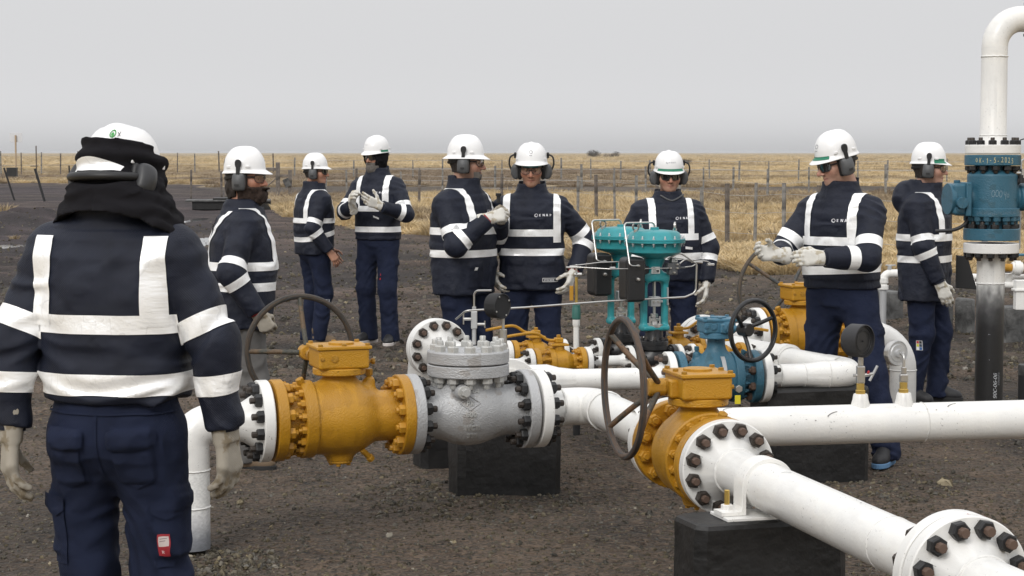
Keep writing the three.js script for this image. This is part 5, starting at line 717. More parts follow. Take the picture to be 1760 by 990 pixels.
// ---------- people ----------
const tab = (t, y, c) => { if (y <= t[0][0]) return t[0][c]; for (let i = 1; i < t.length; i++) if (y <= t[i][0]) return lerp(t[i - 1][c], t[i][c], sstep(0, 1, (y - t[i - 1][0]) / (t[i][0] - t[i - 1][0]))); return t[t.length - 1][c]; };
const add3 = (a, b, k = 1) => [a[0] + b[0] * k, a[1] + b[1] * k, a[2] + b[2] * k], sub3 = (a, b) => add3(a, b, -1), dot3 = (a, b) => a[0] * b[0] + a[1] * b[1] + a[2] * b[2], len3 = (a) => Math.hypot(...a), nor3 = (a) => { const l = len3(a) || 1; return a.map((x) => x / l); };
const fold = (x, y, z, f = 1) => { const w = noise(x * 6 * f, y * 15 * f + noise(x * 5, y * 5, z * 5) * 2.6, z * 6 * f), r = 1 - 2.3 * Math.sqrt(w * w + 0.015); return r * 0.75 - 0.15 + 0.35 * noise(x * 3.5 + 9, y * 4, z * 3.5); };
const bump = (v, a, b, e = 0.006) => sstep(a - e, a + e, v) * sstep(b + e, b - e, v);

// head: origin between chin and crown, facing +Z; eyes at y = 0
function headField(h) {
  const j = h.jaw ?? 1, n = h.nose ?? 1;
  return (x, y, z) => {
    const ax = Math.abs(x);
    let d = ell(x, y, z, [0, 0.035, -0.012], [0.078, 0.098, 0.098]);
    d = smin(d, ell(x, y, z, [0, -0.048, 0.03], [0.06 * j, 0.076, 0.067]), 0.03);
    d = smin(d, ell(x, y, z, [0, -0.1, 0.068], [0.029 * j, 0.022, 0.027]), 0.028);
    d = smin(d, ell(ax, y, z, [0.042 * j, -0.026, 0.06], [0.026, 0.028, 0.026]), 0.025);
    d = smin(d, cone(ax, y, z, [0.012, 0.02, 0.086], [0.048, 0.02, 0.068], 0.011, 0.009), 0.016);
    d = smax(d, -ell(ax, y, z, [0.031, 0.0, 0.1], [0.019, 0.014, 0.017]), 0.012);
    d = smin(d, ell(ax, y, z, [0.031, 0.0, 0.076], [0.0135, 0.0105, 0.0125]), 0.003); d = smin(d, ell(ax, y, z, [0.031, 0.0065, 0.0785], [0.0145, 0.0068, 0.0125]), 0.003);
    d = smin(d, cone(x, y, z, [0, 0.014, 0.088], [0, -0.034, 0.119 * n], 0.0085, 0.0125), 0.011);
    d = smin(d, ell(ax, y, z, [0.0135, -0.039, 0.102 * n], [0.009, 0.008, 0.011]), 0.007);
    d = smin(d, cone(ax, y, z, [0.0, -0.064, 0.0965], [0.02, -0.0665, 0.085], 0.007, 0.003), 0.006);
    d = smin(d, cone(ax, y, z, [0.0, -0.0755, 0.0945], [0.016, -0.0735, 0.085], 0.007, 0.003), 0.006);
    d = smax(d, -cone(ax, y, z, [0, -0.0695, 0.104], [0.026, -0.072, 0.085], 0.0026, 0.0016), 0.003);
    d = smin(d, ell(ax, y, z, [0.079, -0.008, -0.012], [0.011, 0.031, 0.02]), 0.01);
    d = smin(d, cone(x, y, z, [0, -0.05, -0.02], [0, -0.21, -0.035], 0.054, 0.062), 0.03);
    return d;
  };
}
function skinColor(h) { const s = h.skin ?? [0.42, 0.225, 0.15]; return (x, y, z) => { let c = s.slice(); const dark = Math.exp(-(((y + 0.0698) / 0.0022) ** 2) - ((x / 0.024) ** 2)) * (z > 0.07 ? 0.6 : 0) + Math.exp(-(((y + 0.048) / 0.004) ** 2) - (((Math.abs(x) - 0.009) / 0.004) ** 2)) * (z > 0.08 ? 0.6 : 0), lip = Math.exp(-(((y + 0.0695) / 0.008) ** 2) - ((x / 0.022) ** 2)) * (z > 0.07 ? 1 : 0), ch = Math.exp(-(((Math.abs(x) - 0.045) / 0.02) ** 2) - (((y + 0.03) / 0.02) ** 2)) * (z > 0 ? 1 : 0) + Math.exp(-((x / 0.015) ** 2) - (((y + 0.032) / 0.018) ** 2)) * (z > 0.08 ? 1 : 0), st = (h.stubble ?? 0.2) * sstep(-0.045, -0.075, y) * (z > 0 ? 1 : 0), br = Math.exp(-(((y - 0.0225) / 0.005) ** 2)) * (Math.abs(x) > 0.012 && Math.abs(x) < 0.052 && z > 0.05 ? 1 : 0); c = [c[0] * (1 - 0.12 * lip), c[1] * (1 - 0.4 * lip - 0.2 * ch), c[2] * (1 - 0.35 * lip - 0.22 * ch)]; const mot = 1 + 0.12 * noise(x * 55, y * 55, z * 55); return c.map((v, i) => lerp(lerp(v * mot, 0.085, st * 0.75), [0.03, 0.02, 0.015][i], Math.min(1, br * 0.85 + dark))); }; }
// hand: wrist at origin, fingers +Y, palm faces +Z, thumb on +X (a right hand)
const handCache = {};
function handGeo(pose, glove) {
  const key = JSON.stringify(pose) + glove; if (handCache[key]) return handCache[key];
  const R = glove ? 0.0112 : 0.0088, xs = [0.031, 0.0105, -0.0105, -0.030], kn = [0.088, 0.092, 0.088, 0.079], sc = [0.94, 1.04, 0.98, 0.78], C = (x, y, z) => [x, y, z], seg = [];
  for (let i = 0; i < 4; i++) { let p = [xs[i], kn[i], 0.0], a = 0; const f = pose.f?.[i] ?? pose.curl, sp = (pose.spread ?? 0.04) * (1.5 - i); const L = [0.046, 0.027, 0.022]; for (let q = 0; q < 3; q++) { a += f[q]; const e = [p[0] + Math.sin(sp) * L[q] * sc[i] * Math.cos(a), p[1] + Math.cos(a) * Math.cos(sp) * L[q] * sc[i], p[2] + Math.sin(a) * L[q] * sc[i]]; seg.push([i, p, e, R * (1 - q * 0.07), R * (0.95 - q * 0.08)]); p = e; } }
  const th = pose.thumb ?? [0.55, 0.25], tb = [0.026, 0.022, 0.006]; const d0 = nor3([Math.cos(th[0]) * 0.9, 0.75, Math.sin(th[0]) * 0.9]), t1 = add3(tb, d0, 0.046), d1 = nor3([d0[0] - th[1] * 1.2, 0.85, d0[2] + th[1]]), t2 = add3(t1, d1, 0.034), t3 = add3(t2, nor3([d1[0] - th[1] * 0.9, 0.8, d1[2] + th[1] * 0.5]), 0.026);
  const f = (x, y, z) => {
    let palm = 1; for (let i = 0; i < 4; i++) palm = smin(palm, cone(x, y, z, [xs[i] * 0.62, 0.004, 0], [xs[i], kn[i], 0], 0.0155, 0.0135 * (glove ? 1.08 : 1)), 0.016);
    palm = smin(palm, cone(x, y, z, [0.024, 0.02, 0.008], [0.03, 0.05, 0.008], 0.015, 0.012), 0.014);
    let fing = 1; for (let i = 0; i < 4; i++) { let q = 1; for (const s of seg) if (s[0] === i) q = smin(q, cone(x, y, z, s[1], s[2], s[3], s[4]), 0.004); fing = smin(fing, q, 0.0025); }
    let d = smin(palm, fing, 0.009), t = smin(smin(cone(x, y, z, tb, t1, R * 1.45, R * 1.15), cone(x, y, z, t1, t2, R * 1.12, R), 0.006), cone(x, y, z, t2, t3, R, R * 0.85), 0.005); d = smin(d, t, 0.011);
    d = smin(d, Math.max(Math.hypot(x, z * 1.25) - (glove ? lerp(0.047, 0.035, sstep(-0.06, 0.02, y)) : 0.028), -0.07 - y, y - 0.02), 0.014);
    return glove ? d - 0.0016 * fold(x * 3, y * 3, z * 3) : d;
  };
  return handCache[key] = snet(f, [-0.1, -0.08, -0.08], [0.12, 0.225, 0.13], 0.0042);
}
const mirrorX = (g) => { const m = g.clone(); m.scale(-1, 1, 1); const a = m.index.array; for (let i = 0; i < a.length; i += 3) { const t = a[i]; a[i] = a[i + 1]; a[i + 1] = t; } const n = m.attributes.normal; for (let i = 0; i < n.count; i++) { const s = Math.hypot(n.getX(i), n.getY(i), n.getZ(i)) || 1, q = g.attributes.normal; n.setXYZ(i, -q.getX(i), q.getY(i), q.getZ(i)); } return m; };
const POSE = { relaxed: { curl: [0.35, 0.5, 0.3], thumb: [0.6, 0.35], spread: 0.01 }, loose: { curl: [0.55, 0.75, 0.45], thumb: [0.75, 0.4], spread: 0.012 }, grip: { curl: [0.95, 1.15, 0.7], thumb: [1.0, 0.55], spread: 0.01 }, pinch: { f: [[0.75, 0.8, 0.4], [0.85, 0.9, 0.5], [1.0, 1.0, 0.6], [1.1, 1.1, 0.6]], thumb: [1.05, 0.35], spread: 0.02 }, open: { f: [[0.15, 0.25, 0.15], [0.3, 0.4, 0.2], [0.45, 0.5, 0.3], [0.6, 0.6, 0.3]], thumb: [0.35, 0.1], spread: 0.07 } };

// hard hat on the head: rim at y = 0.045
const helmetCache = {};
function helmetGeo(brim) {
  if (helmetCache[brim]) return helmetCache[brim];
  const NT = 72, rings = [], full = brim === 'full';
  for (const q of [0.001, 0.12, 0.25, 0.38, 0.5, 0.62, 0.72, 0.81, 0.88, 0.93, 0.965, 0.985, 1]) rings.push({ rho: q, y: 0.122 * Math.pow(1 - Math.pow(q, 2.9), 1 / 2.05), e: 0 });
  rings.push({ rho: 1.0, y: -0.006, e: 0.002 }, { rho: 1, y: -0.01, e: 0.3 }, { rho: 1, y: -0.015, e: 0.75 }, { rho: 1, y: -0.018, e: 0.97 }, { rho: 1, y: -0.0205, e: 1 }, { rho: 1, y: -0.0225, e: 0.97 }, { rho: 1, y: -0.014, e: 0.2 }, { rho: 0.965, y: -0.01, e: 0 }, { rho: 0.95, y: 0.02, e: 0 }, { rho: 0.8, y: 0.07, e: 0 });
  const P = [], I = [];
  rings.forEach((r, k) => { for (let i = 0; i < NT; i++) { const a = i / NT * Math.PI * 2, s = Math.sin(a), c = Math.cos(a), fr = Math.pow(Math.max(0, c), 2.2), ext = brim === 'none' ? 0.003 : full ? 0.027 + 0.014 * fr + 0.004 * Math.pow(Math.max(0, -c), 2) : 0.007 + 0.034 * fr + 0.004 * Math.pow(Math.max(0, -c), 2), A = 0.106 * r.rho + ext * r.e, B = 0.120 * r.rho + ext * r.e; let x = s * A, z = c * B - 0.006, y = r.y - ext * r.e * 0.28 * (1 + fr * 0.2); if (k < 11) { const m = sstep(0.93, 0.6, r.rho) ; y += m * (0.007 * Math.exp(-((x / 0.014) ** 2)) + 0.003 * Math.exp(-(((Math.abs(x) - 0.046) / 0.01) ** 2))); } P.push(x, y + 0.05, z); } });
  for (let k = 0; k < rings.length - 1; k++) for (let i = 0; i < NT; i++) { const a = k * NT + i, b = k * NT + (i + 1) % NT; I.push(a, a + NT, b, b, a + NT, b + NT); }
  const g = new THREE.BufferGeometry(); g.setAttribute('position', new THREE.Float32BufferAttribute(P, 3)); g.setIndex(I); g.computeVertexNormals(); boxUV(g); return helmetCache[brim] = g;
}
const cupGeo = snet((x, y, z) => smin(rbox(x, y, z, [0, 0, 0], [0.022, 0.05, 0.038], 0.02), ell(x, y, z, [0.01, 0, 0], [0.026, 0.046, 0.033]), 0.012) , [-0.04, -0.07, -0.055], [0.05, 0.07, 0.055], 0.005);
const cushionGeo = snet((x, y, z) => rbox(x, y, z, [-0.026, 0, 0], [0.014, 0.052, 0.041], 0.013), [-0.055, -0.07, -0.06], [0.005, 0.07, 0.06], 0.006);
const armShape = (() => { const s = new THREE.Shape(); s.moveTo(-0.008, 0); s.lineTo(-0.009, 0.055); s.quadraticCurveTo(-0.016, 0.065, -0.016, 0.08); s.quadraticCurveTo(-0.015, 0.097, 0, 0.097); s.quadraticCurveTo(0.015, 0.097, 0.016, 0.08); s.quadraticCurveTo(0.016, 0.065, 0.009, 0.055); s.lineTo(0.008, 0); s.closePath(); return new THREE.ExtrudeGeometry(s, { depth: 0.007, bevelEnabled: true, bevelThickness: 0.0025, bevelSize: 0.002, bevelSegments: 2 }).rotateY(Math.PI / 2); })();
function lensGeo(sign) {   // one curved lens with rounded outline and thickness
  const g = new THREE.BoxGeometry(1, 1, 1, 14, 6, 1), p = g.attributes.position;
  for (let i = 0; i < p.count; i++) { const u = p.getX(i) * 2, v = p.getY(i), w = p.getZ(i), th = (0.5 + u * 0.4), h = 0.041 * Math.pow(Math.max(0, 1 - Math.pow(Math.abs(u), 5)), 0.4) * (u > 0 ? 0.92 : 1) + 0.004, r = 0.0835 + w * 0.002; p.setXYZ(i, sign * Math.sin(th) * r, v * h - 0.002 + u * 0.002, 0.024 + Math.cos(th) * (r + 0.004)); }
  if (sign < 0) { const a = g.index.array; for (let i = 0; i < a.length; i += 3) { const t = a[i]; a[i] = a[i + 1]; a[i + 1] = t; } }
  g.computeVertexNormals(); return g;
}
const LENS = [lensGeo(1), lensGeo(-1)];
// foot: ankle at origin, toe +Z, ground at y = -0.085
const footGeo = snet((x, y, z) => { let d = cone(x, y, z, [0, -0.045, -0.045], [0, -0.05, 0.13], 0.04, 0.036); d = smin(d, cone(x, y, z, [0, 0.06, -0.03], [0, -0.02, -0.01], 0.05, 0.046), 0.05); d = smin(d, cone(x, y, z, [0, 0, 0.02], [0, -0.04, 0.1], 0.036, 0.036), 0.03); return smax(d, -0.066 - y, 0.01) + noise(x * 30, y * 40, z * 40) * 0.0015; }, [-0.07, -0.09, -0.12], [0.07, 0.12, 0.19], 0.0075);
const soleGeo = (() => { const s = new THREE.Shape(); s.moveTo(-0.03, -0.09); s.bezierCurveTo(-0.046, -0.05, -0.03, 0.0, -0.04, 0.05); s.bezierCurveTo(-0.05, 0.11, -0.035, 0.168, 0, 0.17); s.bezierCurveTo(0.035, 0.168, 0.05, 0.11, 0.04, 0.05); s.bezierCurveTo(0.03, 0, 0.046, -0.05, 0.03, -0.09); s.bezierCurveTo(0.02, -0.1, -0.02, -0.1, -0.03, -0.09); return new THREE.ExtrudeGeometry(s, { depth: 0.02, bevelEnabled: true, bevelThickness: 0.004, bevelSize: 0.003, bevelSegments: 1, curveSegments: 8 }).rotateX(Math.PI / 2).translate(0, -0.061, 0); })();

function person(o) {
  const k = o.k, base = atXS(o.px, o.s, 0), root = thing('person', o.label, 'person', [base.x, 0, base.z], o.yaw, 'crew in navy jackets and white hard hats'); root.scale.setScalar(k);
  const cy = Math.cos(o.yaw), sy = Math.sin(o.yaw), L = (w) => [(w[0] * cy - w[2] * sy) / k, w[1] / k, (w[0] * sy + w[2] * cy) / k];   // world offset -> local
  const W = o.wide ?? 1, lean = o.lean ?? 0, hem = o.hem, cell = o.cell ?? 0.0095, belly = o.belly ?? 0;
  const spineZ = (y) => lean * (y - 0.95), spineX = (y) => (o.tilt ?? 0) * (y - 0.95);
  const twist = o.twist ?? 0;
  const sh = (s) => [s * 0.178 * (0.6 + 0.4 * W) + spineX(1.41), 1.382 + (o.up ?? 0) + s * (o.shrug ?? 0), spineZ(1.41) - 0.005];
  const prof = [[0.6, 0.225, 0.155], [0.85, 0.215, 0.148], [1.0, 0.205 + belly * 0.2, 0.146 + belly * 0.6], [1.14, 0.202 + belly * 0.2, 0.148 + belly], [1.28, 0.208, 0.152 + belly * 0.4], [1.36, 0.2, 0.142], [1.41, 0.172, 0.126], [1.45, 0.138, 0.114], [1.49, 0.108, 0.1], [1.53, 0.092, 0.09]];
  const ct = Math.min(o.collarTop ?? 1.545, 1.565) - 0.012;
  const up = o.up ?? 0, tor = (x, y0, z) => { const y = y0 - up * sstep(1.15, 1.4, y0), a = tab(prof, y, 1) * (y < 1.44 ? W : lerp(W, 1, sstep(1.44, 1.5, y))), b = tab(prof, y, 2) * (y < 1.44 ? W : 1), X = x - spineX(y), Z = z - spineZ(y), q = Math.pow(Math.pow(Math.abs(X) / a, 2.4) + Math.pow(Math.abs(Z) / b, 2.4), 1 / 2.4); return smax((q - 1) * Math.min(a, b), Math.max(hem - y, y - 1.53), 0.012); };
  const arms = ['L', 'R'].map((n) => {
    const s = n === 'L' ? 1 : -1, S = sh(s), a = o.arms[n], l1 = 0.295 * (o.armK ?? 1), l2 = 0.262 * (o.armK ?? 1); let Wr = L(a.wrist); let v = sub3(Wr, S), d = len3(v); if (d > (l1 + l2) * 0.985) { v = nor3(v); d = (l1 + l2) * 0.985; Wr = add3(S, v, d); } v = nor3(v);
    const A = (l1 * l1 - l2 * l2 + d * d) / (2 * d), H = Math.sqrt(Math.max(0, l1 * l1 - A * A)); let p = a.pole ? L([a.pole[0], a.pole[1], a.pole[2]]).map((q, i) => q * k) : [s * 0.6, -0.3, -0.8]; p = nor3(sub3(p, v.map((q) => q * dot3(p, v))));
    const E = add3(add3(S, v, A), p, H), dir = nor3(sub3(Wr, E)); return { n, s, S, E, W: Wr, dir, hand: a };
  });
  const rS = 0.076 * (0.5 + 0.5 * W), rE = 0.066 * (0.5 + 0.5 * W), rW = 0.052;
  const upD = (a, x, y, z) => cone(x, y, z, a.S, a.E, rS, rE), loD = (a, x, y, z) => smax(cone(x, y, z, a.E, add3(a.W, a.dir, 0.06), rE, rW), along(x, y, z, a.W, add3(a.W, a.dir)) + 0.005, 0.01);
  const armD = (a, x, y, z) => smin(upD(a, x, y, z), loD(a, x, y, z), 0.035);
  const collar = (x, y, z) => { const r = Math.hypot((x - spineX(1.5)) / 1.0, (z - spineZ(1.5) - 0.006) / 1.12), R = lerp(0.1, 0.083, sstep(1.44, 1.52, y)) + (o.collarFlare ?? 0) * (1.58 - y) + (y - 1.5) * 0.06; return Math.max(Math.abs(r - R) - 0.009, y - ct - (z > 0 ? -0.012 : 0.008), 1.44 - y) - 0.003; };
  const fA = o.folds ?? 1;
  const jf = (x, y, z) => {
    let d = tor(x, y, z);
    for (const a of arms) { const t = clamp(along(x, y, z, a.S, a.E) / 0.295, 0, 1.6); d = smin(d, armD(a, x, y, z), lerp(0.075, 0.01, sstep(0.02, 0.5, t))); }
    d = smin(d, collar(x, y, z), 0.018);
    d = smax(d, -Math.max(Math.hypot(x - spineX(1.5), (z - spineZ(1.5) - 0.006) / 1.12) - 0.07, 1.47 - y), 0.008);
    const near = 1 - sstep(0.0, 0.05, Math.abs(y - hem - 0.03)) * 0.3; d -= (0.0098 + 0.004 * sstep(0.2, 0.26, Math.abs(x))) * fA * fold(x, y, z, 0.9) * near * sstep(1.5, 1.42, y) + 0.0012 * fA * noise(x * 26, y * 26, z * 26) * sstep(1.5, 1.42, y);
    if (o.rib && y < hem + 0.05) d += 0.006 + 0.0015 * Math.sin(Math.atan2(x, z) * 90);
    const X = x - spineX(y);
    if (z > spineZ(y) + 0.04 && Math.abs(X) < 0.2) { d -= 0.0035 * bump(X, -0.026, 0.03) * (y < ct ? 1 : 0); if (o.pockets) d -= bump(Math.abs(X), 0.05, 0.17) * (0.006 * bump(y, hem + 0.05, hem + 0.215) + 0.005 * bump(y, hem + 0.175, hem + 0.24)); if (o.chestPocket) d -= 0.004 * bump(Math.abs(X), 0.06, 0.135) * bump(y, 1.24, 1.33); }
    if (o.hood) d = smin(d, ell(x, y, z, [spineX(1.45), 1.44, spineZ(1.45) - 0.14], [0.15, 0.12, 0.09]) - 0.006 * fold(x, y, z, 1), 0.03);
    return d;
  };
  let lo = [-0.34, hem - 0.03, -0.3], hi = [0.34, Math.max(1.6, ct + 0.03), 0.3]; for (const a of arms) for (const p of [a.S, a.E, a.W]) for (let i = 0; i < 3; i++) { lo[i] = Math.min(lo[i], p[i] - 0.12); hi[i] = Math.max(hi[i], p[i] + 0.12); }
  const jg = snet(jf, lo, hi, cell), jacket = part(root, 'jacket', jg, M.navy);
  // reflective tape: strips that lie on the jacket
  const dT = (x, y, z) => Math.min(tor(x, y, z), 0.5), dA = arms.map((a) => (x, y, z) => armD(a, x, y, z));
  const onTorso = (x, y, z) => Math.min(dA[0](x, y, z), dA[1](x, y, z)) - dT(x, y, z) + 0.004;
  for (const t of o.tape) {
    let fns;
    if (t.band !== undefined) fns = [(x, y, z) => (t.hw ?? 0.0238) - Math.abs(y - t.band - (t.slope ?? 0) * x - (t.wave ?? 0) * z), onTorso, ...(t.side ? [(x, y, z) => t.side * (z - spineZ(y)) ] : []), ...(t.xmax ? [(x) => t.xmax - Math.abs(x)] : [])];
    else if (t.strap !== undefined) fns = [(x, y, z) => (t.hw ?? 0.024) - Math.abs(x - spineX(y) - t.strap - (t.lean ?? 0) * (y - 1.3)), (x, y, z) => y - t.y0, (x, y, z) => onTorso(x, y, z) + (t.grow ?? 0.02), (x, y, z) => 1.475 - y, ...(t.side ? [(x, y, z) => t.side * (z - spineZ(y)) + 0.03] : [])];
    else if (t.cross !== undefined) fns = [(x, y, z) => 0.0255 * Math.hypot(1, t.cross) - Math.abs(x - t.cross * (y - t.yc)), (x, y, z) => y - t.y0, (x, y, z) => 1.46 - y, onTorso, (x, y, z) => -(z - spineZ(y))];
    else { const a = arms[t.arm === 'L' ? 0 : 1], [p, q] = t.seg ? [a.E, a.W] : [a.S, a.E]; fns = [(x, y, z) => (t.hw ?? 0.0238) - Math.abs(along(x, y, z, p, q) - t.t), (x, y, z) => dT(x, y, z) - armD(a, x, y, z) + 0.012, (x, y, z) => (t.seg ? upD(a, x, y, z) - loD(a, x, y, z) : loD(a, x, y, z) - upD(a, x, y, z)) + 0.04, (x, y, z) => 0.04 - armD(a, x, y, z), (x, y, z) => dA[1 - (t.arm === 'L' ? 0 : 1)](x, y, z) - armD(a, x, y, z)]; }
    const g = cutPatch(jg, fns, t.strap !== undefined ? 0.0042 : t.cross !== undefined ? 0.0047 : 0.0032); if (g) part(jacket, 'reflective_stripe', g, M.tape);
  }
  const print = (name, mat, x0, y0, w, h, tilt = 0, src = jg, par = jacket, back = 1) => { const g = cutPatch(src, [(x, y, z) => w / 2 - Math.abs(x - x0), (x, y, z) => h / 2 - Math.abs(y - y0 - tilt * (x - x0)), (x, y, z) => back * (z - spineZ(y)) - 0.02, ...(src === jg ? [onTorso] : [])], 0.0045, (x, y) => [back * (x - x0) / w + 0.5, (y - y0 - tilt * (x - x0)) / h + 0.5]); if (g) part(par, name, g, mat); };
  if (o.logo !== false) print('chest_logo', D.logoWhite, o.logoX ?? 0.082, o.logoY ?? 1.325, 0.124, 0.031);
  for (const p of o.prints ?? []) print(...p);
  // trousers
  const legs = [1, -1].map((s, i) => { const f = o.feet?.[i] ?? [s * 0.115, 0, 0.0], H = [s * 0.092 * W + spineX(0.9), 0.9, 0], An = [f[0], 0.085 + (f[3] ?? 0), f[1] === undefined ? 0 : f[2]]; let v = sub3(An, H), d = len3(v), l = 0.42; const mid = add3(H, v, 0.5), h = Math.sqrt(Math.max(0, l * l - d * d / 4)); return { s, H, An, K: add3(mid, nor3([0.15 * s, 0, 1]), Math.min(h, f[4] ?? 0.045)), ang: o.feetAng?.[i] ?? s * 0.25 }; });
  const tW = o.legW ?? 1;
  const tfield = (x, y, z) => {
    let d = smax(ell(x, y, z, [0, 0.93, -0.005 + belly * 0.2], [0.178 * W, 0.17, 0.135 * W + belly * 0.4]), y - Math.max(1.03, hem + 0.05), 0.01);
    if (hem > 0.94) d = smin(d, smax(Math.max(Math.hypot(x / (0.165 * W), (z) / (0.122 * W)) * 0.122 * W - 0.122 * W, 0.86 - y), y - 1.04, 0.01), 0.03);
    for (const g of legs) { let q = smin(cone(x, y, z, g.H, g.K, 0.103 * W, 0.081 * tW), cone(x, y, z, g.K, [g.An[0], g.An[1] - 0.03, g.An[2] - 0.01], 0.081 * tW, 0.076 * tW), 0.04); d = smin(d, q, y > 0.72 ? 0.035 : 0.012); }
    d = Math.max(d, 0.035 - y);
    const am = 0.0062 + 0.009 * sstep(0.42, 0.1, y) + 0.006 * sstep(0.14, 0, Math.abs(y - 0.5)); d -= am * fold(x * 1.1, y * 0.95, z * 1.1, 0.95) + 0.003 * noise(x * 24, y * 24, z * 24);
    if (o.cargo) { const lx = Math.abs(x) - 0.13; d -= 0.008 * bump(y, 0.56, 0.74) * bump(z, -0.05, 0.075, 0.01) * sstep(-0.02, 0.02, lx) + 0.006 * bump(y, 0.70, 0.76) * bump(z, -0.055, 0.08, 0.01) * sstep(-0.02, 0.02, lx); }
    if (o.backPockets && z < 0) { d -= bump(Math.abs(x), 0.045, 0.15) * (0.008 * bump(y + x * 0.05, 0.78, 0.925) + 0.011 * bump(y + x * 0.05, 0.885, 0.935)); d += 0.003 * Math.exp(-((x / 0.004) ** 2)) * (y > 0.82 ? 1 : 0); }
    return d;
  };
  const tl = [-0.3, 0.0, -0.3], th = [0.3, 1.08, 0.3]; for (const g of legs) { tl[0] = Math.min(tl[0], g.An[0] - 0.12); th[0] = Math.max(th[0], g.An[0] + 0.12); tl[2] = Math.min(tl[2], g.An[2] - 0.16); th[2] = Math.max(th[2], g.An[2] + 0.16, g.K[2] + 0.14); }
  const tg = snet(tfield, tl, th, o.tcell ?? cell), trousers = part(root, 'trousers', tg, o.trouserMat ?? M.trouser);
  for (const p of o.legPrints ?? []) { const [name, mat, x0, y0, w, h, back, zc] = p; const g = cutPatch(tg, back === 0 ? [(x, y, z) => w / 2 - Math.abs(z - zc), (x, y) => h / 2 - Math.abs(y - y0), (x) => (x - x0) * Math.sign(x0)] : [(x) => w / 2 - Math.abs(x - x0), (x, y) => h / 2 - Math.abs(y - y0), (x, y, z) => back * z], 0.0085, (x, y, z) => [back === 0 ? (z - zc) / w * Math.sign(x0) * -1 + 0.5 : back * (x - x0) / w + 0.5, (y - y0) / h + 0.5]); if (g) part(trousers, name, g, mat); }
  for (const g of legs) { const b = part(root, 'boot', footGeo, o.bootMat ?? M.bootBlack); b.position.set(g.An[0], g.An[1], g.An[2]); b.rotation.y = g.ang; part(b, 'sole', soleGeo, o.soleMat ?? M.sole); if (o.laces) part(b, 'laces', merge([0, 1, 2].map((i) => rod([-0.02, 0.0 - i * 0.014, 0.045 + i * 0.022], [0.02, -0.002 - i * 0.014, 0.047 + i * 0.022], 0.003))), M.muff); }
  // head, neck and the covered trunk as one body
  const hd = o.head, hp0 = [spineX(1.62) + (hd.dx ?? 0), 1.648 + (hd.dy ?? 0), spineZ(1.62) + 0.025 + (hd.dz ?? 0)], HM = new THREE.Matrix4().makeRotationFromEuler(new THREE.Euler(hd.pitch ?? 0, hd.yaw ?? 0, hd.roll ?? 0, 'YXZ')); HM.setPosition(...hp0);
  const hf = headField(hd), hg = snet(hf, [-0.1, -0.2, -0.13], [0.1, 0.15, 0.14], 0.0042), sc = skinColor(hd), paintG = (g, fn) => { const p = g.attributes.position, c = new Float32Array(p.count * 3); for (let i = 0; i < p.count; i++) c.set(fn(p.getX(i), p.getY(i), p.getZ(i)), i * 3); g.setAttribute('color', new THREE.BufferAttribute(c, 3)); };
  paintG(hg, sc); hg.applyMatrix4(HM);
  const trunk = snet((x, y, z) => { let d = tor(x, y, z) + 0.05; for (const a of arms) d = smin(d, smin(cone(x, y, z, a.S, a.E, 0.045, 0.037), cone(x, y, z, a.E, a.W, 0.037, 0.024), 0.02), 0.05); for (const g of legs) d = smin(d, smin(cone(x, y, z, g.H, g.K, 0.065, 0.05), cone(x, y, z, g.K, g.An, 0.05, 0.035), 0.02), 0.04); d = smin(d, ell(x, y, z, [0, 0.93, 0], [0.13, 0.12, 0.09]), 0.04); return smin(d, cone(x, y, z, [spineX(1.45), 1.42, spineZ(1.45)], [hp0[0], 1.53, hp0[2] - 0.03], 0.06, 0.05), 0.04); }, [lo[0], 0.05, Math.min(lo[2], tl[2])], [hi[0], 1.6, Math.max(hi[2], th[2])], 0.024); paintG(trunk, () => hd.skin ?? [0.5, 0.285, 0.195]);
  const bare = []; for (const a of arms) if (a.hand.bare) { const g = (a.n === 'L' ? mirrorX(handGeo(POSE[a.hand.pose ?? 'relaxed'], false)) : handGeo(POSE[a.hand.pose ?? 'relaxed'], false)).clone(); g.applyMatrix4(handMatrix(a)); paintG(g, () => hd.skin ?? [0.5, 0.285, 0.195]); bare.push(g); }
  function handMatrix(a) { const fw = a.hand.dir ? nor3(L(a.hand.dir)) : a.dir, hint = a.hand.palm ? L(a.hand.palm) : [-a.s, 0, -0.25], Z = nor3(sub3(hint, fw.map((q) => q * dot3(hint, fw)))), X = [fw[1] * Z[2] - fw[2] * Z[1], fw[2] * Z[0] - fw[0] * Z[2], fw[0] * Z[1] - fw[1] * Z[0]]; const w = add3(a.W, fw, 0.012); return new THREE.Matrix4().set(X[0], fw[0], Z[0], w[0], X[1], fw[1], Z[1], w[1], X[2], fw[2], Z[2], w[2], 0, 0, 0, 1); }
  const body = mergeGeometries([hg, trunk, ...bare].map((g) => { const q = g.toNonIndexed(); return q; })); part(root, 'body', mergeVertices(body), M.skin);
  for (const a of arms) {
    if (a.hand.none) continue;
    if (!a.hand.bare) { const g = handGeo(POSE[a.hand.pose ?? 'relaxed'], true), m = part(root, 'glove', a.n === 'L' ? mirrorX(g) : g, a.hand.mat ?? o.gloveMat ?? M.glove); m.applyMatrix4(handMatrix(a)); m.scale.multiplyScalar(o.handK ?? 1.04); }
    const cg = rod(add3(a.W, a.dir, -0.02), add3(a.W, a.dir, 0.004), 0.043, 0.041, 18); part(root, 'cuff', boxUV(cg), a.hand.cuff ?? M.navy);
  }
  // things on the head, in head axes
  const H = (name, geo, mat, par) => { const m = part(par ?? root, name, geo, mat); if (!par) m.applyMatrix4(HM); return m; };
  const hel = H('hard_hat', helmetGeo(hd.brim ?? 'cap'), M.helmet); hel.rotateX(hd.hat ?? -0.05);
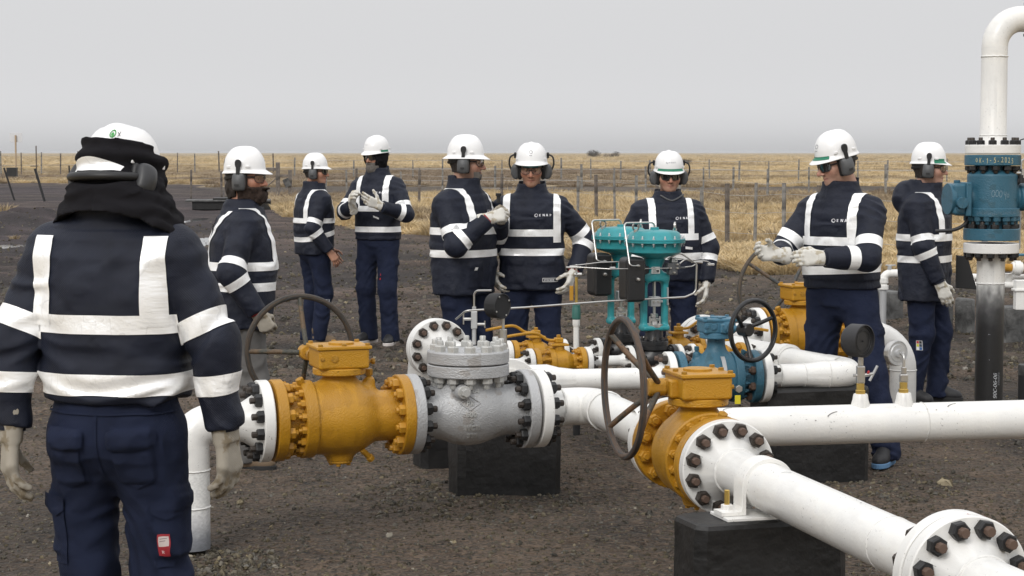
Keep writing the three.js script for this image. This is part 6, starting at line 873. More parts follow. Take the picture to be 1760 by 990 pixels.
  H('slot_cover', merge([-1, 1].map((s) => box(0.006, 0.014, 0.026, 0.003).translate(s * 0.1, 0.063, 0.05)).concat([-1, 1].map((s) => box(0.006, 0.014, 0.026, 0.003).translate(s * 0.096, 0.063, -0.065)))), M.helmet, hel);
  if (hd.ratchet !== false) H('headband', tf(crease(new THREE.TorusGeometry(0.1, 0.011, 8, 40), 3), 0, 0.018, -0.012, Math.PI / 2 - 0.2, 0, 0).scale(0.86, 1, 1.05), M.muffBlack, hel);
  if (hd.emblem) { const g = cutPatch(helmetGeo(hd.brim ?? 'cap'), [(x) => hd.emblem[1] / 2 - Math.abs(x - (hd.emblem[4] ?? 0)), (x, y) => hd.emblem[2] / 2 - Math.abs(y - (hd.emblem[3] ?? 0.105)), (x, y, z) => z - 0.03], 0.0015, (x, y) => [(x - (hd.emblem[4] ?? 0)) / hd.emblem[1] + 0.5, (y - (hd.emblem[3] ?? 0.105)) / hd.emblem[2] + 0.5]); if (g) H('hat_emblem', g, hd.emblem[0], hel); }
  if (hd.sideMark) { const g = cutPatch(helmetGeo(hd.brim ?? 'cap'), [(x, y, z) => 0.02 - Math.hypot(z - hd.sideMark[1], y - 0.095), (x) => x * hd.sideMark[0]], 0.0015); if (g) H('hat_sticker', g, hd.sideMark[2], hel); }
  if (hd.green) { const [a0, a1] = hd.green, g = cutPatch(helmetGeo(hd.brim ?? 'cap'), [(x, y, z) => { const a = Math.atan2(x, z); return Math.min(a - a0, a1 - a) ; }, (x, y) => Math.min(y - (hd.greenY?.[0] ?? 0.034), (hd.greenY?.[1] ?? 0.052) - y), (x, y, z) => Math.hypot(x, z) - 0.1], 0.0025); if (g) H('green_strap', g, M.green, hel); }
  for (const s of [1, -1]) { if (hd.muffs === false || hd.muff1 === -s) continue;
    const c = s < 0 ? mirrorX(cupGeo) : cupGeo.clone();
    const out = hd.muffOut ?? 0, cup = H('ear_muff', c.translate(s * (0.098 + out), -0.022, -0.004), M.muff); H('cushion', (s < 0 ? mirrorX(cushionGeo) : cushionGeo.clone()).translate(s * (0.098 + out), -0.022, -0.004), M.muffBlack, cup);
    const ar = armShape.clone(); if (hd.bow) { H('muff_arm', tube([[s * (0.125 + out), -0.02, 0], [s * (0.143 + out), 0.025, -0.005], [s * (0.136 + out), 0.075, -0.012], [s * 0.112, 0.092, -0.02]], 0.006, 8, 20), M.muffBlack, cup); H('muff_hinge', box(0.016, 0.04, 0.03, 0.007).translate(s * 0.11, 0.085, -0.02), M.muffBlack, cup); }
    else H('muff_arm', ar.translate(s * (0.1165 + out) - 0.0035, 0.004, -0.004), M.muffBlack, cup);
    H('cup_logo', box(0.001, 0.012, 0.026, 0.0004).translate(s * (0.1335 + out), -0.04, -0.004), M.blackPlastic, cup);
  }
  if (hd.glasses) {
    const lm = hd.glasses === 'clear' ? M.clearLens : M.lens, g = H('safety_glasses', merge([rod([-0.012, 0.004, 0.111], [0.012, 0.004, 0.111], 0.003), ...[-1, 1].map((s) => tube([[s * 0.066, 0.006, 0.078], [s * 0.078, 0.006, 0.04], [s * 0.084, 0.002, -0.02]], 0.0035, 6, 12)), ...(hd.rim ? [-1, 1].map((s) => tube([[s * 0.008, 0.018, 0.111], [s * 0.035, 0.02, 0.103], [s * 0.066, 0.016, 0.08]], 0.003, 6, 12)) : [])]), M.blackPlastic);
    LENS.forEach((q) => H('lens', q, lm, g)); for (const s of [-1, 1]) H('lens_rim', tube([[s * 0.009, 0.017, 0.112], [s * 0.036, 0.0195, 0.104], [s * 0.066, 0.015, 0.08], [s * 0.068, -0.004, 0.077], [s * 0.058, -0.022, 0.088], [s * 0.03, -0.023, 0.106], [s * 0.009, -0.012, 0.112]], 0.0018, 6, 40, true), M.blackPlastic, g);
  }
  for (const s of [-1, 1]) { const e = H('eye', new THREE.SphereGeometry(0.0118, 14, 10).translate(s * 0.031, 0.0, 0.0765), M.eye); H('iris', new THREE.SphereGeometry(0.0062, 10, 8).translate(s * 0.031, -0.0035, 0.083), M.iris, e); }
  if (hd.hair) { const hx = hd.hair, g = snet((x, y, z) => { let d = Math.max(hf(x, y, z) - 0.011 - 0.004 * noise(x * 60, y * 25, z * 60), y - 0.075, z - lerp(0.02, -0.035, sstep(0.02, -0.06, y)), hx.low - y); if (hx.long) d = smin(d, ell(x, y, z, [0, -0.07, -0.082], [0.066, 0.05, 0.034]) - 0.008 * noise(x * 50, y * 22, z * 50), 0.02); return d; }, [-0.12, -0.17, -0.17], [0.12, 0.1, 0.06], 0.006); H('hair', g, hx.mat ?? M.hair); }
  if (hd.beard) { const b = hd.beard, v = b.vol ?? 0, g = snet((x, y, z) => { const ax = Math.abs(x), rough = noise(x * 70, y * 45, z * 70) * (0.003 + v * 0.12) + noise(x * 140, y * 90, z * 140) * 0.0016; let d = smax(hf(x, y, z) - 0.006 - v * 0.5 - rough, Math.max(y - (-0.05 + (b.chin ? -0.01 : 0.052) * sstep(0.04, 0.072, ax) * sstep(0.055, 0.0, z)), -0.125 - v - y, (b.chin ? 0.05 : -0.02) - z), b.chin ? 0.03 : 0.012); d = Math.max(d, -(cone(ax, y, z, [0, -0.0695, 0.1], [0.02, -0.0705, 0.09], 0.0085, 0.006))); if (v) d = smin(d, ell(x, y, z, [0, -0.104, 0.07], [0.055, 0.05, 0.05]) - rough, 0.02), d = Math.max(d, -cone(ax, y, z, [0, -0.068, 0.12], [0.02, -0.069, 0.11], 0.009, 0.006)); return d; }, [-0.11, -0.2, -0.04], [0.11, 0.03, 0.15], 0.0045); H('beard', g, b.mat); }
  if (hd.hood) { const g = snet((x, y, z) => { let d = hf(x, y, z) - 0.013 - 0.003 * fold(x * 2, y * 2, z * 2); d = Math.max(d, -(hf(x, y, z) - 0.004), y - 0.09); d = smax(d, -Math.max(Math.hypot(x / 0.062, (y + 0.02) / 0.085) - 1, (0.02 - z) * 20), 0.01); return d; }, [-0.11, -0.22, -0.15], [0.11, 0.11, 0.15], 0.0055); H(hd.hood === 'teal' ? 'head_cover' : 'balaclava', g, hd.hood === 'teal' ? M.teal : M.fleece); }
  if (hd.brow) { const g = new THREE.CylinderGeometry(0.088, 0.088, 0.024, 30, 1, true, -1.0, 2.0).scale(0.92, 1, 1.13).translate(0, 0.033, 0.0); H('brow_band', g, hd.brow); }
  return { root, jacket, trousers, HM, H, jg, tg, L, arms, hel, k };
}
const DEG = Math.PI / 180;
const bands = (arms, t1, t2, extra = {}) => arms.flatMap((a) => [{ arm: a, seg: 0, t: t1, ...extra }, { arm: a, seg: 1, t: t2, ...extra }]);
// 1: the man in front, seen from behind
const P1 = person({ label: 'man seen from behind in the foreground wearing black neck gaiter and navy work trousers', px: 209, s: 592, k: 1.0, yaw: 168 * DEG, wide: 1.06, hem: 1.005, up: 0.05, cell: 0.0065, folds: 1.35, rib: false, backPockets: true, cargo: true, armK: 0.955, handK: 1.14, collarTop: 1.56, logo: false,
  arms: { L: { wrist: [-0.295, 0.90, 0.06], pole: [-1, 0, 0.5], pose: 'relaxed', palm: [0.85, 0, -0.45], mat: M.gloveDirty }, R: { wrist: [0.325, 0.905, 0.06], pole: [1, 0, 0.5], pose: 'relaxed', palm: [-0.85, 0, -0.45], mat: M.gloveDirty } },
  tape: [{ band: 1.232, hw: 0.0265 }, { band: 1.062, hw: 0.0305 }, { strap: 0.165, y0: 1.225, hw: 0.030 }, { strap: -0.165, y0: 1.225, hw: 0.032 }, ...bands(['L', 'R'], 0.225, 0.115, { hw: 0.029 })],
  legPrints: [['red_label', D.redTag, -0.158, 0.6, 0.029, 0.062, -1]],
  head: { brim: 'none', yaw: -0.3, pitch: 0.2, dy: -0.035, dx: 0.0, dz: 0.03, muffs: false, ratchet: false, hair: null, emblem: null, skin: [0.361, 0.205, 0.136] } });
{ // pockets of the front man's trousers: panels and flaps laid on the cloth
  const { tg, trousers } = P1, poly = (pts, back) => pts.map((a, i) => { const b = pts[(i + 1) % pts.length], nx = b[1] - a[1], ny = a[0] - b[0], l = Math.hypot(nx, ny); return (x, y) => -((x - a[0]) * nx + (y - a[1]) * ny) / l; }).concat([(x, y, z) => back * z - 0.01]);
  const lay = (name, pts, lift) => { let fns = poly(pts, -1); const c = pts.reduce((q, p) => [q[0] + p[0] / pts.length, q[1] + p[1] / pts.length], [0, 0]); if (fns[0](c[0], c[1], -1) < 0) fns = poly(pts.slice().reverse(), -1); const g = cutPatch(tg, fns, lift); if (g) part(trousers, name, boxUV(g), M.trouser); };
  for (const s of [-1, 1]) { const X = (a) => s * a; lay('back_pocket', [[X(0.048), 0.905], [X(0.15), 0.915], [X(0.146), 0.79], [X(0.1), 0.765], [X(0.056), 0.785]], 0.006); lay('pocket_flap', [[X(0.042), 0.928], [X(0.157), 0.94], [X(0.156), 0.9], [X(0.1), 0.884], [X(0.046), 0.89]], 0.012); lay('cargo_flap', [[X(0.128), 0.735], [X(0.2), 0.735], [X(0.2), 0.69], [X(0.165), 0.672], [X(0.13), 0.69]], 0.010); lay('cargo_pocket', [[X(0.132), 0.70], [X(0.2), 0.70], [X(0.2), 0.53], [X(0.134), 0.53]], 0.005); lay('waist_seam', [[X(0.0), 0.982], [X(0.19), 0.982], [X(0.19), 0.976], [X(0.0), 0.976]], 0.006); }
  lay('centre_seam', [[-0.004, 0.975], [0.004, 0.975], [0.004, 0.8], [-0.004, 0.8]], 0.005);
}
{ // winter headgear of the front man
  const { H, hel, root } = P1;
  const rhoAt = (y) => y < 0.05 ? 1 : Math.pow(Math.max(0, 1 - Math.pow(Math.min(0.999, (y - 0.05) / 0.128), 2.05)), 1 / 2.9);
  const liner = snet((x, y, z) => { const q = Math.hypot(x / 0.109, (z + 0.006) / 0.124), R = rhoAt(y) + 0.03 + (y < 0.03 ? (0.03 - y) * -0.6 : 0), yt = 0.118 - 0.02 * (z < 0 ? 0 : 1), w = 0.055 * Math.sin((y - 0.05 * z + 0.07 * x + 0.012 * noise(x * 14, y * 10, z * 14)) * 105); let d = Math.max((Math.abs(q - R - w) - 0.07) * 0.112, y - yt, -0.03 - y); return d - 0.0035 * fold(x * 1.4, y * 1.6, z * 1.4); }, [-0.16, -0.09, -0.18], [0.16, 0.15, 0.17], 0.0055);
  const ln = H('hat_liner', liner, M.fleece);
  const pg = cutPatch(liner, [(x, y, z) => 0.025 - Math.abs(y - 0.034 + 5 * x * x * (x < 0 ? 0.6 : 0.5)), (x, y, z) => -z - 0.035, (x) => 0.085 - Math.abs(x)], 0.003); if (pg) H('reflective_patch', pg, M.tape, ln);
  H('hood_knob', snet((x, y, z) => ell(x, y, z, [-0.118, -0.005, -0.01], [0.022, 0.035, 0.035]) - 0.003 * fold(x * 2, y * 2, z * 2), [-0.17, -0.07, -0.06], [-0.09, 0.04, 0.06], 0.006), M.fleece, ln);
  const g = snet((x, y, z) => { const X = x + 0.008, R = 0.112 + (1.632 - y) * 0.38 + (x < 0 ? 0.14 * (1.632 - y) : 0) + 0.0045 * Math.sin((y + 0.05 * noise(x * 9, 3, z * 9)) * 115); const r = Math.hypot(X * 0.97, z * 1.05); let d = Math.max(Math.abs(r - R) - 0.012, y - 1.628 - 0.02 * noise(x * 8, 0, z * 8), 1.552 - 1.5 * x * x - (x < -0.08 ? (-0.08 - x) * 0.1 : 0) - y); return d - 0.006 * fold(x * 1.3, y * 1.6, z * 1.3); }, [-0.26, 1.4, -0.24], [0.24, 1.68, 0.24], 0.0065); part(root, 'neck_gaiter', g, M.fleece);
  const nk = snet((x, y, z) => Math.max(Math.hypot(x, z + 0.0) - 0.1 - 0.005 * Math.sin(y * 130 + noise(x * 10, y * 4, z * 10) * 2), y - 1.66, 1.48 - y) - 0.004 * fold(x * 2, y * 2, z * 2), [-0.13, 1.45, -0.13], [0.13, 1.66, 0.13], 0.008); part(root, 'balaclava', nk, M.fleece);
  const band = part(root, 'neckband_ear_defenders', tube(Array.from({ length: 13 }, (_, i) => { const a = Math.PI * (1.02 + i / 12 * 0.96); return [Math.cos(a) * 0.121, 1.637 - 0.008 * Math.sin(a), Math.sin(a) * 0.124 + 0.01]; }), 0.0125, 12, 60), M.muffBlack);
  for (const s of [-1, 1]) { const c = s < 0 ? mirrorX(cupGeo) : cupGeo.clone(); const m = part(band, 'ear_muff', c, M.muffDark); m.scale.setScalar(0.85); m.position.set(s * 0.114, 1.634, 0.0 - (s < 0 ? 0.04 : -0.02)); m.rotation.set(0.4, s * 0.35, 0); const q = part(band, 'cushion', s < 0 ? mirrorX(cushionGeo) : cushionGeo.clone(), M.muffBlack); q.scale.setScalar(0.85); q.position.copy(m.position); q.rotation.copy(m.rotation); }
  const st = cutPatch(helmetGeo('none'), [(x, y, z) => 0.03 - Math.abs(Math.atan2(-x, -z) * 0.13 - 0.06), (x, y) => 0.0165 - Math.abs(y - 0.137), (x, y, z) => -z - 0.0], 0.002, (x, y, z) => [(Math.atan2(-x, -z) * 0.13 - 0.06) / 0.06 + 0.5, (y - 0.137) / 0.033 + 0.5]); if (st) H('hat_sticker', st, D.sticker, hel);
}
// 2: bearded man in profile
person({ label: 'bearded man in profile with grey trousers standing by the large hand wheel', px: 420, s: 315, k: 0.955, yaw: 103 * DEG, wide: 1.12, belly: 0.03, hem: 0.80, cell: 0.008, trouserMat: M.greyTrouser, logo: false, collarTop: 1.5, bootMat: M.bootTan,
  arms: { R: { wrist: [0.115, 0.865, 0.27], pole: [-0.4, -0.2, 0.4], pose: 'grip', palm: [0, 0, -1], mat: M.gloveDirty, cuff: M.redDark }, L: { wrist: [-0.02, 0.86, -0.28], pole: [-0.3, -0.2, -0.5], pose: 'relaxed' } },
  tape: [{ band: 1.155 }, { band: 1.04 }, { cross: 0.75, yc: 1.26, y0: 1.15 }, { cross: -0.75, yc: 1.26, y0: 1.15 }, { strap: 0.13, y0: 1.15, side: 1 }, { strap: -0.13, y0: 1.15, side: 1 }, ...bands(['L', 'R'], 0.245, 0.06)],
  legPrints: [['red_label', M.red, -0.1, 0.46, 0.05, 0.03, 0, 0.02]],
  head: { yaw: -0.46, pitch: 0.03, glasses: 'clear', rim: true, skin: [0.404, 0.201, 0.132], beard: { mat: M.beard, vol: 0.028 }, hair: { low: -0.11, long: true }, sideMark: [-1, -0.125, M.blackPlastic] } });
// 3: man in profile behind
person({ label: 'man in profile with tan boots facing the tall sunglasses man', px: 541, s: 192, k: 0.935, yaw: 122 * DEG, wide: 1.06, belly: 0.02, hem: 0.86, logo: false, cell: 0.011, folds: 1.1, bootMat: M.bootTan, collarTop: 1.56,
  arms: { R: { wrist: [0.15, 0.845, 0.2], pole: [-0.7, -0.2, 0.4], pose: 'relaxed', bare: true }, L: { wrist: [0.12, 0.83, -0.27], pole: [-0.4, -0.2, -0.5], pose: 'relaxed', bare: true } },
  tape: [{ band: 1.185 }, { band: 1.045, slope: 0.0, wave: 0.25 }, { strap: 0.13, y0: 1.18 }, { strap: -0.13, y0: 1.18 }, ...bands(['L', 'R'], 0.23, 0.06)],
  legPrints: [['knee_label', D.kneeTag, -0.1, 0.42, 0.06, 0.04, 0, 0.03]],
  head: { yaw: -0.72, pitch: 0.02, glasses: 'dark', skin: [0.430, 0.221, 0.144], hair: { low: -0.06 } } });
// 4: tall man with sunglasses and grey beard
person({ label: 'tall man with black balaclava, sunglasses and grey beard gesturing with white gloves', px: 651, s: 192, k: 1.02, yaw: -22 * DEG, wide: 1.0, hem: 0.91, cell: 0.011, rib: true, logoY: 1.33, bootMat: M.bootBlack, soleMat: M.soleWhite, laces: true, collarTop: 1.58, chestPocket: true,
  arms: { R: { wrist: [-0.2, 1.24, 0.33], pole: [-0.6, -0.9, 0.1], pose: 'loose', dir: [-0.1, 0.55, 0.5], palm: [0.9, 0.1, 0.3] }, L: { wrist: [0.05, 1.24, 0.36], pole: [0.9, -0.9, 0.0], pose: 'open', dir: [-0.75, 0.35, 0.25], palm: [-0.1, 0.2, -1] } },
  tape: [{ band: 1.19 }, { band: 1.01 }, { strap: 0.13, y0: 1.19 }, { strap: -0.13, y0: 1.19 }, ...bands(['L', 'R'], 0.22, 0.07)],
  prints: [['pocket_tab', M.tape, 0.05, 1.115, 0.05, 0.016, -0.4]], legPrints: [['red_tab', M.red, 0.085, 0.6, 0.011, 0.055, 1]], cargo: true,
  feet: [[0.12, 0, 0.02], [-0.13, 0, -0.06]],
  head: { yaw: -0.28, pitch: 0.12, glasses: 'dark', muffs: false, hood: 'black', beard: { mat: M.greyBeard, vol: 0.008 }, skin: [0.404, 0.230, 0.156], green: [1.1, 1.9], emblem: [D.logoGrey, 0.05, 0.014, 0.1, -0.02] } });
// 5: man with wide brimmed hat holding his hands together
person({ label: 'man in wide brimmed hard hat holding gloved hands together, turned to his colleague', px: 797, s: 262, k: 1.0, yaw: 58 * DEG, wide: 1.12, belly: 0.03, hem: 0.79, cell: 0.0095, pockets: true, logoY: 1.33, collarTop: 1.57, cargo: true,
  arms: { R: { wrist: [0.16, 1.285, 0.235], pole: [-0.35, -1, 0.35], pose: 'pinch', dir: [0.85, 0.25, -0.1], palm: [0.1, -0.4, -1], cuff: M.redDark }, L: { wrist: [0.24, 1.27, 0.04], pole: [0.4, -1, -0.4], pose: 'pinch', dir: [0.25, 0.5, 0.6], palm: [-0.7, -0.4, 0.6], mat: M.gloveDirty } },
  tape: [{ band: 1.205 }, { band: 1.06 }, { strap: 0.13, y0: 1.2 }, { strap: -0.13, y0: 1.2 }, { arm: 'R', seg: 0, t: 0.2 }, { arm: 'R', seg: 1, t: 0.06 }, ...bands(['L'], 0.22, 0.09)],
  prints: [['pocket_tab', M.tape, -0.12, 0.965, 0.02, 0.02, 0]],
  head: { yaw: 0.42, pitch: 0.05, roll: 0, brim: 'full', glasses: 'clear', rim: true, muffOut: 0.004, skin: [0.413, 0.234, 0.168], hair: { low: -0.07 }, stubble: 0.5, beard: { mat: M.greyBeard, vol: 0, chin: true } } });
// 6: man facing the camera, looking down
person({ label: 'man facing forward and looking down, with clear glasses and teal head cover', px: 914, s: 258, k: 0.975, yaw: -3 * DEG, wide: 1.1, hem: 0.825, cell: 0.0095, pockets: true, lean: 0.04, collarTop: 1.6, logoY: 1.335,
  arms: { L: { wrist: [0.275, 0.925, 0.08], pole: [0.8, 0, -0.6], pose: 'relaxed', cuff: M.redDark }, R: { wrist: [-0.27, 0.93, 0.02], pole: [-0.8, 0, -0.6], pose: 'relaxed' } },
  tape: [{ band: 1.215, xmax: 0.165 }, { band: 1.085 }, { strap: 0.172, y0: 1.15, side: 1 }, { strap: -0.165, y0: 1.2, side: 1 }, ...bands(['L', 'R'], 0.225, 0.055)],
  prints: [['pocket_label', D.patchLabel, 0.128, 0.9, 0.1, 0.026, 0]],
  head: { yaw: 0.0, pitch: 0.16, dz: 0.02, hat: -0.16, glasses: 'clear', rim: true, bow: true, muffOut: 0.006, skin: [0.370, 0.193, 0.124], brow: M.teal, emblem: [D.ring, 0.032, 0.048, 0.1] } });
// 7: man behind the teal control valves
person({ label: 'man with dark glasses standing behind the teal control valves', px: 1146, s: 247, k: 0.945, yaw: 6 * DEG, wide: 1.18, belly: 0.03, hem: 0.88, cell: 0.0095, collarTop: 1.545, logoY: 1.335, legW: 1.05,
  arms: { L: { wrist: [0.265, 0.815, 0.06], pole: [0.9, 0, -0.5], pose: 'relaxed' }, R: { wrist: [-0.26, 0.83, 0.08], pole: [-0.9, 0, -0.5], pose: 'relaxed' } },
  tape: [{ band: 1.2, xmax: 0.2 }, { band: 1.06 }, { strap: 0.14, y0: 1.2 }, { strap: -0.14, y0: 1.2 }, ...bands(['L', 'R'], 0.22, 0.08)],
  prints: [['pocket_tab', M.tape, 0.12, 1.12, 0.055, 0.018, -0.12]],
  head: { yaw: -0.05, pitch: 0.14, dz: 0.01, jaw: 1.12, glasses: 'dark', bow: true, muffOut: 0.008, skin: [0.430, 0.234, 0.160], green: [-0.95, 0.95], emblem: [D.logoGrey, 0.075, 0.019, 0.098] } });
{ const c = part(scene.children[scene.children.length - 1], 'zip_collar', tube([[-0.075, 1.5, 0.1], [-0.02, 1.468, 0.128], [0.01, 1.462, 0.13], [0.1, 1.505, 0.09]], 0.006, 8, 24), M.muff); }
// 8: man stepping between the pipes
person({ label: 'man in sunglasses stepping between pipes, hands raised over the far hand wheel', px: 1444, s: 305, k: 1.005, yaw: -38 * DEG, wide: 1.08, hem: 0.945, cell: 0.008, rib: true, collarTop: 1.585, logoY: 1.33, cargo: true, lean: 0.05, bootMat: M.bootBlack, soleMat: M.soleBlue, laces: true,
  arms: { R: { wrist: [-0.385, 1.15, 0.22], pole: [-0.7, -1, 0.0], pose: 'loose', dir: [-0.9, 0.1, 0.25], palm: [0.1, 0.35, 0.9], cuff: M.navy }, L: { wrist: [-0.165, 1.14, 0.36], pole: [1, -0.6, 0.0], pose: 'loose', dir: [-0.95, 0.02, 0.2], palm: [-0.1, -0.2, -1] } },
  tape: [{ band: 1.215 }, { band: 1.055, slope: 0.06 }, { strap: 0.135, y0: 1.2 }, { strap: -0.135, y0: 1.2 }, ...bands(['L', 'R'], 0.215, 0.1, { hw: 0.03 })],
  feet: [[0.33, 0, 0.1], [-0.14, 0, -0.08]], feetAng: [0.2, -0.3],
  head: { yaw: -0.55, pitch: 0.29, dz: 0.025, nose: 1.04, hat: -0.08, glasses: 'dark', skin: [0.447, 0.262, 0.192], hair: { low: -0.05 }, green: [-0.9, 0.75], greyY: 0, emblem: [D.ring, 0.04, 0.05, 0.1, -0.0] } });
// 9: man on the far right in profile
person({ label: 'man in profile with lowered hood standing left of the upright blue valve', px: 1585, s: 250, k: 0.975, yaw: 62 * DEG, wide: 1.1, belly: 0.02, hem: 0.72, cell: 0.0095, pockets: true, hood: true, collarTop: 1.585, logoY: 1.33,
  arms: { R: { wrist: [0.06, 0.80, 0.26], pole: [-0.4, -0.1, 0.3], pose: 'relaxed', palm: [0.1, 0, -1] }, L: { wrist: [0.1, 0.85, -0.25], pole: [-0.3, -0.1, -0.6], pose: 'grip', none: false } },
  tape: [{ band: 1.165 }, { band: 1.015 }, { strap: 0.13, y0: 1.16, side: 1 }, { strap: -0.13, y0: 1.16, side: 1 }, ...bands(['L', 'R'], 0.235, 0.05)],
  legPrints: [['knee_label', D.kneeTag, -0.1, 0.42, 0.04, 0.07, 0, 0.03]], feet: [[0.12, 0, 0.08], [-0.12, 0, -0.04]],
  head: { yaw: 0.26, pitch: 0.06, jaw: 0.95, glasses: 'clear', rim: true, muffOut: 0.002, skin: [0.473, 0.279, 0.208], hair: { low: -0.075 }, green: [-1.25, -0.45], greenY: [0.03, 0.062] } });
{ // the small dark thing the two men look at
  const p = atXS(857, 270, 0), t = thing('small_plug', 'small dark metal plug held up between the gloves of the wide brimmed man', 'plug', [p.x, EYE - (345 - 262) / 270 + 0.012, p.z]);
  part(t, 'plug_body', cyl(0.013, 0.045, 14), M.nutBlack); part(t, 'plug_head', cyl(0.021, 0.018, 6).translate(0, 0.03, 0), M.nutBlack);
}
// ---------- further things ----------
{ // black folder held beside the man on the far right
  const p = atXS(1655, 245, 0), s = new THREE.Shape(); const y = (py) => EYE - (py - 262) / 245, x = (px) => (px - 1655) / 245;
  [[1640, 438], [1657, 440], [1674, 495], [1640, 492]].forEach(([a, b], i) => i ? s.lineTo(x(a), y(b)) : s.moveTo(x(a), y(b)));
  const g = new THREE.ExtrudeGeometry(s, { depth: 0.02, bevelEnabled: true, bevelThickness: 0.004, bevelSize: 0.004, bevelSegments: 2 }); const t = thing('folder', 'flat black folder held beside the man with the lowered hood', 'folder', p); part(t, 'cover', g, M.blackMatte); part(t, 'clip', box(0.06, 0.012, 0.03, 0.003).translate(-0.03, y(440), 0.01), M.blackPlastic);
}
// grey concrete blocks and white lines at the back right
const blk = (label, a, b, s, pyTop, w, d, tint) => { const p = G(a, b); return pier(label, p, w, d, EYE - (pyTop - 262) / s, tint ?? M.concGrey, null, 0.5); };
blk('grey concrete block left behind the man with lowered hood', 1524, 553, 171, 503, 0.24, 0.28);
blk('grey concrete block right of the man with lowered hood', 1606, 568, 181, 519, 0.26, 0.26);
blk('grey concrete block just behind the upright pipe', 1666, 568, 181, 517, 0.1, 0.24);
blk('low grey concrete block right of and behind the upright pipe', 1708, 543, 165, 515, 0.17, 0.2);
blk('dark grey concrete block carrying the white column at the right edge', 1724, 588, 192, 531, 0.6, 0.25);
{
  const s = 176, t = thing('drain_line', 'white elbowed pipe with small tap behind the hooded man', 'pipe', atXS(1517, s, 0)), y = (py) => EYE - (py - 262) / s, X = (px) => (px - 1517) / s;
  part(t, 'lower_pipe', cyl(0.034, y(490), 16).translate(0, y(490) / 2, 0), M.galv); part(t, 'pipe', bentTube([[0, y(491), 0], [0, y(469), 0], [0.5, y(469), 0]], 0.04, 0.07, 16), M.white);
  part(t, 'union', merge([cyl(0.054, 0.04, 8).translate(0, y(493), 0), cyl(0.05, 0.05, 16).translate(0, y(481), 0)]), M.white); part(t, 'tap', merge([cyl(0.02, 0.05, 10).translate(0.06, y(460), 0), box(0.1, 0.012, 0.025, 0.004).translate(0.07, y(455), 0)]), M.galv);
  const t2 = thing('white_pipes', 'white and yellow small bore pipes right of the upright pipe', 'pipe', atXS(1700, 190, 0)), yy = (py) => EYE - (py - 262) / 190, XX = (px) => (px - 1700) / 190;
  part(t2, 'upper_pipe', bentTube([[XX(1664), yy(475), -0.1], [XX(1720), yy(478), -0.1], [XX(1790), yy(476), -0.1]], 0.028, 0.05, 14), M.white); part(t2, 'lower_pipe', rod([XX(1668), yy(489), 0], [XX(1742), yy(489), 0], 0.03, 0.03, 16), M.white);
  part(t2, 'fittings', merge([rod([XX(1664), yy(486), 0], [XX(1672), yy(486), 0], 0.045), rod([XX(1728), yy(478), -0.1], [XX(1742), yy(478), -0.1], 0.045), rod([XX(1735), yy(470), -0.1], [XX(1735), yy(484), -0.1], 0.05), rod([XX(1738), yy(489), 0], [XX(1746), yy(489), 0], 0.045)]), M.white);
  const yp = part(t2, 'yellow_pipe', rod([XX(1716), yy(458), 0.05], [XX(1800), yy(461), 0.05], 0.036, 0.036, 18), M.yellow); part(t2, 'union', merge([rod([XX(1734), yy(459), 0.05], [XX(1752), yy(459.5), 0.05], 0.055, 0.055, 8), rod([XX(1738), yy(459), 0.05], [XX(1748), yy(459.5), 0.05], 0.068, 0.068, 20)]), M.white);
  part(t2, 'blue_lever', tube([[XX(1735), yy(438), 0.05], [XX(1748), yy(436.5), 0.05], [XX(1775), yy(436.5), 0.05]], 0.012, 8, 12), M.blueLight); part(t2, 'valve_stem', rod([XX(1766), yy(458), 0.05], [XX(1766), yy(436), 0.05], 0.014), M.galv);
  const c = thing('white_column', 'square white steel column on the dark block at the right edge', 'column', atXS(1752, 193, 0)), yc = (py) => EYE - (py - 262) / 193; part(c, 'column', box(0.1, yc(480) - yc(531), 0.1, 0.006).translate(0, (yc(480) + yc(531)) / 2, 0), M.white); part(c, 'top_plate', box(0.13, 0.02, 0.13, 0.004).translate(0, yc(497), 0), M.white);
  const d = thing('pipe_post', 'short black pipe post with grey top at the right edge', 'post', atXS(1765, 262, 0)), yd = (py) => EYE - (py - 262) / 262; part(d, 'post', cyl(0.06, yd(642), 24).translate(0, yd(642) / 2, 0), M.blackMatte); part(d, 'post_top', cyl(0.061, yd(625) - yd(643), 24).translate(0, (yd(625) + yd(643)) / 2, 0), M.concGrey);
}
// fences: posts where they stand, wires between neighbours
function fence(label, list, hgt, r, mat, wires, wr = 0.004, lean) {
  const pts = list.map(([px, py]) => { const p = G(px, py); p.y = heightAt(p.x, p.z); return p; }), t = thing('wire_fence', label, 'fence', pts[0]), q = rng(list.length * 7 + 3);
  const V0 = [0, 1, 2].map((v) => { const g = v === 2 ? new THREE.CylinderGeometry(r * 0.9, r * 1.05, hgt, 7) : new THREE.BoxGeometry(r * 2 * (0.9 + v * 0.25), hgt, r * 1.7); g.translate(0, hgt / 2, 0); boxUV(g); return g; });
  pts.forEach((p, i) => { const m = part(t, 'post', V0[i % 3], Array.isArray(mat) ? mat[i % mat.length] : mat); m.position.copy(p).sub(pts[0]); m.scale.y = 0.92 + q() * 0.16; m.rotation.set((q() - 0.5) * 0.06, q() * 1, lean ? lean[i] ?? 0 : (q() - 0.5) * 0.07); });
  for (const h of wires) for (let i = 1; i < pts.length; i++) { const a = pts[i - 1].clone().sub(pts[0]), b = pts[i].clone().sub(pts[0]); part(t, 'wire', rod([a.x, a.y + h, a.z], [b.x, b.y + h, b.z], wr, wr, 5), M.galv); }
  return t;
}
const lerpList = (a, b, n) => Array.from({ length: n }, (_, i) => [lerp(a[0], b[0], i / (n - 1)), lerp(a[1], b[1], i / (n - 1))]);
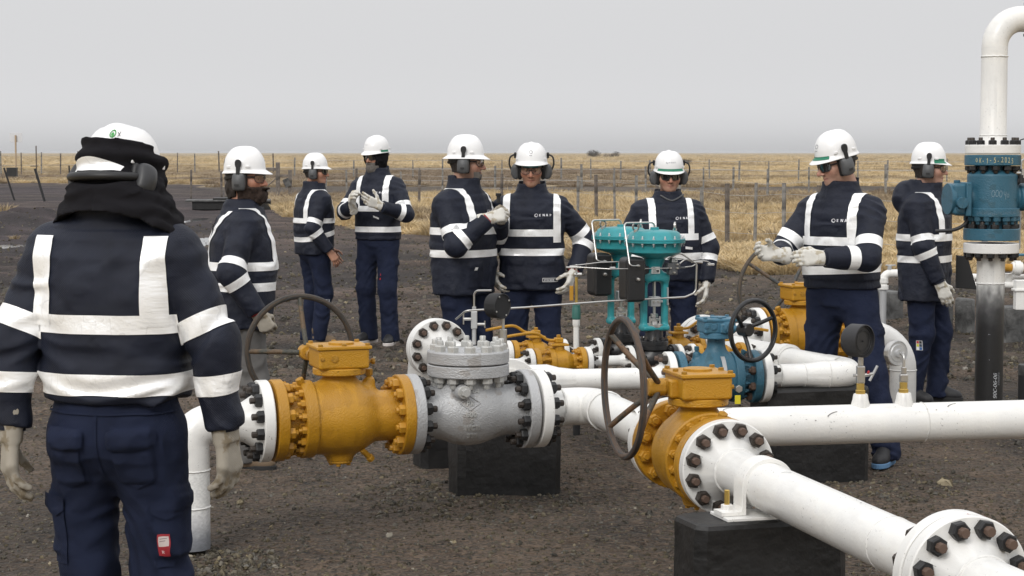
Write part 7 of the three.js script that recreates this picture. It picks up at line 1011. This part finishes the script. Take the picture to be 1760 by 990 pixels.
fence('grey wooden post fence along the grass edge behind the pipework', [[596, 349], [612, 350], [656, 353], [690, 355], [720, 358], [760, 361], [807, 364], [862, 368], [925, 373], [993, 379], [1025, 383], [1057, 386], [1093, 392], [1128, 399], [1166, 410], [1207, 420], [1250, 431], [1297, 435], [1347, 440], [1404, 446], [1466, 453], [1560, 462], [1690, 470]], 1.14, 0.03, [M.woodGrey, M.wood, M.woodGrey], [0.35, 0.7, 1.0], 0.003);
fence('thin post fence across the middle of the grassland', [[560, 338], [640, 337], [722, 337], [790, 337], [851, 336], [905, 336], [937, 336], [1000, 337], [1057, 337], [1110, 337], [1150, 336], [1209, 337], [1260, 337], [1319, 347], [1390, 340], [1455, 340], [1522, 341], [1600, 342], [1700, 342]], 1.2, 0.035, [M.woodGrey, M.woodGrey], [0.6, 1.05], 0.006);
fence('distant post fence before the horizon', lerpList([455, 306], [1780, 318], 27), 1.3, 0.04, [M.woodGrey, M.woodGrey], [0.7, 1.2], 0.008);
fence('tall post fence at the far left of the grassland', [[-30, 303], [2, 303], [37, 303], [71, 303], [104, 302], [135, 301], [176, 301], [262, 300], [305, 299], [335, 300], [377, 299], [425, 299], [470, 298]], 1.7, 0.045, [M.wood, M.woodGrey], [0.8, 1.5], 0.01);
fence('three leaning black posts at the left edge of the yard', [[25, 345], [77, 348], [122, 338]], 1.25, 0.035, M.blackMatte, [], 0.004, [0.28, 0.27, 0.06]);
fence('two thin rusty posts left of the bearded man', [[328, 347], [381, 345]], 1.1, 0.03, M.wood, [0.8]);
{ // wooden gate frame
  const s = 48.5, b = G(480, 345), t = thing('gate_frame', 'weathered wooden gate posts and rails right of the bearded man', 'gate', [b.x, 0, b.z]), X = (px) => (px - 480) / s, Y = (py) => (345 - py) / s;
  for (const [px, top, w] of [[390, 283, 0.15], [478, 279, 0.14], [499, 292, 0.13]]) part(t, 'post', box(w, Y(top), w, 0.02).translate(X(px), Y(top) / 2, 0), M.wood);
  part(t, 'rail', box(X(478) - X(452), 0.1, 0.06, 0.01).translate((X(452) + X(478)) / 2, Y(291), 0), M.wood); part(t, 'rail', box(X(499) - X(478), 0.08, 0.06, 0.01).translate((X(499) + X(478)) / 2, Y(302), 0), M.wood);
  part(t, 'brace', rod([X(480), Y(302), 0.05], [X(460), Y(320), 0.05], 0.02), M.wood); part(t, 'white_tag', box(0.22, 0.3, 0.02, 0.01).rotateZ(0.4).translate(X(494), Y(314), 0.12), M.concGrey);
}
{ // concrete lid at the back of the yard
  const p = G(345, 362), t = thing('chamber_cover', 'low dark concrete chamber with raised lid beyond the puddle', 'chamber', [p.x, 0, p.z], 0.12); part(t, 'chamber', box(2.3, 0.26, 1.2, 0.02).translate(0.9, 0.15, -0.6), M.concBlack); part(t, 'rim', box(2.5, 0.05, 1.35, 0.015).translate(0.8, 0.285, -0.6), M.concGrey); part(t, 'lid', box(0.8, 0.06, 0.7, 0.02).translate(0.75, 0.34, -0.5), M.concBlack);
}
{ // sign with bin at the far left
  const s = 27, p = G(28, 308), t = thing('sign_post', 'pale square sign on a tan pole at the far left', 'sign', [p.x, 0, p.z]), y = (py) => (308 - py) / s; part(t, 'pole', cyl(0.055, y(232), 10).translate(0, y(232) / 2, 0), std([0.4, 0.3, 0.2], 0.8)); part(t, 'board', box(0.8, 0.6, 0.03, 0.01).translate(0, y(236), -0.1), std([0.62, 0.63, 0.65], 0.6));
  const b = thing('black_bin', 'black box at the foot of the pale sign', 'box', [p.x - 0.05, 0, p.z + 0.8]); part(b, 'box_body', box(0.6, 0.68, 0.5, 0.03).translate(0, 0.36, 0), M.concBlack); part(b, 'box_lid', box(0.64, 0.06, 0.54, 0.02).translate(0, 0.72, 0), M.concBlack);
  const r = thing('thin_mast', 'thin reddish pole with cross arm left of the foreground man', 'pole', G(63, 312)); part(r, 'pole', cyl(0.035, 2.1, 8).translate(0, 1.05, 0), M.rust); part(r, 'cross_arm', rod([-0.35, 0.9, 0], [0.1, 0.92, 0], 0.025), M.rust);
}
// bushes near the horizon
function bush(label, px, py, s, w, h, seed, col) {
  const p = G(px, py), t = thing('bush', label, 'bush', [p.x, 0, p.z]), q = rng(seed), P = [], N = 2600;
  const lobes = Array.from({ length: 9 }, () => [(q() - 0.5) * w * 0.75, h * (0.3 + q() * 0.4), (q() - 0.5) * w * 0.5, 0.25 + q() * 0.3]);
  for (let i = 0; i < N; i++) { const L = lobes[i % 9], a = q() * 6.283, b = Math.acos(2 * q() - 1), r = Math.pow(q(), 0.4) * L[3] * h, x = L[0] + r * 1.25 * Math.sin(b) * Math.cos(a), y = Math.max(0.05, L[1] + r * Math.cos(b) * 0.9), z = L[2] + r * Math.sin(b) * Math.sin(a), k = h * (0.03 + q() * 0.04); for (let m = 0; m < 3; m++) P.push(x + (q() - 0.5) * 2 * k, y + (q() - 0.5) * 2 * k, z + (q() - 0.5) * 2 * k); }
  const g = new THREE.BufferGeometry(); g.setAttribute('position', new THREE.Float32BufferAttribute(P, 3)); g.computeVertexNormals(); part(t, 'crown', g, std(col, 0.95)); part(t, 'trunk', merge([0, 1, 2, 3].map((i) => rod([(i - 1.5) * 0.1, -0.1, 0], [(i - 1.5) * w * 0.16, h * 0.55, (i % 2 - 0.5) * w * 0.2], h * 0.025, h * 0.01, 6))), M.wood);
}
bush('tall rounded dark bush on the horizon, left of a pair', 1020, 270.5, 5, 4.6, 2.7, 5, [0.05, 0.043, 0.03]);
bush('low wide dark bush on the horizon, right of a pair', 1050, 271, 5.2, 5.6, 1.9, 6, [0.055, 0.045, 0.032]);
bush('tiny dark shrub in the grassland right of the pair of bushes', 1181, 284, 12.5, 1.6, 0.9, 7, [0.09, 0.07, 0.045]);
bush('small brown shrub in the grass right of the man behind the valves', 1283, 414, 88, 0.3, 0.26, 8, [0.06, 0.04, 0.025]);
renderer.render(scene, camera);
